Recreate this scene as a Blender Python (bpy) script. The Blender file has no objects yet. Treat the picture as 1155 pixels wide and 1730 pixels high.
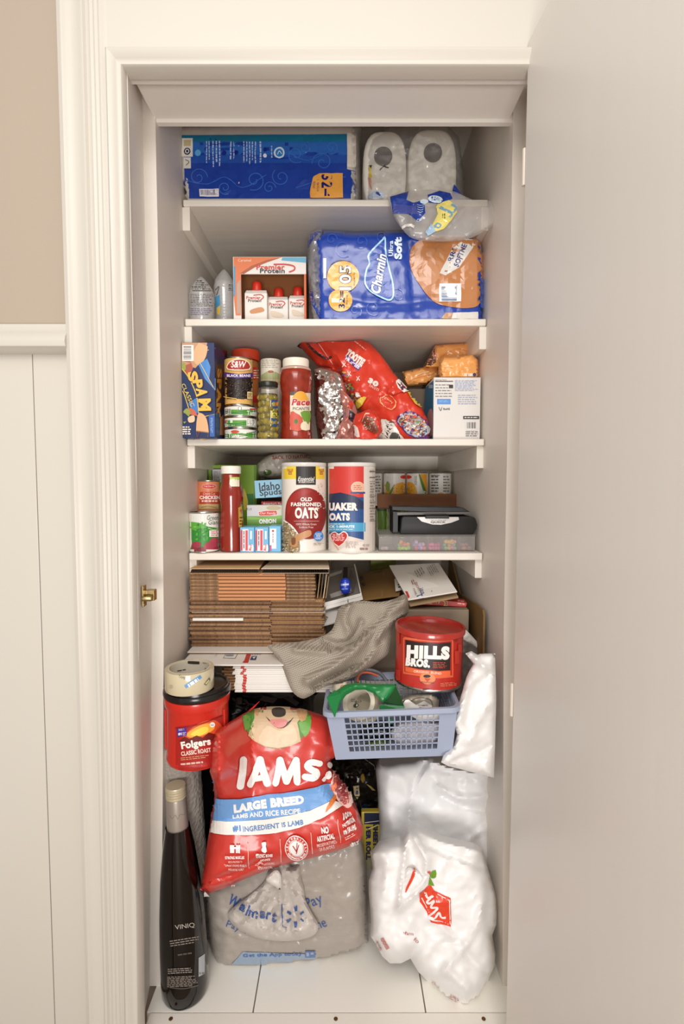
import bpy, bmesh, math, random
import numpy as np
from mathutils import Vector, noise, Matrix
from mathutils.bvhtree import BVHTree
from mathutils.geometry import delaunay_2d_cdt
R_ = random.Random(7)
SC = bpy.context.scene
COL = SC.collection

# ------------------------------------------------------------ camera
F, CX, CY = 875.0, 577.5, 865.0
TH = math.radians(3.3)
cth, sth = math.cos(TH), math.sin(TH)
CZ = 1.248
cam = bpy.data.cameras.new('camera')
cam.lens = F / 1730 * 36
cam.sensor_width = 36
cam.clip_start = 0.02
co = bpy.data.objects.new('camera', cam)
COL.objects.link(co)
co.location = (0, 0, CZ)
co.rotation_euler = (math.pi/2 - TH, 0, 0)
SC.camera = co
# ------------------------------------------------------------ world, lamps, exposure
w = bpy.data.worlds.new('room_light')
SC.world = w
w.use_nodes = True
w.node_tree.nodes['Background'].inputs[0].default_value = (1.0, 0.965, 0.925, 1)
w.node_tree.nodes['Background'].inputs[1].default_value = 0.60

def area(name, loc, rot, sx, sy, power, col):
    l = bpy.data.lights.new(name, 'AREA'); l.shape = 'RECTANGLE'
    l.size, l.size_y, l.energy, l.color = sx, sy, power, col
    o = bpy.data.objects.new(name, l); COL.objects.link(o)
    o.location = loc; o.rotation_euler = rot
    return o
area('ceiling_lamp', (-0.25, -0.35, 2.62), (math.radians(28), 0, 0), 1.3, 1.0, 12, (1, 0.965, 0.92))
area('high_fill', (-0.1, -1.1, 2.62), (math.radians(52), 0, 0), 1.4, 0.9, 26, (1, 0.965, 0.93))  # added fill from high behind the camera, lifts floor and upward faces
area('low_fill', (0.05, -1.35, CZ - 0.55), (math.radians(103), 0, 0), 0.8, 0.6, 36, (1, 0.97, 0.94))  # unseen fill added low behind the camera to brighten shelf undersides
SC.view_settings.view_transform = 'Standard'
SC.view_settings.look = 'None'
SC.view_settings.exposure = -0.08
SC.cycles.max_bounces = 16
SC.cycles.diffuse_bounces = 10
SC.cycles.transparent_max_bounces = 16
SC.view_settings.gamma = 1.0
SC.view_settings.use_curve_mapping = False

# ------------------------------------------------------------ helpers: pixel <-> place
def kk(py):
    t = (CY - py) / F
    return cth + t * sth
def zz(py, D):
    t = (CY - py) / F
    return CZ + D * (t * cth - sth) / (cth + t * sth)
def xx(px, py, D):
    return (px - CX) * D / (F * kk(py))
def P(px, py, D):
    return (xx(px, py, D), D, zz(py, D))
def ypx(z, D):
    r = (z - CZ) / D
    t = (r * cth + sth) / (cth - r * sth)
    return CY - t * F

# ------------------------------------------------------------ materials
def lin(h):
    if not isinstance(h, str): return tuple(h)
    h = h.lstrip('#')
    c = [int(h[i:i+2], 16) / 255 for i in (0, 2, 4)]
    return tuple(v / 12.92 if v <= 0.04045 else ((v + 0.055) / 1.055) ** 2.4 for v in c)
MATS = {}
def mat(name, col='#ffffff', rough=0.5, metal=0.0, spec=0.5, bump=0, bscale=40, stretch=(1, 1, 1), trans=0, ior=1.45,
        var=0, vscale=8, coat=0, bdist=0.002, sss=0, ridged=False):
    if name in MATS: return MATS[name]
    m = bpy.data.materials.new(name); m.use_nodes = True
    nt = m.node_tree; b = nt.nodes['Principled BSDF']
    c = lin(col)
    b.inputs['Base Color'].default_value = (*c, 1)
    b.inputs['Roughness'].default_value = rough
    b.inputs['Metallic'].default_value = metal
    b.inputs['Specular IOR Level'].default_value = spec
    b.inputs['Transmission Weight'].default_value = trans
    b.inputs['IOR'].default_value = ior
    b.inputs['Coat Weight'].default_value = coat
    b.inputs['Coat Roughness'].default_value = 0.08
    if sss:
        b.inputs['Subsurface Weight'].default_value = sss
        b.inputs['Subsurface Radius'].default_value = (.02, .02, .02)
        b.inputs['Subsurface Scale'].default_value = 0.5
    if bump or var:
        tc = nt.nodes.new('ShaderNodeTexCoord'); mp = nt.nodes.new('ShaderNodeMapping')
        mp.inputs['Scale'].default_value = stretch
        nt.links.new(tc.outputs['Object'], mp.inputs['Vector'])
    if bump:
        n = nt.nodes.new('ShaderNodeTexNoise'); n.inputs['Scale'].default_value = bscale
        n.inputs['Detail'].default_value = 5
        if ridged:
            n.noise_type = 'RIDGED_MULTIFRACTAL'
        nt.links.new(mp.outputs[0], n.inputs['Vector'])
        bp = nt.nodes.new('ShaderNodeBump'); bp.inputs['Strength'].default_value = bump
        bp.inputs['Distance'].default_value = bdist
        nt.links.new(n.outputs[0], bp.inputs['Height']); nt.links.new(bp.outputs[0], b.inputs['Normal'])
    if var:
        n2 = nt.nodes.new('ShaderNodeTexNoise'); n2.inputs['Scale'].default_value = vscale
        n2.inputs['Detail'].default_value = 6
        nt.links.new(mp.outputs[0], n2.inputs['Vector'])
        rp = nt.nodes.new('ShaderNodeValToRGB')
        rp.color_ramp.elements[0].color = (*[max(0, v * (1 - var)) for v in c], 1)
        rp.color_ramp.elements[1].color = (*[min(1, v * (1 + var)) for v in c], 1)
        rp.color_ramp.elements[0].position = 0.3; rp.color_ramp.elements[1].position = 0.7
        nt.links.new(n2.outputs[0], rp.inputs[0]); nt.links.new(rp.outputs[0], b.inputs['Base Color'])
    MATS[name] = m
    return m
def film(name, tint='#ffffff', dens=0.12, milky=0.1, bscale=30, bump=0.7, rough=0.12, stretch=(1, 1, 1)):
    """thin clear plastic: see-through, glossy, slightly milky"""
    if name in MATS: return MATS[name]
    m = bpy.data.materials.new(name); m.use_nodes = True
    nt = m.node_tree; nt.nodes.clear(); N = nt.nodes.new
    out = N('ShaderNodeOutputMaterial'); tr = N('ShaderNodeBsdfTransparent'); gl = N('ShaderNodeBsdfGlossy')
    df = N('ShaderNodeBsdfDiffuse'); m1 = N('ShaderNodeMixShader'); m2 = N('ShaderNodeMixShader'); lw = N('ShaderNodeLayerWeight')
    tc = N('ShaderNodeTexCoord'); mp = N('ShaderNodeMapping'); ns = N('ShaderNodeTexNoise'); bp = N('ShaderNodeBump')
    mp.inputs['Scale'].default_value = stretch
    ns.inputs['Scale'].default_value = bscale; ns.inputs['Detail'].default_value = 4
    ns.noise_type = 'RIDGED_MULTIFRACTAL'
    bp.inputs['Strength'].default_value = bump; bp.inputs['Distance'].default_value = 0.004
    lw.inputs['Blend'].default_value = 0.35
    c = (*lin(tint), 1)
    tr.inputs[0].default_value = (0.97, 0.97, 0.96, 1); df.inputs[0].default_value = c
    gl.inputs['Roughness'].default_value = rough
    L = nt.links.new
    L(tc.outputs['Object'], mp.inputs[0]); L(mp.outputs[0], ns.inputs['Vector']); L(ns.outputs[0], bp.inputs['Height'])
    L(bp.outputs[0], gl.inputs['Normal']); L(bp.outputs[0], lw.inputs['Normal'])
    ma = N('ShaderNodeMath'); ma.operation = 'MULTIPLY_ADD'; ma.inputs[1].default_value = 0.28; ma.inputs[2].default_value = dens*.45
    L(lw.outputs['Fresnel'], ma.inputs[0])
    m1.inputs[0].default_value = milky
    L(tr.outputs[0], m1.inputs[1]); L(df.outputs[0], m1.inputs[2])
    L(ma.outputs[0], m2.inputs[0]); L(m1.outputs[0], m2.inputs[1]); L(gl.outputs[0], m2.inputs[2])
    L(m2.outputs[0], out.inputs[0])
    MATS[name] = m
    return m
def printmat(name, rough, coat=0.0):
    m = bpy.data.materials.new(name); m.use_nodes = True
    nt = m.node_tree; b = nt.nodes['Principled BSDF']
    a = nt.nodes.new('ShaderNodeAttribute'); a.attribute_name = 'Ink'
    nt.links.new(a.outputs['Color'], b.inputs['Base Color'])
    b.inputs['Roughness'].default_value = rough; b.inputs['Coat Weight'].default_value = coat
    b.inputs['Coat Roughness'].default_value = 0.1
    return m
INK = printmat('printed_ink', 0.42); INKG = printmat('glossy_printed_ink', 0.2, 0.3)

WHITE = mat('white_paint', '#e6e1d9', 0.42, bump=0.25, bscale=60, stretch=(1, 1, .12), bdist=.001)
TRIMW = mat('white_trim_paint', '#c9c2b7', 0.38, bump=0.15, bscale=50, stretch=(1, 1, .08), bdist=.001)
SHELFW = mat('brushed_white_shelf_paint', '#e6dfd4', 0.38, bump=0.6, bscale=28, stretch=(.12, 1, 1), bdist=.002)
WALLP = mat('closet_wall_paint', '#e2dad0', 0.45, bump=0.3, bscale=26, stretch=(1, .4, .15), bdist=.0015)
TAN = mat('tan_wall_paint', '#aa9b8a', 0.6, bump=0.1, bscale=150)
KRAFT = mat('kraft_cardboard', '#b08458', 0.8, var=.12, vscale=20, bump=.15, bscale=200)
EDGE = mat('corrugated_edge', '#916c4b', 0.9, bump=1.0, bscale=220, var=.35, vscale=160)
CARDW = mat('white_mailer_card', '#e9e5de', 0.5)
BAGW = mat('white_plastic_bag', '#edebe9', 0.36, spec=.5, bump=.5, bscale=9, bdist=.005, ridged=True)

# ------------------------------------------------------------ helpers: meshes
class G:
    def __init__(s): s.v = []; s.f = []
    def add(s, v, f):
        o = len(s.v); s.v += [tuple(p) for p in v]; s.f += [tuple(i + o for i in q) for q in f]; return s
    def box(s, x0, x1, y0, y1, z0, z1):
        v = [(x, y, z) for z in (z0, z1) for y in (y0, y1) for x in (x0, x1)]
        return s.add(v, [(0, 2, 3, 1), (4, 5, 7, 6), (0, 1, 5, 4), (1, 3, 7, 5), (3, 2, 6, 7), (2, 0, 4, 6)])
    def obox(s, a, b, dep, z0, z1, lean=(0, 0)):
        """box whose front bottom edge runs from a to b (x, y), dep deep, leaning back at the top by lean"""
        dx, dy = b[0]-a[0], b[1]-a[1]; l = math.hypot(dx, dy); n = (-dy/l*dep, dx/l*dep)
        q = [a, b, (b[0]+n[0], b[1]+n[1]), (a[0]+n[0], a[1]+n[1])]
        v = [(x, y, z0) for x, y in q] + [(x+lean[0], y+lean[1], z1) for x, y in q]
        return s.add(v, [(0, 3, 2, 1), (4, 5, 6, 7), (0, 1, 5, 4), (1, 2, 6, 5), (2, 3, 7, 6), (3, 0, 4, 7)])
    def lathe(s, cx, cy, prof, seg=48, axis='z', cz=0, sq=1.0, a0=0, a1=2*math.pi):
        v = []; n = len(prof)
        for i in range(seg):
            a = 2*math.pi*i/seg
            for r, h in prof:
                c_, s_ = math.cos(a)*r, math.sin(a)*r*sq
                v.append((cx+c_, cy+s_, h) if axis == 'z' else (cx+c_, h, cz+s_) if axis == 'y' else (h, cy+c_, cz+s_))
        f = []
        for i in range(seg):
            j = (i+1) % seg
            for k in range(n-1): f.append((i*n+k, j*n+k, j*n+k+1, i*n+k+1))
        if prof[0][0] > 1e-6: f.append(tuple(i*n for i in range(seg-1, -1, -1)))
        if prof[-1][0] > 1e-6: f.append(tuple(i*n+n-1 for i in range(seg)))
        return s.add(v, f)
    def tube(s, pts, r, seg=8, cap=True):
        pts = [Vector(p) for p in pts]; v = []; f = []
        rr = r if isinstance(r, (list, tuple)) else [r]*len(pts)
        up = Vector((0.3, 0.2, 1)).normalized()
        for i, p in enumerate(pts):
            d = (pts[min(i+1, len(pts)-1)] - pts[max(i-1, 0)]).normalized()
            a = d.cross(up)
            if a.length < .05: a = d.cross(Vector((1, 0, 0)))
            a.normalize(); b = d.cross(a)
            for k in range(seg):
                t = 2*math.pi*k/seg; v.append(p + a*math.cos(t)*rr[i] + b*math.sin(t)*rr[i])
        for i in range(len(pts)-1):
            for k in range(seg):
                l = (k+1) % seg; f.append((i*seg+k, i*seg+l, (i+1)*seg+l, (i+1)*seg+k))
        if cap: f.append(tuple(range(seg-1, -1, -1))); f.append(tuple((len(pts)-1)*seg+k for k in range(seg)))
        return s.add(v, f)
    def prism(s, poly, y0, y1, taper=1.0):
        """poly: (x, z) outline, run back from y0 to y1"""
        n = len(poly); mx = sum(p[0] for p in poly)/n; mz = sum(p[1] for p in poly)/n
        v = [(x, y0, z) for x, z in poly] + [(mx+(x-mx)*taper, y1, mz+(z-mz)*taper) for x, z in poly]
        return s.add(v, [tuple(range(n)), tuple(range(2*n-1, n-1, -1))] + [(i, i+n, (i+1) % n+n, (i+1) % n) for i in range(n)])
    def slab(s, q, t):
        """plate whose face has the four corners q, thickness t away from the camera side"""
        q = [Vector(p) for p in q]; n = (q[1]-q[0]).cross(q[3]-q[0]).normalized()
        c_ = (q[0]+q[1]+q[2]+q[3])/4 - Vector((0, 0, CZ))
        if n.dot(c_) < 0: n = -n
        v = q + [p+n*t for p in q]
        return s.add(v, [(0, 1, 2, 3), (7, 6, 5, 4), (0, 4, 5, 1), (1, 5, 6, 2), (2, 6, 7, 3), (3, 7, 4, 0)])
    def grid(s, fn, nu, nv):
        v = [fn(i/nu, j/nv) for j in range(nv+1) for i in range(nu+1)]
        return s.add(v, [(j*(nu+1)+i, j*(nu+1)+i+1, (j+1)*(nu+1)+i+1, (j+1)*(nu+1)+i) for j in range(nv) for i in range(nu)])
    def rot(s, c, ang, axis='Y'):
        M = Matrix.Rotation(ang, 3, axis); c = Vector(c)
        s.v = [tuple(M @ (Vector(p)-c) + c) for p in s.v]; return s

ORG = {}
def thing(name, label, cat, loc, group=None, kind=None):
    o = bpy.data.objects.new(name, None); COL.objects.link(o)
    o.location = loc; o['label'] = label; o['category'] = cat; o.empty_display_size = .02
    if group: o['group'] = group
    if kind: o['kind'] = kind
    ORG[o.name] = Vector(loc)
    return o
def part(name, g, m, parent=None, smooth=False, bev=0, bseg=2, label=None, kind=None, fixn=True):
    org = ORG[parent.name] if parent is not None else Vector((0, 0, 0))
    me = bpy.data.meshes.new(name)
    bm = bmesh.new()
    vs = [bm.verts.new(Vector(p)-org) for p in g.v]
    for q in g.f:
        try: bm.faces.new([vs[i] for i in q])
        except ValueError: pass
    if fixn: bmesh.ops.recalc_face_normals(bm, faces=bm.faces)
    if bev:
        es = [e for e in bm.edges if len(e.link_faces) == 2 and e.calc_face_angle(0) > .5]
        bmesh.ops.bevel(bm, geom=es, offset=bev, segments=bseg, affect='EDGES', profile=.5)
    if smooth:
        for f in bm.faces: f.smooth = True
        for e in bm.edges:
            if len(e.link_faces) == 2 and e.calc_face_angle(0) > (0.7 if not bev else 1.3): e.smooth = False
    bm.to_mesh(me); bm.free()
    me.materials.append(m)
    o = bpy.data.objects.new(name, me); COL.objects.link(o)
    if parent is not None:
        o.parent = parent
    if label: o['label'] = label
    if kind: o['kind'] = kind
    ORG[o.name] = org
    g.ob = o
    return o
def tag(o, label, cat, group=None, kind=None):
    o['label'] = label; o['category'] = cat
    if group: o['group'] = group
    if kind: o['kind'] = kind
    return o
def struct(name, g, m, parent=None, **k):
    o = part(name, g, m, parent, **k)
    if parent is None: o['kind'] = 'structure'
    return o
def catmull(pts, n=6, closed=True):
    out = []; L = len(pts)
    rng = range(L) if closed else range(L-1)
    for i in rng:
        if closed: p = [pts[(i+k-1) % L] for k in range(4)]
        else: p = [pts[max(0, min(L-1, i+k-1))] for k in range(4)]
        for j in range(n):
            t = j/n; a = []
            for d in (0, 1):
                p0, p1, p2, p3 = (q[d] for q in p)
                a.append(.5*((2*p1)+(-p0+p2)*t+(2*p0-5*p1+4*p2-p3)*t*t+(-p0+3*p1-3*p2+p3)*t**3))
            out.append(tuple(a))
    if not closed: out.append(tuple(pts[-1]))
    return out
def segdist(X, Y, pts, closed=False):
    d = np.full(X.shape, 1e9)
    n = len(pts)
    for i in range(n if closed else n-1):
        (ax, ay), (bx, by) = pts[i][:2], pts[(i+1) % n][:2]
        dx, dy = bx-ax, by-ay; l = dx*dx+dy*dy + 1e-9
        t = np.clip(((X-ax)*dx+(Y-ay)*dy)/l, 0, 1)
        d = np.minimum(d, np.hypot(X-ax-t*dx, Y-ay-t*dy))
    return d
def inside(X, Y, pts):
    c = np.zeros(X.shape, bool); n = len(pts)
    for i in range(n):
        (ax, ay), (bx, by) = pts[i], pts[(i+1) % n]
        if ay == by: continue
        c ^= ((ay > Y) != (by > Y)) & (X < (bx-ax)*(Y-ay)/(by-ay)+ax)
    return c
def blob(sil, D, tf, tb, R=30, step=5, ridges=(), amp=0, scale=12, amp2=0, scale2=30, p=2.0, sm=True, zmin=None, zmax=None, seed=0, back=True, rim=8.0):
    """a soft body: outline sil, its rim at depth D (number or function), bulging tf forward and tb back, with folds and crumples"""
    if sm: sil = catmull(sil, 6)
    # resample rim
    out = []; n = len(sil)
    for i in range(n):
        a, b = sil[i], sil[(i+1) % n]; l = math.hypot(b[0]-a[0], b[1]-a[1])
        k = max(1, round(l/step)) if l > step*.4 else (1 if not out or math.hypot(out[-1][0]-a[0], out[-1][1]-a[1]) > step*.4 else 0)
        for j in range(k): out.append((a[0]+(b[0]-a[0])*j/k, a[1]+(b[1]-a[1])*j/k))
    sil = out
    xs = [q[0] for q in sil]; ys = [q[1] for q in sil]
    gx, gy = [], []
    y = min(ys); r = 0
    while y < max(ys):
        x = min(xs) + (step/2 if r % 2 else 0)
        while x < max(xs): gx.append(x); gy.append(y); x += step
        y += step*.866; r += 1
    gx = np.array(gx); gy = np.array(gy)
    d = segdist(gx, gy, sil, True)
    k = inside(gx, gy, sil) & (d > step*.55)
    pts = [Vector(q) for q in sil] + [Vector((a, b)) for a, b in zip(gx[k], gy[k])]
    nb = len(sil)
    V, E, Fc, *_ = delaunay_2d_cdt(pts, [], [list(range(nb))], 1, 1e-4)
    X = np.array([v[0] for v in V]); Y = np.array([v[1] for v in V])
    dd = segdist(X, Y, sil, True); dd[dd < 1e-3] = 0
    t = np.clip(dd/R, 0, 1)
    prof = (1-(1-t)**p)**(1/p)
    h = tf*prof
    env = np.clip(dd/rim, 0, 1)
    for rd in ridges:
        q, wd, hh = rd
        q = catmull(q, 4, False) if len(q) > 2 else q
        h = h + hh*np.exp(-(segdist(X, Y, q)/wd)**2)*env
    if amp or amp2:
        nz = np.empty(len(V))
        for i, v in enumerate(V):
            a = Vector((v[0]/100*scale/4, v[1]/100*scale/4, seed))
            nz[i] = amp*noise.noise(a) + (amp2*(0.5-abs(noise.noise(Vector((v[0]/100*scale2/4, v[1]/100*scale2/4, seed+9.5)))+.25*noise.noise(a*5))*2) if amp2 else 0)
        h = h + nz*env
    Df = D if callable(D) else (lambda x, y: D)
    front = []; bk = []
    for i, v in enumerate(V):
        d0 = Df(v[0], v[1]); q = P(v[0], v[1], d0-h[i])
        if zmin is not None and q[2] < zmin: q = (q[0], q[1], zmin)
        if zmax is not None and q[2] > zmax: q = (q[0], q[1], zmax)
        front.append(q)
        if back:
            q = P(v[0], v[1], d0); q = (q[0], d0 + tb*prof[i]+.0005, q[2])
            if zmin is not None and q[2] < zmin: q = (q[0], q[1], zmin)
            if zmax is not None and q[2] > zmax: q = (q[0], q[1], zmax)
            bk.append(q)
    g = G(); N = len(V)
    fs = []
    for q in Fc:
        a, b, c_ = (V[j] for j in q[:3])
        fs.append(tuple(q) if (b[0]-a[0])*(c_[1]-a[1])-(b[1]-a[1])*(c_[0]-a[0]) < 0 else tuple(reversed(q)))
    if not back:
        return g.add(front, fs)
    isb = dd < 1e-3
    idx = {i: (i if isb[i] else N+i) for i in range(N)}
    g.v = front + bk
    g.f = fs + [tuple(idx[j] for j in reversed(q)) for q in fs]
    return g
def pbox(x0, x1, yt, D, dep, zb, ym=None):
    """upright box: its front face seen from px x0 to x1 with its top at yt, standing at height zb"""
    ym = ym or yt
    zt = zz(yt, D)
    return G().box(xx(x0, ym, D), xx(x1, ym, D), D, D+dep, zb, zt)
def pcyl(x0, x1, yt, D, zb, ym=None):
    ym = ym or (yt+ypx(zb, D))/2
    cx = xx((x0+x1)/2, ym, D); r = (x1-x0)/2*D/(F*kk(ym))*.985
    return cx, r, zz(yt, D-r)

# ------------------------------------------------------------ helpers: print laid on surfaces
TXT = {}
def textmesh(s, bold, shear):
    key = (s, bold, shear)
    if key in TXT: return TXT[key]
    c = bpy.data.curves.new('t', 'FONT'); c.body = s; c.size = 1; c.resolution_u = 3
    c.offset = bold; c.shear = shear; c.space_character = 1 + bold*1.6; c.space_line = .8; c.align_x = 'CENTER'
    o = bpy.data.objects.new('t', c); COL.objects.link(o)
    bpy.context.view_layer.update()
    me = o.evaluated_get(bpy.context.evaluated_depsgraph_get()).to_mesh()
    v = [(q.co.x, q.co.y) for q in me.vertices]; f = [tuple(q.vertices) for q in me.polygons]
    bpy.data.objects.remove(o); bpy.data.curves.remove(c)
    x0 = min(q[0] for q in v); x1 = max(q[0] for q in v); y0 = min(q[1] for q in v); y1 = max(q[1] for q in v)
    v = [((q[0]-x0)/(x1-x0)-.5, (q[1]-y0)/(y1-y0)-.5) for q in v]
    TXT[key] = (v, f); return TXT[key]
class Pr:
    def __init__(s, gs, step=None, off=.0004, dl=.00012):
        if not isinstance(gs, (list, tuple)): gs = [gs]
        v, f = [], []
        s.host = getattr(gs[0], 'ob', None)
        for g in gs:
            o = len(v); v += g.v; f += [tuple(i+o for i in q) for q in g.f]
        s.b = BVHTree.FromPolygons([Vector(q) for q in v], f)
        s.step, s.off, s.dl = step, off, dl; s.V, s.F, s.C = [], [], []; s.ray = {}
    def cast(s, x, y):
        k = (round(x, 2), round(y, 2))
        if k not in s.ray:
            o = Vector((0, 0, CZ)); d = (Vector(P(x, y, 1.0))-o).normalized()
            h = s.b.ray_cast(o, d)
            s.ray[k] = None if h[0] is None else (h[0], h[1] if h[1].dot(d) < 0 else -h[1])
        return s.ray[k]
    def mesh(s, v, f, col):
        if not v: return
        st = s.step
        x0 = min(q[0] for q in v); x1 = max(q[0] for q in v); y0 = min(q[1] for q in v); y1 = max(q[1] for q in v)
        if st and max(x1-x0, y1-y0) > st*1.2:
            bm = bmesh.new(); vs = [bm.verts.new((q[0], q[1], 0)) for q in v]
            for q in f:
                try: bm.faces.new([vs[i] for i in q])
                except ValueError: pass
            for ax, lo, hi in ((0, x0, x1), (1, y0, y1)):
                k = math.ceil(lo/st+.01)
                while k*st < hi-.01:
                    pc = [0, 0, 0]; pn = [0, 0, 0]; pc[ax] = k*st; pn[ax] = 1
                    bmesh.ops.bisect_plane(bm, geom=bm.verts[:]+bm.edges[:]+bm.faces[:], plane_co=pc, plane_no=pn, dist=1e-4)
                    k += 1
            bm.verts.index_update()
            v = [(q.co.x, q.co.y) for q in bm.verts]; f = [tuple(a.index for a in q.verts) for q in bm.faces]
            bm.free()
        o = len(s.V); ok = []
        for q in v:
            h = s.cast(*q)
            ok.append(h is not None)
            s.V.append(h[0]+h[1]*s.off if h else Vector((0, 0, 0)))
        c = lin(col)
        for q in f:
            if all(ok[i] for i in q): s.F.append(tuple(i+o for i in q)); s.C.append(c)
        s.off += s.dl
    def Q(s, pts, col, sm=0):
        if sm: pts = catmull(pts, sm)
        V, E, Fc, *_ = delaunay_2d_cdt([Vector(q) for q in pts], [], [list(range(len(pts)))], 1, 1e-4)
        s.mesh([tuple(q) for q in V], [tuple(q) for q in Fc], col); return s
    def R(s, x0, y0, x1, y1, col, rot=0):
        cx, cy = (x0+x1)/2, (y0+y1)/2; a = -math.radians(rot); c_, s_ = math.cos(a), math.sin(a)
        pts = [(cx+(x-cx)*c_-(y-cy)*s_, cy+(x-cx)*s_+(y-cy)*c_) for x, y in ((x0, y0), (x1, y0), (x1, y1), (x0, y1))]
        s.mesh(pts, [(0, 1, 2, 3)], col); return s
    def E(s, cx, cy, rx, ry, col, rot=0, n=28):
        a = -math.radians(rot); pts = []
        for i in range(n):
            t = 2*math.pi*i/n; x, y = rx*math.cos(t), ry*math.sin(t)
            pts.append((cx+x*math.cos(a)-y*math.sin(a), cy+x*math.sin(a)+y*math.cos(a)))
        s.mesh(pts, [tuple(range(n))], col); return s
    def T(s, tx, cx, cy, w, h, col, rot=0, bold=0.0, shear=0.0):
        v, f = textmesh(tx, bold, shear); a = math.radians(rot); c_, s_ = math.cos(a), math.sin(a)
        s.mesh([(cx+q[0]*w*c_-q[1]*h*s_, cy-(q[0]*w*s_+q[1]*h*c_)) for q in v], f, col); return s
    def W(s, pts, wd, col, sm=5, closed=False, rnd=True):
        """a pen stroke"""
        if sm and len(pts) > 2: pts = catmull(pts, sm, closed)
        if closed: pts = pts + [pts[0]]
        L_, R2 = [], []
        for i, q in enumerate(pts):
            a, b = pts[max(0, i-1)], pts[min(len(pts)-1, i+1)]
            if closed and i in (0, len(pts)-1): a, b = pts[-2], pts[1]
            dx, dy = b[0]-a[0], b[1]-a[1]; l = math.hypot(dx, dy)+1e-9
            L_.append((q[0]-dy/l*wd/2, q[1]+dx/l*wd/2)); R2.append((q[0]+dy/l*wd/2, q[1]-dx/l*wd/2))
        n = len(pts)
        s.mesh(L_+R2, [(i, i+1, n+i+1, n+i) for i in range(n-1)], col)
        if rnd and wd > 4:
            for q in (pts[0], pts[-1]): s.off -= s.dl*.5; s.E(q[0], q[1], wd/2, wd/2, col, n=14)
        return s
    def L(s, x0, y0, x1, y1, n, col, vert=False, th=.45, rot=0):
        """lines of print too small to read"""
        v, f = [], []; rr = random.Random(int(x0*7+y0))
        cx, cy = (x0+x1)/2, (y0+y1)/2; a = -math.radians(rot); c_, s_ = math.cos(a), math.sin(a)
        A, B, lo, hi = (y0, y1, x0, x1) if not vert else (x0, x1, y0, y1)
        for i in range(n):
            u = A+(B-A)*(i+.5)/n; hh = (B-A)/n*th/2; p_ = lo
            end = hi-(hi-lo)*rr.random()*.25
            while p_ < end:
                e = min(end, p_+rr.uniform(2.5, 8)); q = [(p_, u-hh), (e, u-hh), (e, u+hh), (p_, u+hh)]
                if vert: q = [(b, a_) for a_, b in q]
                q = [(cx+(x-cx)*c_-(y-cy)*s_, cy+(x-cx)*s_+(y-cy)*c_) for x, y in q]
                o = len(v); v += q; f.append((o, o+1, o+2, o+3)); p_ = e+1.3
        st, s.step = s.step, (s.step if s.step and s.step < 5 else None)
        s.mesh(v, f, col); s.step = st; return s
    def B(s, x0, y0, x1, y1, horiz=False, bg='#f4f2ee', fg='#222222'):
        s.R(x0, y0, x1, y1, bg); v, f = [], []; rr = random.Random(int(x0+y0))
        lo, hi = (x0, x1) if not horiz else (y0, y1); m = (hi-lo)*.08; p_ = lo+m
        while p_ < hi-m:
            e = p_+rr.choice((.5, .8, 1.2)); a, b = ((y0, y1) if not horiz else (x0, x1)); k = (b-a)*.1
            q = [(p_, a+k), (e, a+k), (e, b-k*2), (p_, b-k*2)]
            if horiz: q = [(b_, a_) for a_, b_ in q]
            o = len(v); v += q; f.append((o, o+1, o+2, o+3)); p_ = e+rr.choice((.6, .9, 1.3))
        st, s.step = s.step, None; s.mesh(v, f, fg); s.step = st; return s
    def build(s, parent, name='printed_label', m=None, label=None, kind=None):
        org = ORG[parent.name]; me = bpy.data.meshes.new(name)
        used = sorted({i for q in s.F for i in q}); mp = {o: i for i, o in enumerate(used)}
        me.from_pydata([s.V[i]-org for i in used], [], [tuple(mp[i] for i in q) for q in s.F])
        ca = me.color_attributes.new('Ink', 'FLOAT_COLOR', 'CORNER')
        buf = []
        for q, c in zip(s.F, s.C):
            for _ in q: buf += [c[0], c[1], c[2], 1]
        ca.data.foreach_set('color', buf); me.update()
        me.materials.append(m or INK)
        o = bpy.data.objects.new(name, me); COL.objects.link(o); ORG[o.name] = org
        o.parent = s.host if s.host is not None and s.host.parent == parent else parent
        if label: o['label'] = label
        if kind: o['kind'] = kind
        return o

# ============================================================ the setting
XL, XR, YB = -0.417, 0.383, 2.0        # closet inside
DS = 1.40                               # shelf fronts
# closet side walls follow the slightly crooked old frame: (z, left, right)
ST = [(2.3, -.420, .385), (1.3, -.420, .385), (0.9, -.424, .385), (0.0, -.448, .398)]
def wallsheet(side, y0, y1, th):
    g = G(); i = 1 if side < 0 else 2
    for (z1, *a), (z0, *b) in zip(ST[:-1], ST[1:]):
        xa, xb = a[i-1], b[i-1]
        v = [(x+dx, y, z) for z, x in ((z0, xb), (z1, xa)) for y in (y0, y1) for dx in (0, side*th)]
        g.add(v, [(0, 1, 3, 2), (4, 6, 7, 5), (0, 4, 5, 1), (1, 5, 7, 3), (3, 7, 6, 2), (2, 6, 4, 0)])
    return g
struct('wall_left', wallsheet(-1, 1.215, YB+.05, .04), WALLP)
struct('wall_right', wallsheet(1, 1.215, YB+.05, .04), WALLP)
struct('wall_back', G().box(-.5, .45, YB, YB+.04, 0, 2.3), WALLP)
struct('ceiling', G().box(-.5, .45, 1.235, YB, 2.29, 2.33), WALLP)
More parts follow.
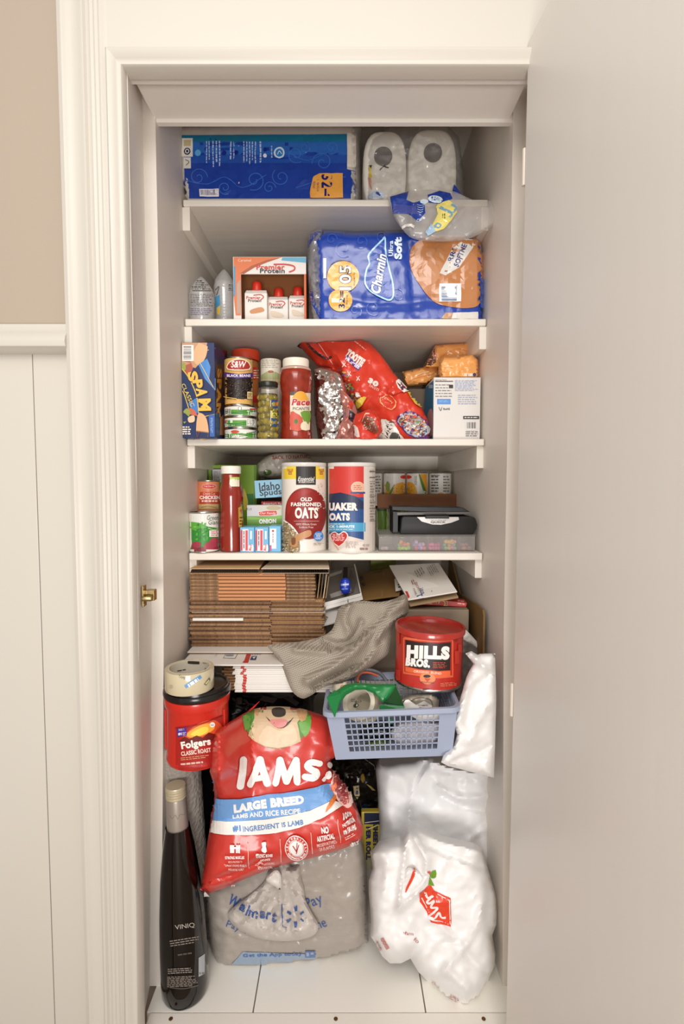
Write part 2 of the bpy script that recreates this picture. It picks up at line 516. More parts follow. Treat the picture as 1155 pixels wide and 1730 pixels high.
# jambs (one each side), head jamb in two steps
g = G()
for (z1, *a), (z0, *b) in zip(ST[:-1], ST[1:]):
    z1 = min(z1, 2.13)
    v = [(x, y, z) for z, x in ((z0, b[0]-.0), (z1, a[0])) for y in (1.062, 1.222) for x in (x, x-.03)]
    g.add(v, [(0, 1, 3, 2), (4, 6, 7, 5), (0, 4, 5, 1), (1, 5, 7, 3), (3, 7, 6, 2), (2, 6, 4, 0)])
struct('trim_1', g, WHITE)
g = G()
for (z1, *a), (z0, *b) in zip(ST[:-1], ST[1:]):
    z1 = min(z1, 2.13)
    v = [(x, y, z) for z, x in ((z0, b[1]-.010), (z1, a[1]-.010)) for y in (1.062, 1.222) for x in (x, x+.04)]
    g.add(v, [(0, 1, 3, 2), (4, 6, 7, 5), (0, 4, 5, 1), (1, 5, 7, 3), (3, 7, 6, 2), (2, 6, 4, 0)])
struct('trim_2', g, WHITE)
zA = zz(114, 1.055)      # underside of the casing
zB = zz(137, 1.10)
struct('trim_3', G().box(-.44, .40, 1.055, 1.098, zA, zA+.2), WHITE)
struct('trim_4', G().box(-.425, .380, 1.104, 1.222, zz(200, 1.22), zA+.2), WHITE, bev=.002)
struct('wall_header', G().box(-.5, .45, 1.222, 1.235, zz(207, 1.222), 2.34), WHITE)
# door casing: fluted boards swept up the left side and over the head
prof = [(-.549, 1.075), (-.549, 1.049), (-.540, 1.045), (-.535, 1.047), (-.531, 1.050), (-.508, 1.050), (-.503, 1.046), (-.498, 1.046), (-.494, 1.051),
        (-.489, 1.051), (-.485, 1.048), (-.480, 1.050), (-.476, 1.048), (-.471, 1.050), (-.467, 1.048), (-.462, 1.050), (-.457, 1.053), (-.452, 1.053),
        (-.4515, 1.036), (-.447, 1.031), (-.440, 1.033), (-.434, 1.039), (-.428, 1.041), (-.4235, 1.040), (-.421, 1.044), (-.421, 1.075)]
def casing(pr, zlo, zhi, mit=0):
    g = G(); n = len(pr)
    zt = [zhi + mit*(-.421 - x) for x, y in pr]
    v = [(x - .014*(x+.549)/.128, y, zlo) for x, y in pr] + [(x, y, 1.2) for x, y in pr] + [(x, y, t) for (x, y), t in zip(pr, zt)]
    f = [(k*n+i, k*n+i+1, (k+1)*n+i+1, (k+1)*n+i) for k in (0, 1) for i in range(n-1)] + [tuple(range(n)), tuple(2*n+i for i in range(n))]
    return g.add(v, f)
zH = zz(112, 1.042)
struct('trim_5', casing(prof[:18], 0, 2.6), TRIMW, smooth=True)
pr2 = prof[17:]
struct('trim_6', casing([(x, y) for x, y in pr2], 0, zH, 1), TRIMW, smooth=True)
g = G(); n = len(pr2)
vs = []
for xe, sgn in ((-.421, 1), (.40, 0)):
    for x, y in pr2:
        o = -.421 - x
        vs.append((xe - (o if sgn else 0), y, zH + o))
g.add(vs, [(i, i+1, n+i+1, n+i) for i in range(n-1)])
struct('trim_7', g, TRIMW, smooth=True)
struct('trim_8', G().box(-.452, .62, 1.052, 1.075, zH+.030, 2.6), TRIMW)
# wall left of the casing: tan plaster, chair rail, wide boards below
struct('wall_front', G().box(-1.0, -.545, 1.080, 1.12, zz(560, 1.08), 2.7), TAN)
zr1, zr0 = zz(548, 1.06), zz(596, 1.06)
pz = [(1.085, zr1), (1.058, zr1), (1.056, zr1-.012), (1.050, zr1-.018), (1.043, zr1-.028), (1.040, zr1-.038), (1.043, zr1-.047), (1.056, zr0+.004), (1.064, zr0), (1.085, zr0)]
v = [(x, y, z) for x in (-1.0, -.5475) for y, z in pz]; n = len(pz)
struct('trim_9', G().add(v, [(i, i+1, n+i+1, n+i) for i in range(n-1)]+[tuple(range(n)), tuple(n+i for i in range(n))]), TRIMW, smooth=True)
wains = struct('wall_wainscot', G().box(-1.0, -.545, 1.088, 1.12, 0, zr0+.01), TRIMW)
for a, b in ((-1.0, -.790), (-.7885, -.633), (-.6315, -.5475)):
    part('panel', G().box(a, b, 1.074, 1.088, 0, zr0+.004), TRIMW, wains, bev=.0012)
# closet floor planks, threshold, room floor
fl = struct('floor', G().box(-1.2, .9, -.6, 2.05, -.09, -.03), mat('floor_base', '#8d7a66', .6))
for a, b in ((-.46, -.2115), (-.2085, .196), (.199, .41)):
    part('plank', G().box(a, b, 1.152, 2.0, -.03, 0), mat('painted_floor', '#f0ece3', .35, bump=.3, bscale=12, stretch=(1, .2, 1), bdist=.001), fl, bev=.001)
tr = struct('trim_10', G().box(-.452, .405, 1.118, 1.150, -.028, .001), mat('painted_threshold', '#e9e4da', .35), bev=.002)
for px, py in ((288, 1714), (567, 1719), (817, 1713)):
    q = P(px, py, 1.134)
    part('screw', G().lathe(q[0], 1.135, [(0, .0), (.0042, .0), (.0048, .0018), (.003, .0026), (0, .0022)], 12), mat('rusty_brass', '#6b4a2a', .5, metal=.6), tr)
# open door at the right, edge near the hinge
g = G(); a, b = (.3525, 1.050), (.398, .30); th = .030
dz = zz(76, 1.055)
v = [(a[0], a[1], -.02), (b[0], b[1], -.02), (b[0]+th, b[1], -.02), (a[0]+th, a[1]+.003, -.02)]
v += [(x+.006, y, dz) for x, y, z in v]
door = struct('door_1', g.add(v, [(0, 3, 2, 1), (4, 5, 6, 7), (0, 1, 5, 4), (1, 2, 6, 5), (2, 3, 7, 6), (3, 0, 4, 7)]),
              mat('door_paint', '#e0dad1', .33, bump=.35, bscale=30, stretch=(1, 1, .05), bdist=.001), bev=.002)
# hinges in the gap
for py in (285, 1180):
    z = zz(py, 1.06)
    part('hinge', G().lathe(.3585 if py < 600 else .3545, 1.056, [(0, z-.035), (.0045, z-.035), (.0045, z+.035), (0, z+.035)], 10), mat('painted_hinge', '#cfc4b6', .4), door, smooth=True)
# shelves with cleats
def shelf(nm, py_top, th_px, lab, DD=DS, cl=42, lz=None):
    z = zz(py_top, DD) if lz is None else lz
    t = zz(py_top, DD)-zz(py_top+th_px, DD) if lz is None else .018
    o = struct(nm, G().box(XL+.001, XR-.001, DD, YB, z-t, z), SHELFW, bev=.0025)
    o['label'] = lab; o['category'] = 'shelf'; o['kind'] = 'structure'
    return o, z, t
S1o, S1, t1 = shelf('shelf', 337, 11, 'white painted closet shelf, topmost of the four')
S2o, S2, t2 = shelf('shelf', 538.5, 12, 'white painted closet shelf, second from the top')
S3o, S3, t3 = shelf('shelf', 741.5, 11.5, 'white painted closet shelf, third from the top')
S4o, S4, t4 = shelf('shelf', 934.5, 12, 'white painted closet shelf, just above the stacks of flat cartons')
S5 = .712
S5o, _, t5 = shelf('shelf', 0, 0, 'white painted closet shelf, mostly hidden under the flat cartons', DD=1.55, lz=S5)
for so, z, t, D0 in ((S1o, S1, t1, 1.405), (S2o, S2, t2, 1.405), (S3o, S3, t3, 1.415), (S4o, S4, t4, 1.415)):
    hc = .060 if so is not S4o else .052
    part('cleat', G().box(XL-.003, XL+.017, D0, YB, z-t-hc, z-t), SHELFW, so, bev=.0015)
    part('cleat', G().box(XR-.017, XR+.002, D0, YB, z-t-hc, z-t), SHELFW, so, bev=.0015)
    part('cleat', G().box(XL+.017, XR-.017, YB-.018, YB, z-t-.05, z-t), SHELFW, so, bev=.0015)
# latch on the left jamb
xj = xx(247, 1005, 1.10)
lt = thing('cabinet_latch', 'small brass roller latch screwed to the left door jamb', 'latch', (-.424, 1.10, zz(1030, 1.1)))
BR = mat('worn_brass', '#a89468', .3, metal=.9, var=.2, vscale=80)
za, zb = zz(988, 1.1), zz(1023, 1.1)
part('plate', G().box(-.4245, -.421, 1.085, 1.105, zb, za), BR, lt, bev=.001)
part('strike', G().box(-.4215, -.403, 1.098, 1.116, zz(1015, 1.1), zz(997, 1.1)), BR, lt, bev=.001)
part('roller', G().lathe(0, 1.088, [(0, -.424), (.006, -.424), (.006, -.405), (.0045, -.403), (0, -.403)], 14, axis='x', cz=zz(1009, 1.1)), BR, lt, smooth=True)
for py in (992, 1020):
    part('screw', G().lathe(0, 1.090, [(0, -.4215), (.0042, -.4215), (.003, -.4195), (0, -.4195)], 10, axis='x', cz=zz(py, 1.1)), BR, lt, smooth=True)

# ============================================================ top shelf
FILM = film('clear_wrap', milky=.10, dens=.10, bscale=18, bump=.9)
FILM2 = film('crinkled_clear_wrap', milky=.14, dens=.10, bscale=22, bump=.8, stretch=(1, 1, .5))
BLUEW = mat('blue_plastic_wrap', '#1c40a0', .22, bump=.5, bscale=22, stretch=(1, 1, .3), bdist=.004, coat=.3)
def swirl(p, cx, cy, r, col, wd=1.6, s=1, turns=1.6, a0=0):
    pts = []
    for i in range(16):
        t = i/15; a = a0+s*turns*2*math.pi*t; rr = r*(1-.85*t)
        pts.append((cx+rr*math.cos(a), cy+rr*math.sin(a)))
    p.W(pts, wd, col, sm=2, rnd=False)
# big blue pack of toilet paper
t = thing('toilet_paper_pack', 'long blue plastic wrapped toilet paper pack on the left of the top shelf', 'toilet paper', (-.2, 1.5, S1))
D0 = 1.50
g = blob([(302, 208), (450, 200), (600, 205), (604, 214), (606, 300), (603, 372), (318, 372), (308, 330), (300, 280), (292, 228)], D0, .088, .14, R=16, step=6, p=3.5, sm=False,
         amp=.004, scale=10, amp2=.002, scale2=18, zmin=S1, seed=3, ridges=[([(395, 210), (398, 330)], 4, -.004), ([(522, 210), (524, 330)], 4, -.005)])
part('wrapper', g, mat('pale_film_over_rolls', '#cfc7bc', .3, bump=.5, bscale=30, stretch=(1, 1, .4), coat=.2), t, smooth=True)
p = Pr(g, step=8, off=.0012)
p.Q([(294, 229), (586, 227), (586, 286), (611, 292), (611, 336), (312, 336), (303, 290), (296, 250)], '#1b3f9f')
p.Q([(296, 229), (586, 227), (586, 262), (302, 262)], '#2c68bd')
p.Q([(300, 262), (586, 262), (586, 276), (305, 276)], '#2553ae')
p.Q([(295, 229), (586, 227), (586, 240), (298, 240)], '#11769a')
p.Q([(293, 228), (297, 228), (302, 255), (306, 290), (318, 336), (311, 336), (299, 292)], '#15192f')
for a in ((335, 300, 16, 0), (430, 305, 18, 2), (475, 300, 16, 4), (500, 262, 15, 1), (545, 275, 18, 3), (560, 250, 12, 2), (455, 318, 11, 0), (380, 318, 12, 1), (515, 250, 10, 5)):
    swirl(p, a[0], a[1], a[2], '#3f74c9', 1.3, 1 if a[3] % 2 else -1, 1.4, a[3])
for q in ([(312, 305), (350, 312), (380, 300), (410, 318), (450, 296)], [(490, 260), (520, 272), (560, 256), (584, 262)], [(500, 318), (540, 306), (584, 300)]): p.W(q, 1.3, '#3a6cc4', rnd=False)
p.R(308, 235, 326, 266, '#ebe6dc').R(311, 267, 323, 286, '#e4dfd4').R(311, 238, 323, 248, '#c9b98a').E(317, 257, 5.5, 6, '#222a44').E(317, 257, 3.6, 4, '#ebe6dc').E(317, 257, 2, 2.4, '#222a44')
p.W([(314, 271), (320, 275), (315, 281)], 1, '#333333').E(335, 260, 5, 5.5, '#5fb0e4')
for x0, x1, y0, y1, n in ((347, 356, 240, 280, 2), (358, 374, 240, 285, 3), (387, 397, 241, 280, 2), (410, 434, 241, 281, 5), (436, 444, 241, 285, 1), (457, 462, 248, 272, 1)):
    p.L(x0, y0, x1, y1, n, '#b9cbe8', vert=True, th=.35)
p.E(379, 260, 3.6, 4, '#132a86').E(400, 259, 3.6, 4, '#132a86').E(448, 254, 3.3, 4, '#132a86').E(448, 265, 3.3, 3.6, '#e8eef8')
p.E(472, 260, 9, 9.5, '#cfe6f4').E(472, 260, 6.3, 6.8, '#2b7fc4').W([(469, 263), (472, 257), (476, 262)], 1.3, '#cfe6f4')
p.B(338, 321, 370, 334, bg='#ece8ee', fg='#5a5d80')
p.Q([(530, 300), (540, 295), (579, 294), (579, 336), (524, 336), (526, 320)], '#f0a94a', 0)
p.T('32=', 552, 315, 36, 19, '#1a1f6c', rot=-90, bold=.03)
p.T('SUPER PLUS', 537, 315, 20, 3.2, '#1a1f6c', rot=-90).T('ROLLS', 531.5, 315, 11, 3, '#1a1f6c', rot=-90)
p.T('K07400041110K', 450, 209.5, 44, 4.4, '#7d776f', rot=180)
p.R(586, 228, 598, 284, '#e4dccf')
p.build(t, m=INKG)
g = blob([(588, 205), (608, 208), (612, 214), (609, 250), (609, 285), (609, 372), (590, 372), (588, 280)], 1.49, .085, .02, R=12, step=4, amp2=.01, scale2=50, amp=.006, scale=40, zmin=S1, seed=5)
part('clear_end_film', g, FILM2, t, smooth=True)

# two paper towel rolls under clear film
ROLLP = mat('quilted_white_paper', '#f1ebe0', .85, bump=.7, bscale=130, bdist=.002)
def paper_roll_outline(cx, y0, y1, rx, D, n=30):
    out = []; cy = (y0+y1)/2; ry = (y1-y0)/2
    for i in range(n):
        a = 2*math.pi*i/n; c_, s_ = math.cos(a), math.sin(a)
        px = cx+rx*math.copysign(abs(c_)**.6, c_); py = cy-ry*math.copysign(abs(s_)**.7, s_)
        q = P(px, py, D); out.append((q[0], max(q[2], S1+.001)))
    return out
t = thing('paper_towel_pack', 'two fat white paper rolls in torn clear film, right end of the top shelf', 'paper towels', (.16, 1.5, S1))
allg = []
for cx, y0, y1, rx, ccx, ccy in ((650, 219, 352, 37, 647, 264), (731, 216, 352, 41, 731, 258)):
    g = G().prism(paper_roll_outline(cx, y0, y1, rx, 1.44), 1.44, 1.72)
    ro = part('paper_roll', g, ROLLP, t, smooth=True, bev=.012, bseg=3)
    q = P(ccx, ccy, 1.438)
    part('core', G().lathe(q[0], 0, [(.0, 1.4395), (.0205, 1.4395), (.0225, 1.4365), (.0245, 1.437), (.0245, 1.44), (.0, 1.44)], 24, axis='y', cz=q[2]), mat('dark_paper_core', '#5c534b', .8), ro, smooth=True)
g = blob([(616, 335), (616, 262), (622, 232), (655, 214), (690, 214), (720, 208), (757, 212), (775, 232), (783, 290), (786, 352), (700, 356), (616, 356)], 1.52, .10, .16, R=26, step=4.5, p=3, amp=.005, scale=18, amp2=.012, scale2=22, zmin=S1+.0005, seed=11, sm=False,
         ridges=[([(640, 310), (700, 300), (770, 312)], 7, .006)])
part('film', g, FILM2, t, smooth=True)
p = Pr(g, step=5, off=.001)
p.Q([(621, 283), (626, 280), (628, 300), (623, 302)], '#e9d14c').Q([(622, 300), (627, 302), (628, 322), (623, 312)], '#d99c8a').Q([(623, 280), (629, 279), (627, 284)], '#3c3a2c')
p.Q([(762, 333), (767, 311), (783, 336), (775, 337)], '#1e3d9e').W([(641, 287), (650, 279)], 1.2, '#333333').W([(643, 279), (656, 284)], 1.2, '#333333')
p.Q([(622, 330), (632, 322), (650, 326), (648, 336), (622, 336)], '#c6d3e6').R(633, 325, 643, 330, '#2a4aa5', rot=-30)
p.build(t, m=INKG)
# the torn printed end of the wrap hanging over the shelf edge
g = blob([(658, 332), (700, 322), (760, 322), (800, 338), (838, 342), (842, 372), (815, 392), (785, 405), (740, 408), (700, 404), (680, 388), (664, 362)], lambda x, y: 1.378-.0003*(y-330), .016, .004, R=14, step=3.5, amp=.006, scale=18, amp2=.004, scale2=16, seed=17,
         ridges=[([(700, 335), (690, 400)], 5, .012), ([(790, 345), (740, 405)], 6, .010), ([(750, 330), (720, 400)], 4, -.008), ([(830, 350), (790, 400)], 5, .008)])
part('torn_wrap', g, film('grey_wrap', milky=.26, dens=.06, bscale=14, bump=.7, tint='#f0ebe6'), t, smooth=True)
p = Pr(g, step=4, off=.0012)
BW = '#1f3f9b'
p.Q([(659, 333), (690, 324), (686, 338), (698, 343), (716, 338), (718, 360), (705, 374), (690, 362), (664, 360)], BW)
p.Q([(722, 330), (742, 323), (760, 327), (764, 336), (748, 345), (724, 343)], BW)
p.E(735, 337, 12, 6, '#d6e6f2', rot=-8).E(716, 341, 7, 4, '#d6e6f2').T('Soft', 735, 337, 14, 5, '#6f8db8')
p.Q([(665, 345), (700, 349), (708, 363), (695, 362), (664, 361)], '#4a55a0')
for i in range(4): p.W([(703+i*.6, 346+i*4), (710, 348+i*4), (717-i, 346+i*4)], .9, '#c9d6ea', rnd=False)
p.T('Care', 710, 371, 16, 5, '#cfdcf0', rot=25, bold=.02)
p.Q([(738, 345), (758, 339), (768, 348), (772, 360), (762, 374), (750, 388), (737, 392), (728, 387), (740, 362), (735, 350)], '#ecdc7a')
p.W([(741, 350), (752, 356), (764, 362), (758, 369)], 5, '#7ba3c4', sm=2, rnd=False).W([(762, 347), (770, 352), (765, 361)], 4, '#7ba3c4', sm=2, rnd=False).W([(734, 386), (738, 379), (744, 381), (740, 386), (733, 382)], 2.5, '#7ba3c4', rnd=False)
p.Q([(717, 392), (728, 378), (736, 392), (722, 400)], '#a9c7df').L(746, 362, 752, 372, 2, '#5d6b4a', vert=True)
p.W([(680, 385), (690, 381), (698, 384)], 4, '#e6e2dc', rnd=False)
p.build(t, m=INKG)

# ============================================================ second shelf
# cup sleeves
CUP = film('clear_cup_plastic', milky=.30, dens=.22, bscale=10, bump=.2, tint='#e6e3e0')
for (x0, x1, yt, D, lab, txt) in ((319, 362, 470, 1.455, 'sleeve of clear plastic cups with black print, far left on the second shelf', 1), (361, 397, 458, 1.53, 'clear plastic cup sleeve between the printed sleeve and the shake carton', 0)):
    cx, r, zt = pcyl(x0, x1, yt, D, S2)
    t = thing('cup_sleeve', lab, 'plastic cups', (cx, D, S2), 'sleeves of plastic cups')
    pr, z, k = [(r*.72, S2+.0005), (r*.74, S2+.004)], S2+.006, 0
    while z < zt-.03:
        pr += [(r*.88, z), (r*.93, z+.003), (r*.93, z+.005), (r*.84, z+.006)]; z += .0085
    pr += [(r*.8, zt-.022), (r*.72, zt-.02), (0, zt-.0195)]
    part('cup_stack', G().lathe(cx, D, pr, 32), CUP, t, smooth=True)
    cone = G().lathe(cx, D, [(r*.85, S2+.001), (r*.97, S2+.006), (r, zt-.035), (r*.86, zt-.016), (r*.45, zt+.004), (r*.12, zt+.016), (0, zt+.017)], 40)
    part('sleeve_film', cone, film('sleeve_wrap', milky=.22, dens=.14, bscale=22, bump=.9), t, smooth=True)
    p = Pr(cone, step=5)
    if txt:
        p.L(324, 473, 357, 490, 5, '#2c2a28', th=.5).L(322, 496, 360, 518, 8, '#4a4654', th=.4).R(325, 490.5, 356, 492, '#55504c').L(322, 520, 360, 533, 4, '#77728a', th=.5)
    else:
        p.L(386, 480, 397, 492, 4, '#2c2a28', th=.5).Q([(363, 502), (371, 498), (372, 520), (365, 528)], '#4a93bf').Q([(366, 520), (372, 516), (371, 532), (366, 530)], '#d7b64a').W([(364, 490), (370, 484), (366, 499)], 1.5, '#5b5a58')
    p.build(t)
# carton of shakes with a window in front
ORW = '#d9683a'
D = 1.47
t = thing('display_carton', 'orange and white cardboard carton with open front holding bottled shakes, second shelf', 'carton', (xx(455, 480, D), D, S2))
bx0, bx1, bz1 = xx(394, 480, D), xx(517, 480, D), zz(434, D)
INSIDE = mat('carton_inside', '#a0673d', .8); OUTW = mat('printed_carton_white', '#e6e0da', .45)
zwt, wx0, wx1 = zz(463, D), xx(407, 480, D), xx(513.5, 480, D)
part('back_panel', G().box(bx0+.003, bx1-.003, D+.110, D+.113, S2+.003, bz1), INSIDE, t)
part('bottom_panel', G().box(bx0, bx1, D, D+.113, S2, S2+.003), INSIDE, t)
sl = G().box(bx0, bx0+.003, D+.003, D+.113, S2+.003, bz1); part('side_panel', sl, OUTW, t)
part('side_panel', G().box(bx1-.003, bx1, D+.003, D+.113, S2+.003, bz1), INSIDE, t)
tp = G().box(bx0+.003, bx1-.003, D+.003, D+.113, bz1-.003, bz1); part('top_panel', tp, INSIDE, t)
fr = G().box(bx0, bx1, D, D+.003, zwt, bz1); fl_ = G().box(bx0, wx0, D, D+.003, S2, zwt); f2 = G().box(wx1, bx1, D, D+.003, S2, zwt); f3 = G().box(wx0, wx1, D, D+.003, S2, S2+.012)
part('front_band', fr, OUTW, t); part('front_post', fl_, OUTW, t); part('front_post', f2, mat('carton_orange', ORW, .5), t); part('front_lip', f3, mat('carton_orange', ORW, .5), t)
p = Pr([fr, fl_, f2, f3])
p.Q([(394.5, 434.5), (478, 434.5), (450, 440), (420, 452), (407, 463), (407, 533), (398, 533), (394.5, 500)], '#d9743f')
p.Q([(405, 462), (425, 449), (452, 439), (474, 435.5), (452, 443), (430, 452), (412, 463)], '#a8532b')
p.Q([(477, 435), (516.5, 435), (516.5, 444), (475, 440)], '#5aa7c6').Q([(394.5, 450), (397.5, 450), (397.5, 500), (394.5, 500)], '#4a93bf').Q([(400, 480), (406, 472), (406, 530), (400, 530)], '#b99a86')
p.T('Caramel', 413, 440, 22, 4.5, '#f2d9c4').T('Premier', 457, 451.5, 48, 9, '#c6322b', bold=.03).T('Protein', 460, 457.8, 42, 8, '#2c2522', bold=.03)
p.W([(462, 447), (482, 447), (496, 450), (497, 456), (488, 460)], 2.6, '#c6322b', rnd=False)
p.build(t)
for x0, x1, yt, dD, lab in ((413, 451, 488, .022, 'left'), (452, 486.5, 499, .052, 'middle'), (487.5, 520, 497, .048, 'right')):
    Dc = D+dD
    zt = zz(yt, Dc); a, b = xx(x0, 510, Dc), xx(x1, 510, Dc); zt2 = min(zt, bz1)
    g2 = {'left': 'largest orange and white shake bottle with red cap, left in the open carton', 'middle': 'smaller shake bottle with red cap in the middle of the open carton', 'right': 'shake bottle with red cap, half hidden by the right post of the open carton'}[lab]
    if lab == 'right': b = bx1-.0045
    o = thing('shake_carton', g2, 'drink', ((a+b)/2, Dc, S2+.003), 'shakes in the open carton')
    g = G(); m_ = (a+b)/2; hw = (b-a)/2; dp = .045; ty = Dc+dp/2
    v = [(a, Dc, S2+.0035), (b, Dc, S2+.0035), (b, Dc+dp, S2+.0035), (a, Dc+dp, S2+.0035), (a, Dc, zt-.012), (b, Dc, zt-.012), (b, Dc+dp, zt-.012), (a, Dc+dp, zt-.012),
         (m_-hw*.9, ty-.012, zt), (m_+hw*.9, ty-.012, zt), (m_+hw*.9, ty+.012, zt), (m_-hw*.9, ty+.012, zt)]
    g.add(v, [(0, 3, 2, 1), (0, 1, 5, 4), (1, 2, 6, 5), (2, 3, 7, 6), (3, 0, 4, 7), (4, 5, 9, 8), (5, 6, 10, 9), (6, 7, 11, 10), (7, 4, 8, 11), (8, 9, 10, 11)])
    part('carton_body', g, mat('shake_white', '#e8e2da', .35), o, bev=.0015)
    part('cap', G().lathe(m_, ty, [(.015, zt), (.015, zt+.004), (.0135, zt+.005), (.0135, zt+.022), (.012, zt+.025), (0, zt+.0255)], 24), mat('red_cap', '#d23420', .35), o, smooth=True)
    k = (x1-x0)/38; c_ = (x0+x1)/2
    p = Pr(g)
    p.Q([(x0+.5, yt+1), (x1-.5, yt+1), (x1-1, yt+7), (c_, yt+8), (x0+6, yt+14), (x0+.5, yt+20)], '#dd7a4a')
    p.T('Premier', c_-4*k, yt+15, 24*k, 5.5, '#c6322b', bold=.03).T('Protein', c_-2*k, yt+20, 22*k, 5, '#2c2522', bold=.03).W([(c_-4*k, yt+11), (c_+8*k, yt+10), (c_+13*k, yt+14), (c_+8*k, yt+19)], 1.8, '#c6322b', rnd=False)
    p.Q([(x0+10*k, yt+36), (x1-10*k, yt+31), (x1-5*k, yt+38), (x0+12*k, yt+42)], '#c98a55', 3) if lab == 'left' else p.Q([(x0+6, yt+26), (x1-10, yt+31), (x1-8, yt+37), (x0+8, yt+36)], '#dccbb4', 3)
    p.build(o)
# big blue pack
t = thing('toilet_paper_pack', 'blue and yellow toilet paper pack with round tan picture, right on the second shelf', 'toilet paper', (.13, 1.5, S2))
g = blob([(528, 396), (548, 388), (600, 391), (690, 389), (780, 394), (812, 402), (819, 440), (819, 500), (816, 572), (540, 572), (534, 540), (530, 470), (528, 420)], 1.495, .085, .28, R=18, step=6, p=3.2, sm=False, amp=.006, scale=7, amp2=.0015, scale2=26, zmin=S2, seed=23,
         ridges=[([(560, 500), (640, 512), (740, 508)], 8, .004), ([(690, 400), (700, 530)], 6, -.003)])
part('wrapper', g, BLUEW, t, smooth=True)
p = Pr(g, step=7, off=.0014)
for a in ((580, 420, 16, 1), (610, 408, 12, 2), (630, 520, 14, 1), (560, 405, 10, 0), (672, 500, 14, 3), (600, 525, 13, 2), (645, 400, 10, 1)):
    swirl(p, a[0], a[1], a[2], '#2c55b4', 1.8, 1 if a[3] % 2 else -1, 1.3, a[3])
p.R(546, 437, 551, 471, '#dfe4ea')
p.Q([(696, 418), (718, 402), (752, 391), (790, 395), (813, 405), (816, 470), (810, 512), (790, 521), (757, 518), (730, 508), (706, 478), (692, 448)], '#bd7e4c', 4)
p.Q([(742, 462), (764, 420), (785, 404), (806, 408), (792, 428), (775, 452), (752, 466)], '#dedbd6', 0)
p.T('IRRE', 763, 432, 30, 8, '#1c2a78', rot=68, bold=.02).T('SOFTNE', 777, 432, 40, 9, '#1c2a78', rot=68, bold=.03)
p.E(579.5, 468, 27, 26.5, '#ecb04f').E(575, 508, 20, 19, '#ecb04f').W([(553, 462), (560, 446), (575, 440), (592, 443)], 1, '#5b3a1c', rnd=False)
p.T('105', 583, 470, 43, 22, '#151b54', rot=90, bold=.07).T('105', 583, 470, 41, 20, '#f1eee4', rot=90, bold=.02)
p.T('32=', 577, 507, 29, 11, '#1c1c52', rot=90, bold=.03).T('REGULAR ROLLS', 598, 472, 22, 2.6, '#4a3a2a', rot=90).T('MEGA PLUS', 586, 507, 16, 2.4, '#4a3a2a', rot=90)
dr = [(616, 476), (619, 456), (624, 446), (622, 434), (628, 424), (636, 416), (646, 406), (650, 404), (651, 430), (657, 455), (663, 480), (664, 500), (658, 508), (645, 504), (632, 497), (621, 488)]
p.Q(dr, '#1c47a8', 3).W(dr, 2.6, '#a9d6f2', sm=3, closed=True, rnd=False)
p.T('Charmin', 639, 463, 69, 19, '#16307f', rot=80, bold=.07, shear=.3).T('Charmin', 639, 463, 67, 17, '#eef2f6', rot=80, bold=.03, shear=.3)
p.T('Ultra', 659.5, 421, 26, 7.5, '#cfe4f4', rot=90, bold=.03).T('Soft', 672, 421, 37, 13, '#dfeefa', rot=90, bold=.06)
p.B(741, 480, 778, 510, horiz=True, bg='#eef0f3', fg='#3c5686')
p.Q([(764, 529), (806, 528), (806, 545), (760, 545)], '#dcd8d2').Q([(741, 545), (752, 529), (765, 529), (760, 545)], '#b98a62').R(809, 470, 815, 520, '#2a4fae')
p.build(t, m=INKG)
g = blob([(519, 424), (521, 400), (530, 391), (545, 389), (548, 430), (546, 560), (536, 574), (529, 572), (525, 530), (520, 470)], 1.46, .05, .02, R=12, step=4, amp=.008, scale=40, amp2=.012, scale2=44, zmin=S2, seed=29)
part('clear_end_film', g, film('heavy_clear_wrap', milky=.3, dens=.2, bscale=26, bump=1, tint='#c9c6c8'), t, smooth=True)
p = Pr(g, step=4, off=.0012); p.Q([(512, 412), (522, 396), (544, 390), (530, 402), (520, 420)], '#1c3c9c').W([(526, 492), (529, 510), (537, 528), (542, 540)], 5, '#1c3c9c', rnd=False).build(t, m=INKG)

# ============================================================ third shelf
TIN = mat('tin', '#b9b6b0', .25, metal=1.0)
def can(name, lab, cat, x0, x1, yt, D, zb, group=None, lidc=None, ytis='top', body=None, ym=None):
    """food can with rolled rims and a paper sleeve; returns thing, sleeve geometry"""
    cx, r, zt = pcyl(x0, x1, yt, D, zb, ym)
    t = thing(name, lab, cat, (cx, D, zb), group)
    e = .0022
    part('tin_body', G().lathe(cx, D, [(r*.9, zb+.001), (r-.0005, zb), (r, zb+e*.8), (r-.001, zb+e*1.5), (r-.001, zt-e*1.5), (r, zt-e*.8), (r-.0006, zt), (r-.0025, zt-.0005), (r-.003, zt-.004), (0, zt-.004)], 48), TIN, t, smooth=True)
    g = G(); n = 56
    g.add([(cx+(r-.0006)*math.cos(a), D+(r-.0006)*math.sin(a), z) for z in (zb+e*1.7, zt-e*1.7) for a in [2*math.pi*i/n for i in range(n)]], [(i, (i+1) % n, n+(i+1) % n, n+i) for i in range(n)])
    part('paper_label', g, body or mat('white_label', '#e6e1d8', .35), t, smooth=True)
    return t, g, (cx, r, zt)
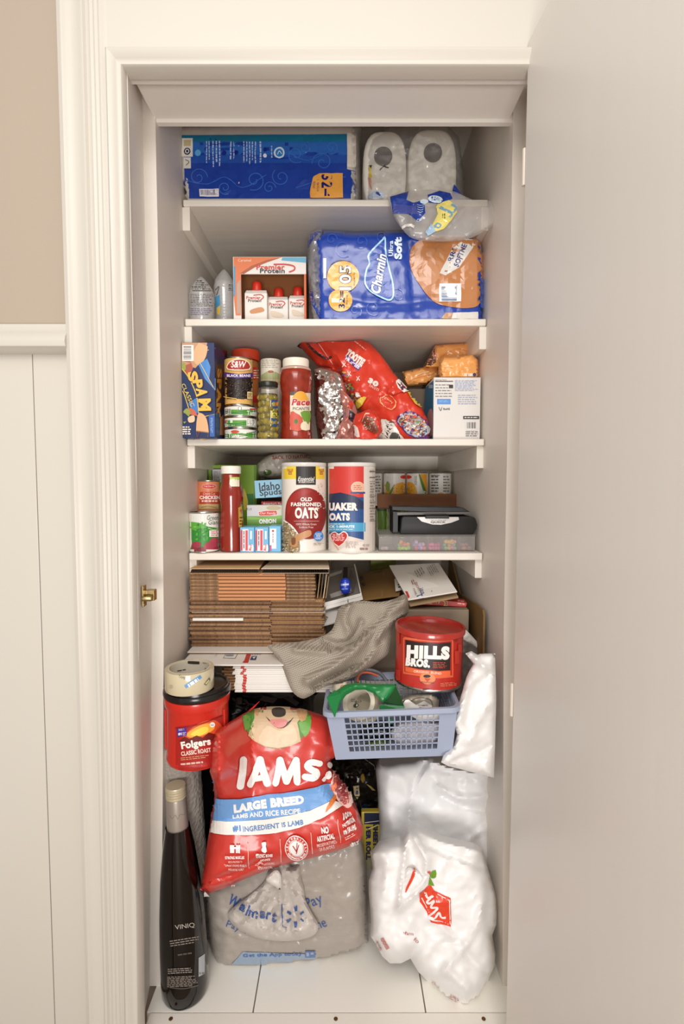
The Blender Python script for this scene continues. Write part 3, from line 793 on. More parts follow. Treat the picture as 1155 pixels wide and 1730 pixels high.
# luncheon meat box
t = thing('meat_box', 'tall blue and yellow luncheon meat box at the left end of the third shelf', 'box', (-.40, 1.374, S3))
D = 1.374
g = pbox(307.5, 363, 578.5, D, .122, S3, ym=660)
part('box', g, mat('blue_box_card', '#27355f', .4), t, bev=.0012)
p = Pr(g)
p.Q([(307, 579), (350, 579), (346, 600), (339, 612), (330, 622), (307, 615)], '#c99a77').Q([(325, 600), (336, 579), (350, 579), (348, 602), (338, 616), (330, 614)], '#e0b489', 3).Q([(308, 610), (318, 606), (326, 622), (318, 634), (307, 620)], '#b05c4a', 2).Q([(307, 615), (312, 613), (314, 624), (308, 626)], '#9aa552', 2)
p.B(308, 583, 327, 610, horiz=True, fg='#444444')
p.Q([(350, 579), (363, 579), (363, 612), (352, 590)], '#3663ab').Q([(335, 616), (350, 606), (363, 640), (363, 660), (346, 640)], '#4486cc', 0)
p.W([(350, 592), (363, 588)], 1, '#e9c24b', rnd=False).W([(338, 613), (350, 635), (361, 655)], 1, '#e9c24b', rnd=False)
p.Q([(307, 628), (318, 640), (332, 672), (336, 699), (326, 696), (318, 682), (307, 662)], '#3f7fcb', 0).W([(307.5, 623), (320, 640), (332, 668), (336, 698)], 1.6, '#e9c24b', rnd=False).W([(307.5, 658), (312, 668), (319, 690)], 1.4, '#e9c24b', rnd=False)
for ch, cx, cy, rt in (('S', 326, 636, -14), ('P', 334, 649, -20), ('A', 341, 663, -22), ('M', 346, 684, -24)):
    w_, h_ = {'S': (17, 16), 'P': (17, 14), 'A': (19, 14), 'M': (21, 20)}[ch]
    p.T(ch, cx+1, cy+.8, h_+2.5, w_+2, '#141c3f', rot=rt-64, bold=.07).T(ch, cx, cy, h_+.5, w_, '#f0bc4b', rot=rt-64, bold=.05)
p.T('CLASSIC', 318, 668, 42, 6.5, '#dfc55f', rot=-66, bold=.01)
p.Q([(307, 705), (318, 690), (330, 694), (335, 710), (335, 738), (307, 738)], '#c8694f', 3).Q([(308, 700), (316, 690), (322, 698), (312, 716)], '#94a14a', 3).Q([(334, 702), (342, 699), (350, 710), (352, 738), (333, 738)], '#deb083', 3).Q([(318, 706), (328, 702), (329, 712), (320, 714)], '#e8c9a2', 3)
p.W([(346, 704), (363, 700)], 1, '#e9c24b', rnd=False).Q([(353, 702), (363, 700), (363, 738), (355, 738)], '#3663ab').L(356, 706, 360, 734, 2, '#9fb4dd', vert=True)
p.L(309, 720, 324, 735, 4, '#e8e0d6', th=.6)
p.build(t)
p = Pr(g)
p.Q([(363.6, 581), (377, 588), (377, 612), (363.6, 616)], '#6c4a6c').Q([(363.6, 616), (377, 614), (377, 690), (363.6, 700)], '#4a3630').T('SPAM', 369.5, 664, 82, 8, '#d99a3a', rot=-92, bold=.05).Q([(363.6, 700), (370, 697), (371, 735), (363.6, 738)], '#2a5a86').Q([(371, 706), (377, 700), (378, 735), (371, 735)], '#c08a5c')
p.build(t, name='side_print')
# three tuna cans and the beans on top
zc = S3; hz = [722.5, 703, 682.5]
tun = []
TD = 1.452
r_h = (zz(684, 1.41)-S3)/3
for i in range(3):
    lab = ['green and white tuna can at the bottom of the stack of three', 'middle tuna can with a white nutrition panel, between two other tuna cans', 'topmost tuna can of three, directly under the black beans'][i]
    cx, r, _ = pcyl(379, 434.5, 700, TD, S3)
    zb = S3+i*r_h
    yt = ypx(zb+r_h-.0003, TD-r)
    t, g, _ = can('tuna_can', lab, 'can', 379, 434.5, yt, TD, zb, 'stacked tuna cans', ym=710)
    p = Pr(g, step=5); y0 = ypx(zb+r_h, TD-r); y1 = ypx(zb, TD-r); H = y1-y0
    y0 += 2.2; y1 -= 2.2
    p.R(379, y0+(6 if i == 2 else 0 if i == 1 else 7), 435, y1, '#5a9b3d')
    p.W([(379, y1-6), (395, y1-4), (415, y1-7), (435, y1-11)], 1.3, '#2f7030', rnd=False).W([(379, y1-3), (395, y1-1.5), (415, y1-4), (435, y1-7)], 1.1, '#2f7030', rnd=False)
    if i == 0:
        p.E(397, y0+4.5, 7, 2.6, '#d2473a').T('Tuna', 395, y0+11, 19, 7.5, '#f4f2ea', bold=.01).R(410, y0+3, 416, y0+8, '#dfe8da').L(406, y0+12, 418, y0+14, 1, '#dfe8da')
    if i == 1:
        p.E(381, y0+5, 3, 3.5, '#c9604a').R(389, y0+3, 393, y0+9, '#dfe8da').T('na', 382, y0+13, 7, 4, '#f4f2ea').L(386, y0+12, 397, y0+14, 1, '#dfe8da').R(416, y0+2, 432, y1-1, '#ece9e0').L(417, y0+3, 431, y1-2, 6, '#5c5a58')
    if i == 2:
        p.B(380, y0+4, 390, y1-1, bg='#e8e4dc').E(405, y0+4, 3, 3.5, '#4a4a46').E(405, y0+4, 2.3, 2.8, '#e8e4dc').E(427, y0+4, 6, 2.8, '#d2473a').T('Tuna', 425, y0+11.5, 17, 7, '#f4f2ea', bold=.01)
    p.build(t)
zb = S3+3*r_h
t, g, _ = can('bean_can', 'purple and yellow black beans can standing on the tuna cans', 'can', 379, 427, 602, 1.448, zb, body=mat('bean_label', '#dcae62', .35), ym=640)
p = Pr(g, step=4)
p.R(379, 612, 428, 674, '#d9a95c').R(379, 636, 428, 674, '#33241f')
rr = random.Random(4)
for k in range(100):
    x, y = rr.uniform(381, 426), rr.uniform(641, 673); p.E(x, y, 2.2, 1.5, rr.choice(('#15100f', '#221917', '#0e0a09')), rot=rr.uniform(-60, 60), n=8); p.off -= .0001
    if k % 2: p.E(x-.5, y-.5, .8, .35, '#9c8c80', rot=30, n=6); p.off -= .0001
p.Q([(386, 625), (388, 612), (403, 606), (418, 611), (420, 625)], '#e9dcc0', 3).Q([(387.5, 623.5), (389.5, 613), (403, 608), (416.5, 612), (418.5, 623.5)], '#a92a26', 3).T('S&W', 403, 616, 24, 11, '#f4efe6', bold=.02, shear=.25)
p.Q([(381, 629), (403, 632.5), (425, 630), (425, 637.5), (403, 640), (381, 637)], '#4f3479').T('BLACK BEANS', 403, 635, 36, 4.4, '#efe6f2', bold=.03)
p.R(416, 662, 424, 674, '#dcc48a').L(417, 664, 423, 672, 3, '#8c5c3a').W([(380, 670), (386, 672), (400, 674)], 1.4, '#dcb25c', rnd=False)
p.build(t)
# peanut butter jar behind
cx, r, zt = pcyl(392, 439, 588, 1.58, S3, ym=640)
t = thing('peanut_butter_jar', 'peanut butter jar with wide orange red lid, behind the black beans can', 'jar', (cx, 1.58, S3))
zl = zz(605, 1.58-r)
g = G().lathe(cx, 1.58, [(r*.85, S3+.0005), (r*.94, S3+.004), (r*.95, zl-.02), (r*.9, zl-.004), (r*.8, zl)], 40)
part('jar', g, mat('peanut_butter', '#b9733c', .25, coat=.4), t, smooth=True)
pr = [(r*.97, zl+.0005)] + [(r, zl+.003), (r, zt-.003), (r*.97, zt), (0, zt)]
part('lid', G().lathe(cx, 1.58, pr, 40), mat('orange_red_lid', '#dd4a2a', .4), t, smooth=True)
p = Pr(g, step=4); p.R(426, 620, 440, 642, '#c63a2c').L(428, 624, 438, 640, 4, '#f0dcc8').R(426, 668, 440, 680, '#c8332a').build(t)
# a second small reddish jar behind the meat box
cx, r, zt = pcyl(362, 385, 590, 1.60, S3, ym=640)
t = thing('sauce_jar', 'dark jar with red lid mostly hidden between meat box and bean can', 'jar', (cx, 1.6, S3))
part('jar', G().lathe(cx, 1.60, [(r*.9, S3+.0005), (r, S3+.003), (r, zt-.02), (r*.85, zt-.012)], 30), mat('dark_sauce', '#4a241a', .3), t, smooth=True)
part('lid', G().lathe(cx, 1.60, [(r*.93, zt-.0118), (r*.95, zt-.010), (r*.95, zt-.001), (0, zt)], 30), mat('red_jar_lid', '#8c2a26', .4), t, smooth=True)
# spice can, olives, salsa
cx, r, zt = pcyl(440, 475, 605, 1.53, S3, ym=640)
t = thing('seasoning_can', 'slim white seasoning can behind the olive jar', 'can', (cx, 1.53, S3))
g = G().lathe(cx, 1.53, [(r*.95, S3), (r, S3+.002), (r, zt-.004), (r*.97, zt), (0, zt)], 36)
part('tin_body', g, mat('cream_label', '#dcd4c2', .4), t, smooth=True)
p = Pr(g, step=4); p.L(442, 607, 472, 622, 5, '#a8a49a').Q([(441, 634), (450, 628), (465, 628), (475, 634), (475, 641), (441, 641)], '#a8ab7c').E(457, 628, 5, 2.2, '#a0563a').R(441, 641, 475, 650, '#c8b890').L(444, 643, 472, 648, 1, '#8a5a40').R(472, 608, 476, 640, '#d2ae4a').build(t)
cx, r, zt = pcyl(436, 470.5, 643, 1.425, S3, ym=700)
t = thing('olive_jar', 'tall clear jar of green olives with black lid', 'jar', (cx, 1.425, S3))
zl = zz(652, 1.425-r)
g = G().lathe(cx, 1.425, [(r*.86, S3+.0005), (r*.98, S3+.004), (r, S3+.010), (r, zl-.014), (r*.93, zl-.004), (r*.86, zl)], 44)
part('glass', g, film('jar_glass', dens=.10, milky=.02, bump=.05, rough=.04), t, smooth=True)
og = G(); rr = random.Random(3)
part('brine', G().lathe(cx, 1.425, [(r*.80, S3+.003), (r*.90, S3+.008), (r*.90, zl-.018), (0, zl-.018)], 30), mat('olive_brine', '#4d4013', .3), t, smooth=True)
OLV = [mat('olive_%s' % n, c, .22, coat=.3) for n, c in (('a', '#8c7c2e'), ('b', '#7a6d28'), ('c', '#9a8a3c'))]
me = None; zo = S3+.012; row = 0
while zo < zl-.02:
    for k in range(5):
        a = math.pi*(1.08+.84*(k+.5*(row % 2))/4.6)+rr.uniform(-.05, .05)
        if a > 1.95*math.pi: continue
        oc = (cx+r*.74*math.cos(a), 1.425+r*.74*math.sin(a), zo+rr.uniform(-.002, .002))
        g2 = G().lathe(0, 0, [(0, -.0105), (.006, -.009), (.009, -.004), (.0095, 0), (.009, .004), (.006, .009), (0, .0105)], 12)
        if me is None:
            o = part('olive', g2, OLV[0], t, smooth=True); me = [o.data, o.data.copy(), o.data.copy()]
            for j in (1, 2): me[j].materials[0] = OLV[j]
            # geometry was written relative to the thing: put it back at its own origin
            for m__ in me: m__.transform(Matrix.Translation(ORG[t.name]))
        else:
            o = o.copy(); COL.objects.link(o); o.data = me[rr.randrange(3)]
        o.location = Vector(oc)-ORG[t.name]; o.rotation_euler = (rr.uniform(-1, 1), rr.uniform(-1.4, 1.4), 0)
    zo += .0165; row += 1
part('lid', G().lathe(cx, 1.425, [(r*.88, zl+.0003), (r*.96, zl+.001), (r*.97, zt-.002), (r*.93, zt), (0, zt)], 44), mat('dark_green_lid', '#22261c', .3), t, smooth=True)
lg = G().lathe(cx, 1.425, [(r+.0003, S3+.02), (r+.0003, zl-.03)], 44)
p = Pr(lg, step=4)
p.Q([(457, 676), (473, 673), (473, 722), (457, 719)], '#1c4d7c').R(462, 679, 473, 686, '#b8404a').Q([(458, 692), (473, 689), (473, 707), (458, 706)], '#e1d35a').T('MANZAN', 466, 695.5, 12, 4, '#2a4a2a', bold=.05).T('OLIV', 466.5, 701.5, 11, 6.5, '#1f3d2a', bold=.06).L(459, 712, 471, 716, 1, '#d6dfe8', th=.8).R(456.5, 676, 457.5, 720, '#e8dfc8')
p.build(t)
# salsa jar
D = 1.455; cx, r, zt = pcyl(472, 528, 601, D, S3, ym=690)
t = thing('salsa_jar', 'big jar of red salsa with white lid on the third shelf', 'jar', (cx, D, S3))
Z = lambda y: zz(y, D-r)
R2 = lambda a: r*a
g = G().lathe(cx, D, [(r*.88, S3+.0005), (r*.97, S3+.003), (r*.97, Z(729)), (r*.93, Z(727)), (r*.92, Z(660)), (r*.97, Z(655)), (r, Z(645)), (r, Z(634)), (r*.96, Z(625)), (r*.82, Z(619)), (r*.78, Z(617)), (r*.74, Z(616.5))], 48)
part('jar', g, mat('red_salsa', '#8f2a17', .2, coat=.5, var=.25, vscale=60), t, smooth=True)
part('neck_ring', G().lathe(cx, D, [(r*.70, Z(621.5)), (r*.90, Z(621)), (r*.92, Z(619)), (r*.88, Z(617)), (r*.70, Z(616.5))], 48), mat('jar_neck', '#c9a89a', .15), t, smooth=True)
part('lid', G().lathe(cx, D, [(r*.74, Z(616)), (r*.79, Z(615.5)), (r*.80, Z(604)), (r*.77, Z(601.5)), (r*.74, Z(601.2)), (0, Z(601.2))], 48), mat('cream_lid', '#e9e2d2', .4), t, smooth=True)
p = Pr(g, step=4, off=.0008)
p.Q([(490, 664), (524, 664), (523, 726), (490, 726)], '#e3d6be').R(490, 662, 500, 668, '#55504a')
p.Q([(494, 680), (496, 668), (505, 661), (515, 664), (521, 676), (522, 682)], '#e6a63c', 3)
p.Q([(491, 696), (500, 698), (510, 706), (512, 726), (491, 726)], '#cf5a48', 2).Q([(507, 697), (523, 694), (523, 712), (516, 716)], '#6f9a3a', 2).E(500, 712, 3, 4, '#3f7a34').Q([(508, 716), (516, 712), (522, 726), (509, 726)], '#e8dcc0', 2)
p.R(490, 684, 524, 694, '#e3d9c4').T('PICANTE', 508, 690.5, 27, 5, '#5a4a3c', bold=.02)
p.T('Pace', 507.5, 679.5, 32, 13, '#f0e6dc', bold=.09, shear=.2).T('Pace', 507.5, 679.5, 30, 11.5, '#b92e3a', bold=.04, shear=.2)
p.build(t)
# silver foil bag, candy bags
g = blob([(530, 624), (548, 621), (570, 628), (582, 650), (594, 690), (604, 740), (590, 768), (545, 768), (536, 735), (531, 690), (530, 650)], 1.49, .035, .008, R=18, step=3.4, amp=.014, scale=16, amp2=.014, scale2=14, zmin=S3, seed=31)
t = thing('foil_bag', 'crumpled silver foil bag between salsa jar and red candy bag', 'bag', (-.04, 1.49, S3))
part('bag', g, mat('crumpled_foil', '#cfcac6', .2, metal=1.0, bump=.6, bscale=30, bdist=.006), t, smooth=True)
p = Pr(g, step=4, off=.0012); p.Q([(526, 688), (538, 694), (546, 708), (544, 726), (532, 714), (526, 700)], '#5c322c', 3).build(t, m=INKG)
REDB = mat('red_candy_bag', '#d23a25', .3, bump=.35, bscale=16, bdist=.006, coat=.2)
g = blob([(499, 574), (508, 566), (545, 568), (580, 572), (605, 572), (625, 580), (645, 602), (668, 634), (697, 672), (714, 692), (724, 715), (724, 752), (640, 752), (622, 715), (602, 690), (585, 665), (572, 640), (556, 625), (535, 618), (512, 592)],
         lambda x, y: 1.545-.0007*(x-580), .036, .06, R=34, step=4.2, amp=.010, scale=16, amp2=.007, scale2=22, zmin=S3, zmax=S2-t2-.002, seed=37, sm=False,
         ridges=[([(500, 574), (530, 592), (560, 612)], 5, .010), ([(522, 566), (548, 592), (575, 640)], 5, -.012), ([(560, 590), (575, 610), (580, 640)], 5, .012), ([(640, 640), (700, 690)], 9, .006)])
t = thing('candy_bag', 'large red candy bag leaning diagonally in the middle of the third shelf', 'bag', (.04, 1.5, S3))
part('bag', g, REDB, t, smooth=True)
p = Pr(g, step=4.5, off=.0013)
p.T('Mello Mellos', 551, 573.5, 28, 5, '#f0b0a0', rot=-18).W([(518, 570), (535, 578), (548, 596), (562, 615)], 1.6, '#e7a99c', rnd=False).W([(508, 568), (530, 592), (552, 606), (560, 602)], 3.5, '#3c2426', rnd=False)
p.T('TOOTIE', 600, 605, 34, 15, '#f1ebe2', rot=-34, bold=.08).Q([(583, 604), (587, 600), (609, 619), (605, 627)], '#5a3a86').T('FRUITIES', 595.5, 613.5, 28, 5, '#e9e2f0', rot=-36, bold=.06)
p.L(596, 583, 622, 587, 1, '#e9a090', rot=-38).T('30', 631, 646, 19, 9, '#f3e6da', rot=-28, bold=.08).T('TWISTS', 632, 655, 20, 5, '#efb9a6', rot=-28, bold=.03)
for x, y in ((581, 617), (605, 640), (590, 632)): p.W([(x-3, y-4), (x+3, y+3)], 1.3, '#f1ded2', sm=0).W([(x+2, y-4), (x-2, y+3)], 1.3, '#f1ded2', sm=0)
cc = ('#c9a64a', '#8a3a2c', '#4f3a30', '#b9b0a4', '#7d5a8c', '#c24a34', '#6f8f4a', '#3b4f7a', '#d8863c')
rr = random.Random(12)
for k in range(150):
    u = rr.random(); v_ = rr.uniform(-1, 1); x = 572+u*32+v_*6; y = 626+u*52-v_*5
    p.E(x, y, rr.uniform(1.1, 2.2), rr.uniform(.9, 1.7), rr.choice(cc), n=6); p.off -= .00011
p.Q([(602, 680), (609, 671), (620, 672), (613, 684), (605, 690)], '#e3c44a', 3).Q([(597, 688), (603, 685), (606, 692), (600, 696)], '#5a3a86').E(605, 666, 3, 4, '#efe6e0')
p.Q([(650, 668), (668, 644), (690, 661), (684, 662)], '#d23a25').Q([(667, 643), (672, 642), (690, 662), (680, 664), (673, 658)], '#f1e9e2').Q([(671, 648), (676, 648), (684, 659), (677, 661)], '#5a2c46').Q([(686, 664), (698, 670), (712, 690), (700, 684)], '#dcc24e', 2)
p.W([(643, 675), (650, 669), (664, 671), (670, 682), (662, 692), (647, 684)], 1.2, '#f0b478', closed=True).T('Candy', 657, 678, 18, 5, '#f0b478', rot=-25)
p.Q([(670, 715), (676, 700), (692, 696), (712, 706), (726, 722), (727, 740), (700, 740)], '#5a2a66', 3).Q([(673, 715), (678, 702), (692, 699), (710, 708), (722, 720), (722, 733), (700, 737)], '#aeb3b8', 3)
for k in range(170):
    a, q = rr.uniform(0, 6.28), math.sqrt(rr.random()); x, y = 699+q*23*math.cos(a)+3*math.sin(a), 717+q*16*math.sin(a)+5*math.cos(a)*q
    p.E(x, y, rr.uniform(1.2, 2.2), rr.uniform(1, 1.7), rr.choice(cc+('#d0453a', '#e0d8cc', '#e9dccf')), n=6); p.off -= .00011
p.Q([(646, 706), (654, 706), (684, 740), (640, 740)], '#dcd6cc').L(652, 712, 664, 740, 6, '#4a4642', rot=-35).Q([(664, 730), (672, 732), (678, 740), (660, 740)], '#4b4a48', 2)
p.build(t, m=INKG)
# rolled shut bag top beside it
g = blob([(596, 712), (600, 700), (612, 696), (622, 691), (634, 696), (643, 710), (646, 728), (636, 742), (632, 762), (612, 762), (600, 742)], 1.415, .02, .008, R=16, step=3, amp=.004, scale=30, zmin=S3, seed=41, sm=False,
         ridges=[([(606, 712), (614, 699), (625, 697), (636, 706), (642, 722)], 3, .009), ([(616, 712), (624, 722), (632, 732)], 4, -.015)])
t = thing('rolled_bag', 'small red rolled candy bag with folded open end at the shelf edge', 'bag', (.02, 1.415, S3))
part('bag', g, mat('rolled_red_bag', '#cf3522', .25, coat=.3), t, smooth=True)
p = Pr(g, step=3, off=.0012)
p.Q([(610, 712), (620, 702), (632, 712), (640, 728), (632, 732), (620, 726)], '#7d4838', 2)
for k in range(40): p.E(rr.uniform(614, 632), rr.uniform(706, 728), 1.8, 1.2, rr.choice(('#a9573a', '#cfc0a8', '#5a6b4a', '#3a2a24', '#b83a2a')), rot=rr.uniform(0, 90), n=6); p.off -= .0001
p.Q([(597, 718), (604, 722), (608, 738), (600, 736)], '#dcc8c0', 2)
p.W([(610, 712), (616, 700), (624, 699)], 1.2, '#f0b8a4').build(t, m=INKG)
g = blob([(573, 660), (590, 670), (602, 692), (602, 712), (598, 735), (604, 764), (566, 764), (570, 730), (580, 700)], 1.443, .012, .003, R=12, step=3.2, amp=.01, scale=34, amp2=.01, scale2=34, zmin=S3, seed=43)
t = thing('candy_wrapper', 'crinkled clear and red candy wrapper in front of the foil bag', 'wrapper', (0, 1.462, S3))
part('wrapper', g, mat('pinkish_foil', '#c98a80', .22, metal=.6, bump=.5, bscale=40), t, smooth=True)
p = Pr(g, step=3, off=.001); p.Q([(577, 690), (584, 698), (581, 710), (576, 702)], '#6b5a9a').Q([(590, 692), (600, 700), (598, 716), (589, 708)], '#1e1a2a').R(590, 668, 598, 690, '#c23a2a', rot=-20).build(t, m=INKG)
# white box with blue side
D = 1.43
t = thing('white_box', 'white lamp box with small print and barcode, right end of the third shelf', 'box', (.2, D, S3))
x0, x1 = xx(732, 690, D), xx(811, 690, D)
g = G().obox((x0, D), (x1, D), .13, S3, zz(637.5, D))
part('box', g, mat('white_box_card', '#dcd7d2', .4), t, bev=.001)
p = Pr(g)
p.T('Lighting Facts', 744, 642, 20, 2.6, '#33302e').R(734.5, 643.5, 765, 645, '#33302e').L(735, 648, 765, 672, 5, '#77726c', th=.3).R(758, 650, 765, 656, '#33302e').R(738, 674, 761, 683, '#5b8fd0').L(741, 676, 758, 680, 2, '#8fb4e0')
p.T('RoHS', 754, 691, 11, 3.6, '#44403c', bold=.03).W([(741, 688), (744, 694), (746, 688)], 1, '#44403c').L(768, 642, 808, 661, 9, '#8fa0c4', th=.35).L(773, 666, 808, 684, 5, '#9aa3bc', th=.35)
p.R(782, 703, 809, 708, '#262322').L(784, 704.5, 807, 706.5, 1, '#d8d2c8', th=.8).B(787, 712, 804, 727, bg='#dcd7d2').L(786, 728, 808, 738, 3, '#6b6660', th=.4)
p.build(t)
lm = G().obox((x0-.0012, D+.001), (x0-.0002, D+.001), .128, S3+.001, zz(639, D))
lm2 = G().add([(x0-.0008, D+.0005, S3+.0008), (x0-.0008, D+.1295, S3+.0008), (x0-.0008, D+.1295, zz(638.5, D)), (x0-.0008, D+.0005, zz(638.5, D))], [(0, 1, 2, 3)])
# its left side leans open: a blue printed flap turned to the room
fg = G().slab([P(718, 655, D+.115), P(731.5, 643, D+.002), P(731.5, 741, D+.002), P(716, 748, D+.115)], .0015)
part('side_flap', fg, mat('blue_flap', '#1f6f96', .4), t)
p = Pr(fg, step=5); p.Q([(722, 700), (728, 690), (731, 700), (730, 735), (721, 735)], '#b98a84', 2).R(724, 650, 731, 656, '#9ab8c8').build(t, name='flap_print')
# three small orange packs
ORP = mat('orange_pack', '#e8a45c', .25, bump=.4, bscale=40, bdist=.003, coat=.3)
zb0 = zz(637.5, D)
def pack(lab, q, D, tf, tb, zm, seed, pr):
    g = blob(q, D, tf, tb, R=12, step=3.4, p=3, amp=.005, scale=30, amp2=.005, scale2=40, zmin=zm, seed=seed, sm=False)
    t = thing('tissue_pack', lab, 'pack', (xx(q[0][0], q[0][1], D), D, zm), 'orange wrapped packs')
    part('wrapper', g, ORP, t, smooth=True)
    p = Pr(g, step=4, off=.0012); pr(p); p.build(t, m=INKG)
pack('orange wrapped pack on the white box, topmost with sloping end', [(716, 618), (735, 583), (797, 578), (799, 600), (800, 606), (742, 622), (722, 626)], 1.56, .02, .08, zz(622, 1.56), 51,
     lambda p: (p.Q([(716, 618), (734, 588), (736, 612), (722, 622)], '#5a3a30', 0), p.Q([(730, 596), (735, 586), (738, 600), (734, 608)], '#d98a6a', 2), p.W([(740, 606), (770, 590), (797, 596)], 1.2, '#d88a5c'), p.L(722, 606, 734, 612, 2, '#dca088')))
pack('orange wrapped pack lying on the white box at its right', [(741, 612), (750, 603), (772, 603), (798, 598), (808, 608), (809, 630), (808, 640), (745, 640), (741, 625)], 1.47, .03, .05, zb0, 52,
     lambda p: (p.Q([(766, 600), (783, 598), (784, 602), (768, 604)], '#33306a'), p.L(784, 630, 802, 636, 1, '#eee0d0', th=.8), p.E(801, 633, 3, 3, '#3a3060'), p.R(748, 618, 766, 621, '#f0b878')))
pack('orange wrapped pack wedged left of the white box', [(680, 628), (710, 621), (742, 617), (744, 636), (730, 644), (722, 650), (686, 653), (682, 645)], 1.60, .03, .06, zz(654, 1.60), 53,
     lambda p: (p.W([(682, 652), (700, 640), (740, 630)], 1.2, '#d88a5c'), p.W([(700, 636), (712, 630), (724, 628)], 1.6, '#f4d4a8')))
# carton it sits on, in the shade behind the candy bag
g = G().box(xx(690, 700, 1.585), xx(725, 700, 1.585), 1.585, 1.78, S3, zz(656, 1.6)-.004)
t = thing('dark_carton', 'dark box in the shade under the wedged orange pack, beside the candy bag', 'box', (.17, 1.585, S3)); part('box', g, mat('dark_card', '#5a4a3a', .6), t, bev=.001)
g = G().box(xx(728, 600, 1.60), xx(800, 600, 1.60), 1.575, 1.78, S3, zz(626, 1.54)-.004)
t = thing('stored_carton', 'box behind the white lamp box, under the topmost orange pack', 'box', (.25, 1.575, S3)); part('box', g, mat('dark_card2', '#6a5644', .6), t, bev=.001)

# ============================================================ fourth shelf
t, g, _ = can('vegetable_can', 'white and green can of beets at the left end of the fourth shelf', 'can', 320, 369.5, 865.5, 1.437, S4, ym=900)
p = Pr(g, step=4)
p.R(320, 868, 370, 932, '#e4e4de').Q([(320, 881), (336, 883), (352, 890), (370, 892), (370, 932), (320, 932)], '#2f8a34').Q([(320, 881), (336, 883), (350, 890), (334, 898), (320, 893)], '#5bab3e')
p.T('Green', 359, 874.5, 19, 7.5, '#2c4a2c', bold=.0, shear=.15).T('Giant', 361, 882.5, 18, 7.5, '#2c4a2c', bold=.0, shear=.15)
for x, y, rx, ry, c in ((326, 927, 8, 6, '#8d2c40'), (332, 920, 8, 5, '#a2384c'), (362, 914, 8, 5, '#b04054'), (340, 929, 7, 5, '#7c2438'), (356, 924, 12, 9, '#a83c50'), (365, 929, 6, 5, '#8d2c40')): p.E(x, y, rx, ry, c)
p.R(353, 896, 370, 907, '#e9e6df').L(356, 897, 368, 906, 3, '#cf7478').W([(351, 892), (360, 895), (370, 893)], 1.4, '#b9d39a').E(330, 890, 3, 1.5, '#7fbf4f')
for k in range(26): p.E(rr.uniform(333, 350), rr.uniform(884, 912), 3, 1.7, rr.choice(('#3f9a3a', '#57ab44', '#2f7d30')), rot=rr.uniform(0, 90), n=8); p.off -= .0001
p.build(t)
zs = S4
tu, g, (cx_, r_, zt_) = can('soup_can', 'soup can hidden under the orange chicken soup can', 'can', 334, 371.5, 866, 1.53, S4, 'stacked soup cans', ym=880)
p = Pr(g, step=4); p.R(333, 868, 372, 910, '#b98a5a').build(tu)
t, g, _ = can('soup_can', 'orange chicken soup can stacked behind the beets can', 'can', 333, 371.5, 811.5, 1.53, zt_+.0003, 'stacked soup cans', body=mat('orange_label', '#d9855c', .35), ym=840)
p = Pr(g, step=4)
p.E(353, 822, 12, 4.5, '#e8d8cc').E(353, 822, 11.4, 3.9, '#cf3a30').T('Our Family', 353, 822, 18, 3.4, '#f0e2dc', shear=.2).Q([(338, 831), (371, 831), (371, 851), (337, 851)], '#c4412a')
p.T('Chunk Cut', 353, 834, 20, 4, '#eccdb8').T('CHICKEN', 354, 840.5, 33, 6, '#f2ece4', bold=.04).L(341, 845, 368, 848, 1, '#f0d8c8', th=.9).R(333, 852, 372, 866, '#d8bd84').W([(340, 857), (352, 855), (366, 858)], 1.4, '#b98f50')
p.build(t)
# ketchup bottle
D = 1.447; cx, r, zt = pcyl(371, 412, 787, D, S4, ym=900)
Z = lambda y: zz(y, D-r*.8)
k = G().lathe(cx, D, [(r*.84, S4+.0005), (r*.95, S4+.003), (r*.98, S4+.02), (r*.98, Z(885)), (r*.86, Z(855)), (r*.97, Z(840)), (r*.97, Z(832)), (r*.78, Z(818)), (r*.72, Z(810)), (r*.72, Z(802)), (r*.68, Z(801))], 48)
t = thing('ketchup_bottle', 'tall red ketchup bottle with white cap on the fourth shelf', 'bottle', (cx, D, S4))
part('bottle', k, mat('ketchup', '#8c2412', .16, coat=.6), t, smooth=True)
part('cap', G().lathe(cx, D, [(r*.6, Z(800.5)), (r*.81, Z(800)), (r*.82, Z(789)), (r*.78, Z(787)), (0, Z(787))], 40), mat('white_cap', '#ebe6dd', .4), t, smooth=True)
p = Pr(k, step=4, off=.0006); p.Q([(388, 806), (411, 806), (411, 822), (390, 822), (387.5, 818)], '#e8e3cf').Q([(388, 806), (411, 806), (411, 811), (388, 811)], '#b9cf6a').T('C', 409, 813, 3, 4, '#b83a2a')
p.Q([(402, 858), (414, 850), (414, 888), (403, 891)], '#b9a23c').E(408, 864, 4, 4, '#c0453a').L(404, 872, 412, 888, 3, '#7a2a22').build(t)
# green box behind
D = 1.62; g = pbox(352, 433, 785.5, D, .08, S4, ym=820)
t = thing('cereal_box', 'bright green box standing behind the ketchup bottle', 'box', (-.3, D, S4)); part('box', g, mat('lime_card', '#7ea52c', .4), t, bev=.001)
p = Pr(g, step=None); p.Q([(356.5, 791), (374, 791), (374, 815), (358, 815)], '#3a3d3c').Q([(358.5, 793), (374, 793), (374, 815), (359.5, 815)], '#cfcdd2').L(361, 796, 373, 812, 5, '#8c8c90').Q([(412, 835), (428, 834), (428, 860), (412, 860)], '#2c7a34').Q([(411, 826), (416, 835), (419, 852), (412, 862)], '#e0c84a', 3).R(429, 787, 432, 860, '#55801e').build(t)
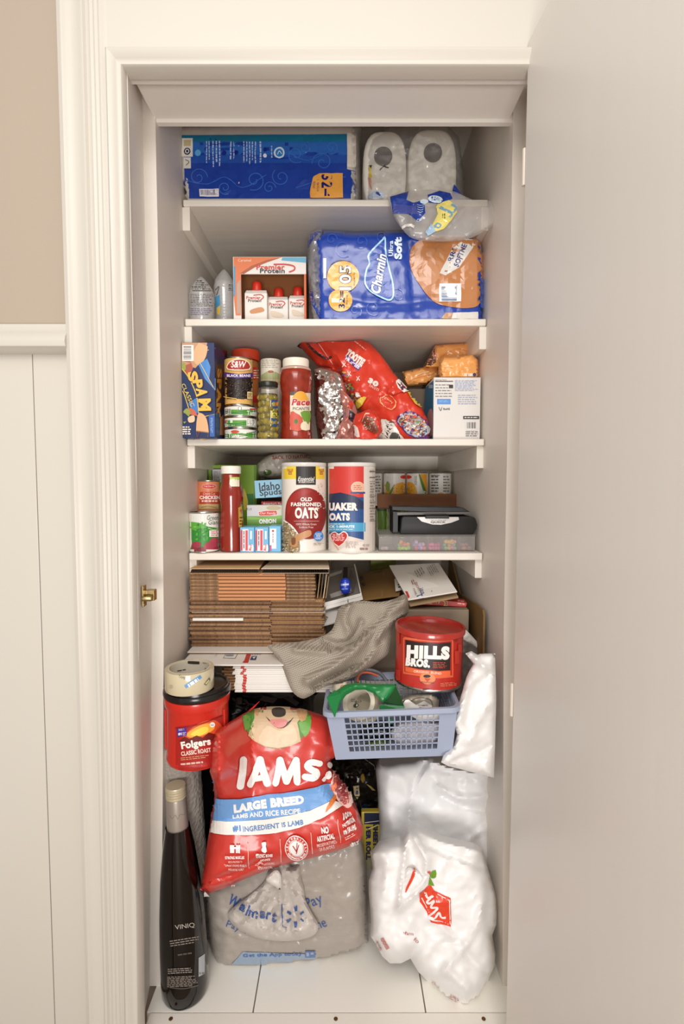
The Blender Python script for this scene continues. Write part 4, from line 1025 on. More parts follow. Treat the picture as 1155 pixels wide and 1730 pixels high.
# idaho spuds box on its red box, tilted
D = 1.53
a, b = xx(441, 850, D), xx(492, 850, D)
t = thing('red_box', 'flat red box under the light blue potato box', 'box', (a, D, S4))
g = G().box(a, b, D, D+.15, S4, zz(847.5, D)); part('box', g, mat('red_card', '#9c2c2c', .4), t, bev=.001)
p = Pr(g); p.T("America's Favorite", 466, 851, 45, 4, '#efe0dc', bold=.02, shear=.2).build(t)
g = pbox(431, 487, 810.5, D+.004, .06, zz(847.5, D)+.012).rot((xx(460, 847, D), D, zz(847, D)), math.radians(-3), 'Y')
t = thing('potato_box', 'light blue box of instant potatoes left of the oats', 'box', (xx(455, 840, D), D, zz(847, D)))
part('box', g, mat('light_blue_card', '#8fc0da', .4), t, bev=.001)
p = Pr(g); p.T('Idaho', 455, 821.5, 35, 14, '#22262a', rot=5, bold=.02).T('Spuds', 457, 833, 37, 13, '#22262a', rot=5, bold=.02).W([(438, 843), (460, 841), (476, 838)], .8, '#4a7fa0', rnd=False).build(t)
# onion soup box
D = 1.492
g = pbox(417, 480, 853.5, D, .035, S4, ym=880)
t = thing('soup_mix_box', 'green and white onion soup mix box behind the three dessert boxes', 'box', (xx(445, 880, D), D, S4))
part('box', g, mat('pale_green_card', '#cdc9bb', .4), t, bev=.001)
p = Pr(g); p.R(417.5, 872, 479, 888, '#6d9a3c').Q([(417.5, 872), (440, 875), (479, 870), (479, 876), (417.5, 878)], '#7fae48').R(417.5, 854.5, 436, 872, '#c9c6c9').T('EZ', 421, 860, 4, 7, '#4a6a3a', rot=90)
p.Q([(436, 864), (450, 862), (468, 862), (469, 870), (455, 872), (437, 872)], '#e9d8d0').Q([(437, 865), (450, 863), (467, 863), (468, 869), (455, 871), (438, 871)], '#cf3a30').T('Our Family', 452.5, 867.3, 27, 5, '#f4e8e2', shear=.15).T('ONION', 452, 880.5, 29, 8, '#f0eee4', rot=2, bold=.06)
p.E(462, 858, 12, 3.4, '#b9a880').build(t)
# three dessert boxes
for i, (x0, x1, yt, dd) in enumerate(((405.5, 429.5, 891, 0), (430.5, 453.5, 891, .002), (454.5, 474, 889, .001))):
    D = 1.418+dd
    lab = ['small red white and blue dessert box nearest the ketchup', 'middle one of the three small dessert boxes', 'small light blue dessert box beside the oats canister, white front'][i]
    g = pbox(x0, x1, yt, D, .062, S4, ym=915)
    t = thing('dessert_box', lab, 'box', ((g.v[0][0]+g.v[1][0])/2, D, S4), 'small dessert boxes')
    part('box', g, mat('sky_blue_card', '#6fb4dc', .4), t, bev=.0008)
    p = Pr(g)
    if i < 2:
        p.R(x0+1, yt+5, x0+4, yt+39, '#c02a36').R(x0+4, yt+3, x0+14, yt+40, '#e9e2e4').R(x0+9, yt+5, x0+13, yt+39, '#d2444e').R(x0+13, yt+2, x0+23, yt+42, '#4f93d4').Q([(x0+13.5, yt+40), (x0+14, yt+32), (x0+18, yt+28), (x0+22, yt+30), (x0+22, yt+40)], '#eee9ea', 2)
        p.T('JELL-O', x0+17.8, yt+34, 12, 4.6, '#c2202c', rot=80, bold=.06).R(x0+17, yt+6, x0+20, yt+20, '#e8eef4').L(x0+5, yt+6, x0+8, yt+38, 1, '#33304a', vert=True)
    else:
        p.R(x0+1, yt+4, x0+12, yt+38, '#ece8ea').E(x0+6.5, yt+8, 1.8, 1.8, '#a02a34').L(x0+5, yt+12, x0+8, yt+34, 1, '#b8707a', vert=True).R(x0+1, yt+32, x0+4, yt+42, '#c04a7a')
    p.build(t)
# two oats canisters
def canister(lab, x0, x1, yt, D, fn):
    cx, r, zt = pcyl(x0, x1, yt, D, S4, ym=860)
    t = thing('oats_canister', lab, 'canister', (cx, D, S4))
    zl = zz(yt+6.5, D-r)
    g = G().lathe(cx, D, [(r*.96, S4+.0005), (r*.985, S4+.002), (r*.985, zl)], 64)
    part('tube', g, mat('cream_canister', '#e6ded4', .35), t, smooth=True)
    part('bottom_rim', G().lathe(cx, D, [(r*.93, S4), (r*.995, S4), (r*.995, S4+.004), (r*.985, S4+.005)], 64), mat('white_plastic_rim', '#d8d2c9', .4), t, smooth=True)
    part('lid', G().lathe(cx, D, [(r*.99, zl+.0002), (r, zl+.001), (r, zt-.001), (r*.985, zt), (r*.95, zt), (r*.94, zt-.003), (0, zt-.003)], 64), mat('translucent_white_lid', '#dad5d0', .3), t, smooth=True)
    p = Pr(g, step=4, off=.0005); fn(p); p.build(t)
def oat1(p):
    p.R(475, 787, 552, 809, '#e8c93a').R(500, 786, 533, 819, '#2b2726').T('VALUE\nSIZE', 490, 797, 10, 10, '#b8643a', bold=.05).T('VALUE\nSIZE', 542, 797, 9, 10, '#b8643a', bold=.05)
    p.T('Essential', 517, 809, 28, 7, '#eee8e0', bold=.01, shear=.3).T('EVERYDAY.', 518, 814.5, 27, 2.6, '#e0dad2', bold=.03)
    p.Q([(482, 872), (485, 848), (497, 830), (515, 824), (534, 829), (546, 843), (550, 868), (546, 890), (534, 908), (512, 910), (498, 898), (484, 886)], '#8f231f', 4)
    p.Q([(486, 850), (497, 834), (515, 828), (528, 830), (510, 838), (497, 850), (487, 870)], '#a02b24', 3)
    for k in range(22): p.E(rr.uniform(536, 551), rr.uniform(816, 860), 1.6, 1, rr.choice(('#d8cdb8', '#c9bda5')), rot=rr.uniform(0, 90), n=6); p.off -= .0001
    p.T('OLD', 517, 843.5, 19, 6.5, '#f3ece4', bold=.04).T('FASHIONED', 516.5, 852, 49, 6.5, '#f3ece4', bold=.04).T('OATS', 517.5, 866.5, 38, 19, '#f3ece4', bold=.05).R(497, 880, 538, 880.7, '#d8b0a8')
    p.T('100% Whole Grain', 517, 885.5, 33, 3.4, '#ecd8d0').T('Sodium Free', 517, 890.5, 23, 3.4, '#ecd8d0')
    p.Q([(475, 881), (488, 883), (500, 895), (510, 915), (507, 937), (475, 937)], '#f2eee8', 3).Q([(475, 883), (486, 885), (497, 896), (506, 914), (504, 935), (475, 935)], '#a08a6a', 3)
    for k in range(190):
        x, y = rr.uniform(476, 504), rr.uniform(884, 933)
        if x-476 > (y-880)*.9+8: continue
        p.E(x, y, rr.uniform(1, 2.1), rr.uniform(.7, 1.3), rr.choice(('#c9b692', '#b79f78', '#8f7856', '#d8c8aa', '#6f5a40')), rot=rr.uniform(0, 90), n=6); p.off -= .0001
    p.Q([(500, 905), (520, 895), (525, 900), (522, 906), (506, 913), (503, 922), (497, 924), (492, 918)], '#c08a58', 3).Q([(494, 910), (500, 908), (500, 918), (495, 920)], '#7a5032', 3)
    p.E(535.5, 905.5, 7.6, 8.4, '#3f7fc4').T('GOOD\nFOR\nHEART', 535.5, 905.5, 10, 11, '#dfe8f4', bold=.02).L(528, 917, 543, 921, 2, '#a08a6a').L(548, 900, 551, 928, 2, '#6b6660', vert=True)
canister('white and dark red oats canister with yellow band, left of the pair', 475, 552, 781, 1.47, oat1)
def oat2(p):
    p.R(553, 787.5, 614, 880, '#cc3b33').R(553, 840, 614, 913, '#264c84').Q([(553, 835), (575, 832), (600, 838), (614, 848), (614, 860), (553, 860)], '#23304f', 0)
    p.R(614, 787, 636, 930, '#d9cfc6').R(553, 883, 617, 898, '#4b9fc6')
    p.Q([(553, 902), (590, 906), (614, 912), (614, 913), (590, 920), (553, 938)], '#d8cbc2')
    p.E(604, 824, 11.5, 10.5, '#d9c3a4').E(604, 824, 10.3, 9.4, '#e0ae94').L(597, 819, 611, 828, 3, '#b5685a').R(592, 831, 616, 834, '#31448a')
    p.T('UAKER', 580, 856.5, 49, 14, '#1c3054', bold=.1).T('UAKER', 580, 856, 48, 13.5, '#efe8e0', bold=.07).T('OATS', 574, 873, 34, 13, '#efe8e0', bold=.07)
    p.T('ICK 1-MINUTE', 577, 889.5, 43, 4.4, '#e4f0f4', bold=.05).L(556, 884, 586, 886.5, 1, '#cfe6ee').L(556, 893, 611, 895.5, 1, '#cfe6ee')
    p.Q([(573, 924), (560, 911), (560, 901), (567, 898), (573, 902), (580, 897), (587, 901), (587, 910)], '#f0dcd4', 2).Q([(573, 922.5), (561, 910), (561, 902), (567, 899.5), (573, 904), (580, 899), (585.5, 902), (585.5, 909)], '#bf2e2c', 2).L(563, 902, 584, 914, 5, '#f0d8d0')
    p.L(584, 914, 606, 926, 5, '#b59a92', th=.35).T('42 OZ', 617, 921, 11, 3.4, '#8c6a60').L(607, 925, 624, 929, 1, '#a08078', th=.8)
    p.W([(561, 912), (573, 929), (566, 921)], 1, '#c9a084')
    for y in (797, 806, 813, 868, 858, 838, 848, 880): p.R(622.5, y, 632, y+(1.4 if y in (806, 858) else .6), '#4a4440')
    p.L(623, 815, 631, 880, 14, '#8c8078', th=.4).T('Nutrition', 627, 796, 9, 2.6, '#3a3430', bold=.03)
canister('red and blue oats canister with a heart, right of the pair', 553, 635, 781, 1.462, oat2)
# plastic bag pushed in behind, on top
g = blob([(432, 800), (434, 785), (452, 770), (480, 765), (515, 767), (527, 778), (522, 800), (500, 812), (470, 812), (445, 808)], 1.69, .04, .04, R=20, step=4, amp=.012, scale=26, amp2=.014, scale2=30, seed=61)
t = thing('produce_bag', 'crumpled translucent plastic bag with red print behind the potato box', 'bag', (-.13, 1.69, zz(812, 1.69)))
part('bag', g, mat('milky_bag', '#cfc8be', .3, bump=.5, bscale=24, bdist=.006), t, smooth=True)
p = Pr(g, step=4, off=.0012); p.T('BACK TO NATURE', 492, 772.5, 64, 6, '#b0564a', rot=2, bold=.02).E(452, 798, 7, 5, '#6f8a4a').build(t, m=INKG)
g = G().box(xx(436, 850, 1.66), xx(530, 850, 1.66), 1.685, 1.82, S4, zz(812, 1.69)+.004)
t = thing('storage_tin', 'box hidden behind the potato box, carrying the plastic bag', 'box', (-.13, 1.64, S4)); part('box', g, mat('dim_card', '#4d463f', .6), t, bev=.001)
# vegetable cans in trays at the back right
def tray_can(lab, x0, x1, yt, D, zb, kind, grp):
    t, g, _ = can('vegetable_can', lab, 'can', x0, x1, yt, D, zb, grp, ym=(yt+ypx(zb, D))/2)
    p = Pr(g, step=4)
    c = (x0+x1)/2; y0, y1 = yt+3, (ypx(zb, D-.03)-2 if kind == 'bean' else yt+40)
    if kind != 'bean': p.R(x0, y0-1, x1, y1+25, '#d6d2cb')
    if kind == 'nut':
        p.R(x0, y0-1, x1, y1, '#d2cec8').L(c-15, y0+2, c-2, y1-6, 6, '#55504c').L(c+5, y0+2, c+16, y1-6, 6, '#77726c').E(c+1, y1-1, 6, 5, '#cf8f2c').T('Nutrition Facts', c-8, y0+2, 14, 2.4, '#2c2a28', bold=.04)
    elif kind == 'corn1':
        p.R(x0, y0-1, x1, y1, '#d6d2cb').Q([(x0, y1-16), (x0+8, y1-20), (x0+14, y1-4), (x0+10, y1), (x0, y1)], '#dca332', 2).Q([(c-4, y1-2), (c, y1-18), (c+8, y1-22), (c+19, y1-22), (c+19, y1), (c-4, y1)], '#e0a22e', 2).Q([(c-12, y1-25), (c-7, y1-20), (c-9, y1-6), (c-14, y1-14)], '#8a9a4a', 2).Q([(c-10, y1), (c-6, y1-10), (c+1, y1-21), (c-3, y1-8), (c-7, y1)], '#5f7f34', 2)
        for k in range(40): p.E(rr.uniform(c-1, c+17), rr.uniform(y1-17, y1-1), 1.2, .9, rr.choice(('#eab94a', '#cf8a20')), n=6); p.off -= .0001
        p.E(x1-3, y0+5, 6, 3, '#cf3a30')
    elif kind == 'corn2':
        p.R(x0, y0-1, x1, y1, '#d6d2cb').Q([(x0, y1-21), (x0+10, y1-23), (x0+17, y1-14), (x0+18, y1), (x0, y1)], '#e0a22e', 2)
        for k in range(40): p.E(rr.uniform(x0+1, x0+14), rr.uniform(y1-17, y1-1), 1.2, .9, rr.choice(('#eab94a', '#cf8a20')), n=6); p.off -= .0001
        p.E(x0+4, y0+5, 6, 3, '#cf3a30').Q([(x1-15, y0), (x1-3, y0), (x1-2, y1-2), (x1-8, y1-8)], '#d9942a', 0).Q([(x1-16, y0+2), (x1-13, y0+3), (x1-4, y1-8), (x1-8, y1-6)], '#4f7a2c', 2).E(x1-10, y1-3, 8, 6, '#c9cfc4').T('KERNEL', c-2, y0+10, 16, 4, '#8a7a60', rot=90)
    else:
        p.R(x0, y0-1, x1, y1, '#3d5a1e')
        for k in range(9): p.W([(x0+2+k*2.6, y1), (x0+5+k*2.6, (y0+y1)/2), (x0+3+k*2.6, y0+2)], 1.6, ('#7fa03c', '#5d8a2c', '#8fb04c')[k % 3], rnd=False); p.off -= .0001
        p.Q([(x0, y0+3), (x0+8, y0), (x0+10, y1), (x0, y1)], '#c9c6b4').T('CUT', x0+5, (y0+y1)/2, 14, 4, '#3c4a2c', rot=90)
    p.build(t)
DC = 1.79
zt1 = zz(836, DC-.036)
cx0, cx1 = xx(636, 850, DC), xx(770, 850, DC)
TR = mat('brown_tray_card', '#8c5c3c', .7)
for n_, (x0, x1) in enumerate(((625, 655), (658, 692))):
    tray_can(['green bean can, left of two on the shelf under the corn cans', 'green bean can, right of two on the shelf under the corn cans'][n_], x0+4, x1+4, 858, 1.80, S4, 'bean', 'green bean cans')
zlow = zz(858, 1.80-.034)
t = thing('card_tray', 'shallow brown cardboard tray holding the small corn cans', 'tray', (.2, 1.75, zlow))
zt0 = zlow+.0005
part('tray_bottom', G().box(cx0, cx1, DC-.042, DC+.04, zt0, zt0+.003), TR, t)
part('tray_front', G().box(cx0, cx1, DC-.046, DC-.043, zt0, zt1+.003), TR, t)
part('tray_back', G().box(cx0, cx1, DC+.041, DC+.044, zt0, zt1+.003), TR, t)
part('tray_side', G().box(cx1-.003, cx1, DC-.042, DC+.04, zt0+.003, zt1+.003), TR, t); part('tray_side', G().box(cx0, cx0+.003, DC-.042, DC+.04, zt0+.003, zt1+.003), TR, t)
for i, (x0, x1, kd, lab) in enumerate(((612, 646, 'nut', 'small can beside the oats canister, first in the tray'), (647, 684.5, 'corn1', 'small corn can with green husk, second in the tray'), (685.5, 723, 'corn2', 'small corn can with a cob at its right edge, third in the tray'), (724.5, 762, 'nut', 'small can with nutrition print, last in the tray'))):
    if i == 0: x0 = 639.5-30
    tray_can(lab, x0, x1, 798, DC, zt0+.0035, kd, 'corn cans in the tray')
# clear bead organiser
D = 1.435
bx0, bx1 = xx(640, 915, D), xx(802, 915, D)
zt = zz(906, D)
t = thing('bead_organiser', 'clear plastic organiser box with coloured beads in its compartments', 'box', ((bx0+bx1)/2, D, S4))
CLP = film('organiser_plastic', milky=.16, dens=.02, bscale=6, bump=.1, tint='#cfc8c6', rough=.5)
w_ = .0018; dp = .16
part('tray_bottom', G().box(bx0, bx1, D, D+dp, S4, S4+w_), CLP, t)
for y in (D, D+dp-w_): part('tray_wall', G().box(bx0, bx1, y, y+w_, S4+w_, zt), CLP, t)
for x in (bx0, bx1-w_): part('tray_wall', G().box(x, x+w_, D+w_, D+dp-w_, S4+w_, zt), CLP, t)
ds = [xx(q, 915, D) for q in (671, 697, 723, 748, 776)]
for x in ds: part('divider', G().box(x, x+.0015, D+w_, D+dp-w_, S4+w_, zt-.001), CLP, t)
part('lid', G().box(bx0-.002, bx1+.002, D-.002, D+dp+.002, zt+.0003, zt+.0045), CLP, t, bev=.001)
cells = [bx0]+ds+[bx1]
bc = [('#b9a0a0',), ('#a8d23a', '#8fc42c', '#e2703a', '#e88a4a'), ('#d9604a', '#b89ad0', '#8f7ac0', '#e0b0c0'), ('#d8508a', '#e06aa0', '#c8407a'), ('#e08aa0', '#c86aa0', '#6fae7a', '#d9b04a'), ('#b06a4a', '#a05a4a', '#8a6a5a')]
bm_ = {}
for i in range(6):
    a, b = cells[i]+.006, cells[i+1]-.006
    n = (2, 9, 9, 8, 12, 7)[i]
    for k in range(n):
        c = bc[i][min(len(bc[i])-1, int(k/n*len(bc[i])))] if i == 1 else rr.choice(bc[i])
        rad = rr.uniform(.0052, .0068); x = a+(b-a)*((k % 4)+.5)/4+rr.uniform(-.002, .002); y = D+.010+.010*(k//4 % 2)+rr.uniform(0, .006); z = S4+w_+rad*.8+(k//4)*.0095
        if c not in bm_:
            m = mat('bead_'+c[1:], c, .3)
            g = G().lathe(0, 0, [(.25, -.55), (.7, -.75), (1, -.3), (1, .3), (.7, .75), (.25, .55)], 10)
            o = part('bead', g, m, t, smooth=True); o.data.transform(Matrix.Translation(ORG[t.name])); bm_[c] = o
        else:
            o = bm_[c].copy(); COL.objects.link(o)
        o.scale = (rad,)*3; o.location = Vector((x, y, z))-ORG[t.name]; o.rotation_euler = (rr.uniform(0, 3), rr.uniform(0, 3), 0)
# black hole punch / machine on top
t = thing('black_machine', 'black plastic desktop machine with silver label lying on the bead organiser', 'machine', (.2, 1.44, zt+.0046))
BK = mat('black_plastic', '#181617', .5, bump=.05, bscale=200); BK2 = mat('satin_black', '#131112', .42)
z0 = zt+.0048
def ml(x0, x1, y0, y1): return xx(x0, 880, 1.45), xx(x1, 880, 1.45)
a, b = xx(676, 890, 1.44), xx(807, 890, 1.44)
hh = zz(873, 1.44)-z0
g = G().prism([(a, z0+.004), (a+.004, z0), (b-.012, z0), (b-.002, z0+hh*.3), (b, z0+hh*.55), (b-.006, z0+hh*.9), (b-.014, z0+hh), (a+.01, z0+hh), (a+.004, z0+hh*.9)], 1.445, 1.56)
part('lower_body', g, BK, t, bev=.002, smooth=True)
g2 = G().prism([(xx(664, 880, 1.45), z0), (a-.002, z0), (a-.002, z0+hh+.012), (xx(664, 880, 1.45), z0+hh+.014)], 1.47, 1.57)
part('end_cap', g2, BK2, t, bev=.002)
z2 = zz(870, 1.45); z3 = zz(858, 1.45)
part('top_arm', G().prism([(xx(663, 870, 1.45), z0+hh+.015), (xx(797, 870, 1.45), z0+hh+.004), (xx(799, 868, 1.45), z2+.006), (xx(785, 862, 1.45), z3), (xx(663, 862, 1.45), z3+.003)], 1.475, 1.57), BK2, t, bev=.002)
part('rail', G().prism([(xx(671, 868, 1.46), zz(871, 1.46)), (xx(797, 868, 1.46), zz(869, 1.46)), (xx(797, 868, 1.46), zz(865, 1.46)), (xx(671, 868, 1.46), zz(866, 1.46))], 1.468, 1.4745), mat('grey_rail', '#57524f', .3), t, bev=.0005)
pp = [P(x, y, 1.444) for x, y in ((704, 873.5), (774, 873.5), (775, 878), (762, 883), (745, 886.5), (730, 886), (712, 881))]
part('badge', G().prism([(q[0], q[2]) for q in pp], 1.4425, 1.4449), mat('silver_badge', '#b8b4b0', .3, metal=.3), t)
p = Pr(G().box(a, b, 1.4424, 1.4445, z0, z0+hh)); p.T('QUICK', 740, 882.5, 26, 4, '#4a4644', bold=.04).L(728, 878, 756, 880, 1, '#8a8682').build(t)
part('button', G().box(xx(718, 876, 1.44), xx(758, 876, 1.44), 1.436, 1.447, zz(876, 1.44), zz(871, 1.44)), BK2, t, bev=.001)

# ============================================================ the piles under the shelves
# ---- flat white mailers, a pile of ten
def mailer_mesh(w, d, h, m_red=True):
    """a folded flat carton: body, tucked flap edge and a bevelled fold"""
    g = G().box(0, w, 0, d, 0, h*.46); g.box(.0008, w-.0005, .0012, d, h*.5, h*.96)
    g.box(0, w, d-.003, d, h*.46, h*.5)
    return g
MD = 1.295
zt = zz(1120, MD); hh = (zt-S5)/10
xl0, xr0 = xx(397, 1140, MD), .01
proto = None
def redtape(x0, x1, y, z0, z1, par):
    return part('red_stripe', G().box(x0, x1, y-.0006, y, z0, z1), mat('red_print', '#c3352c', .5), par)
labs = ['lowest of the pile of flat white mailers with red edge marks', 'second from the bottom in the pile of flat white mailers', 'third from the bottom in the pile of flat white mailers', 'fourth from the bottom in the pile of flat white mailers', 'fifth from the bottom, middle of the flat white mailers',
        'fifth from the top in the pile of flat white mailers', 'fourth from the top in the pile of flat white mailers', 'third from the top in the pile of flat white mailers', 'second from the top in the pile of flat white mailers']
srcs = []
for i in range(9):
    z = S5+i*hh; dx = R_.uniform(-.004, .004)
    if not srcs:
        t = thing('flat_mailer', labs[i], 'mailer', (xl0, MD, z), 'pile of flat white mailers')
        a = part('mailer_body', mailer_mesh(xr0-xl0, .26, hh-.0004), CARDW, None, bev=0)
        a.parent = t; ORG[a.name] = ORG[t.name]
        s1 = part('red_stripe', G().box(.020, .029, -.0005, 0, .0002, hh*.44), mat('red_print', '#c3352c', .5)); s1.parent = t
        s2 = part('red_stripe', G().box(.021, .030, .0008, .00115, hh*.52, hh*.95), mat('red_print', '#c3352c', .5)); s2.parent = t
        ce = part('brown_end', G().box(-.030, -.0005, .012, .24, .0006, hh*.8), EDGE); ce.parent = t
        srcs = [a, s1, s2, ce]; first = t; kids = [a, s1, s2, ce]
        t.location = (xl0+dx, MD, z)
    else:
        t = first.copy(); COL.objects.link(t); t['label'] = labs[i]; t.location = (xl0+dx-.004*(i > 5), MD+R_.uniform(0, .003)+.002*(i == 0), z)
        for k in kids:
            c = k.copy(); COL.objects.link(c); c.parent = t
# the top one, reaching across to the wall
t = thing('flat_mailer', 'top white mailer of the pile, with barcode and blue emblem, reaching the left wall', 'mailer', (-.2, MD, zt-hh), 'pile of flat white mailers')
z1 = zt-hh+.0004
g = G().slab([(-.408, MD-.012, zt), (.0, MD-.012, zt), (.0, 1.59, zt), (-.408, 1.59, zt)], .0015)
g = G().box(-.408, .0, MD-.012, 1.59, zt-.0035, zt)
part('mailer_body', g, CARDW, t, bev=.0005)
part('under_flap', G().box(xl0-.055, -.01, MD-.003, 1.56, z1, zt-.004), EDGE, t)
p = Pr(g, step=None, off=.0003)
p.Q([(420, 1094), (428, 1094), (419, 1120), (411, 1120)], '#c3352c').Q([(419, 1117), (411.5, 1117), (409, 1119.5), (417, 1119.5)], '#c3352c')
p.W([(388, 1094), (377, 1112), (397, 1112.5), (407, 1094.5)], 1, '#55565e', sm=0)
for k in range(5): p.Q([(390-k*2, 1095+k*3), (401-k*1.6, 1095+k*3), (400-k*1.6, 1096.8+k*3), (389-k*2, 1096.8+k*3)], '#7c86a8')
p.Q([(425, 1109), (434, 1109), (432, 1115.5), (422, 1115.5)], '#2b3a6b').Q([(426, 1111), (432, 1110), (429, 1114)], '#e4e4ea')
for k in range(4): p.Q([(429+k*4.6, 1095), (431+k*4.6, 1095), (427+k*4.2, 1107), (425+k*4.2, 1107)], '#8b8f98' if k % 2 else '#a87c80')
p.W([(326, 1098), (331, 1098.5)], .8, '#b0aca4').W([(361, 1106), (366, 1107), (363, 1110)], .8, '#c9c4bc')
p.build(t)
# sheet lying on it
zc = zt
t = thing('white_mailer', 'thin white mailer with two red stripes under the brown carton stack', 'mailer', (-.2, 1.37, zc))
zs_ = zz(1084, 1.385)
g = G().box(-.413, .0, 1.362, 1.60, zc+.0003, zc+.0048)
part('mailer_lower', g, mat('pale_kraft_edge', '#8f7458', .8), t)
g = G().box(-.412, .0, 1.358, 1.60, zc+.005, zc+.0075)
part('mailer_upper', g, CARDW, t)
p = Pr(g, step=None); p.Q([(369, 1083), (374, 1083), (369, 1091), (362, 1091)], '#c3352c').Q([(392, 1083), (396, 1083), (391, 1091), (384, 1091)], '#c3352c').build(t)
zc += .0076
# ---- 22 thin brown cartons, then 7 thicker ones, then opened flaps on top
zC1 = zz(1013, 1.40); n = 22; hC = (zC1-zc)/n
xa, xb = xx(322, 1050, 1.41), xx(545, 1050, 1.40)
EDGES = [mat('corrugated_edge_%d' % k, c, .9, bump=1.0, bscale=240, stretch=(1, 1, .3), var=.3, vscale=150) for k, c in enumerate(('#8a684b', '#70523b', '#9a7858', '#5f4532'))]
WEDGE = mat('white_lined_edge', '#d2c6b6', .7, var=.1, vscale=100)
first = None
words_ = ['lowest', 'second from the bottom', 'third from the bottom', 'fourth from the bottom', 'fifth from the bottom', 'sixth from the bottom', 'seventh from the bottom', 'eighth from the bottom', 'ninth from the bottom', 'tenth from the bottom', 'eleventh from the bottom']
tops_ = ['topmost', 'second from the top', 'third from the top', 'fourth from the top', 'fifth from the top', 'sixth from the top', 'seventh from the top', 'eighth from the top', 'ninth from the top', 'tenth from the top', 'eleventh from the top']
def stack(name, n, z0, h, x0, x1, D, dep, lab, group, seed, jit, mats, white=()):
    rr = random.Random(seed); prot = {}
    for i in range(n):
        pos = words_[i] if i < n//2 else tops_[n-1-i]
        key = (i % len(mats), i in white)
        t = thing(name, lab % pos, 'carton', (x0, D, z0+i*h), group)
        if key not in prot:
            w_ = x1-x0; g = G(); k = 0
            top = part('liner_sheet', G().box(0, w_, .0008, dep, h*.80, h*.97), WEDGE if key[1] else KRAFT); 
            b1 = part('corrugated_core', G().box(.0006, w_*.60, 0, dep, 0, h*.78), mats[key[0]])
            b2 = part('corrugated_core', G().box(w_*.605, w_-.001, .0015, dep, 0, h*.78), mats[(key[0]+1) % len(mats)])
            prot[key] = [top, b1, b2]; ks = prot[key]
        else: ks = [k_.copy() for k_ in prot[key]]; [COL.objects.link(k_) for k_ in ks]
        for k_ in ks: k_.parent = t
        t.location = (x0+rr.uniform(0, jit), D+rr.uniform(-.5, 1)*jit*.5, z0+i*h)
    return z0+n*h
ze = stack('flat_carton', n, zc, hC, xa-.004, xb-.002, 1.40, .20, 'thin flattened brown carton, %s in the lower carton stack', 'thin flattened cartons', 5, .009, EDGES, white=(9, 15, 16))
ww = thing('white_strip', 'white folded card edge with red end sticking out of the thin carton stack', 'card', (xa, 1.39, zz(1046, 1.40)))
g = G().box(xx(326, 1045, 1.39), xx(411, 1045, 1.39), 1.386, 1.394, zz(1048, 1.39), zz(1044, 1.39)); part('card', g, CARDW, ww)
Pr(g, step=None).R(331, 1043, 336, 1049, '#b8453a').build(ww)
zB1 = zz(967, 1.39); nB = 8; hB = (zB1-ze)/nB
x0, x1 = xx(319, 990, 1.395), xx(532, 990, 1.395)
x0 = max(x0, XL+.003)
rr = random.Random(8); KR2 = mat('kraft_fold', '#c68d62', .7, bump=.2, bscale=90, stretch=(.2, 1, 1)); prot = None
for i in range(nB):
    pos = (['lowest', 'second from the bottom', 'third from the bottom', 'fourth from the bottom'] + ['fourth from the top', 'third from the top', 'second from the top', 'topmost'])[i]
    t = thing('folded_carton', 'folded kraft carton with a smooth creased middle, %s of eight' % pos, 'carton', (x0, 1.38, ze+i*hB), 'folded kraft cartons')
    w_ = x1-x0
    if prot is None:
        fold = G(); m0, m1 = w_*.235, w_*.765
        pr = [(.0, .0003), (-.004, hB*.12), (-.0055, hB*.45), (-.004, hB*.8), (0, hB*.93), (.19, hB*.93), (.19, .0003)]
        fold.add([(x, y, z) for x in (m0, m1) for y, z in pr], [(j, (j+1) % 7, 7+(j+1) % 7, 7+j) for j in range(7)]+[tuple(range(7)), tuple(range(13, 6, -1))])
        prot = [part('creased_fold', fold, KR2, smooth=True),
                part('flap_end', G().box(0, m0-.001, .002, .19, 0, hB*.42), EDGES[0]), part('flap_end', G().box(.001, m0-.001, .001, .19, hB*.47, hB*.92), EDGES[2]),
                part('flap_end', G().box(m1+.001, w_, .002, .19, 0, hB*.45), EDGES[2]), part('flap_end', G().box(m1+.001, w_-.002, .001, .19, hB*.5, hB*.92), EDGES[1])]
        ks = prot
    else: ks = [k_.copy() for k_ in prot]; [COL.objects.link(k_) for k_ in ks]
    for k_ in ks: k_.parent = t
    t.location = (x0+rr.uniform(0, .003), 1.386+rr.uniform(-.002, .003), ze+i*hB)
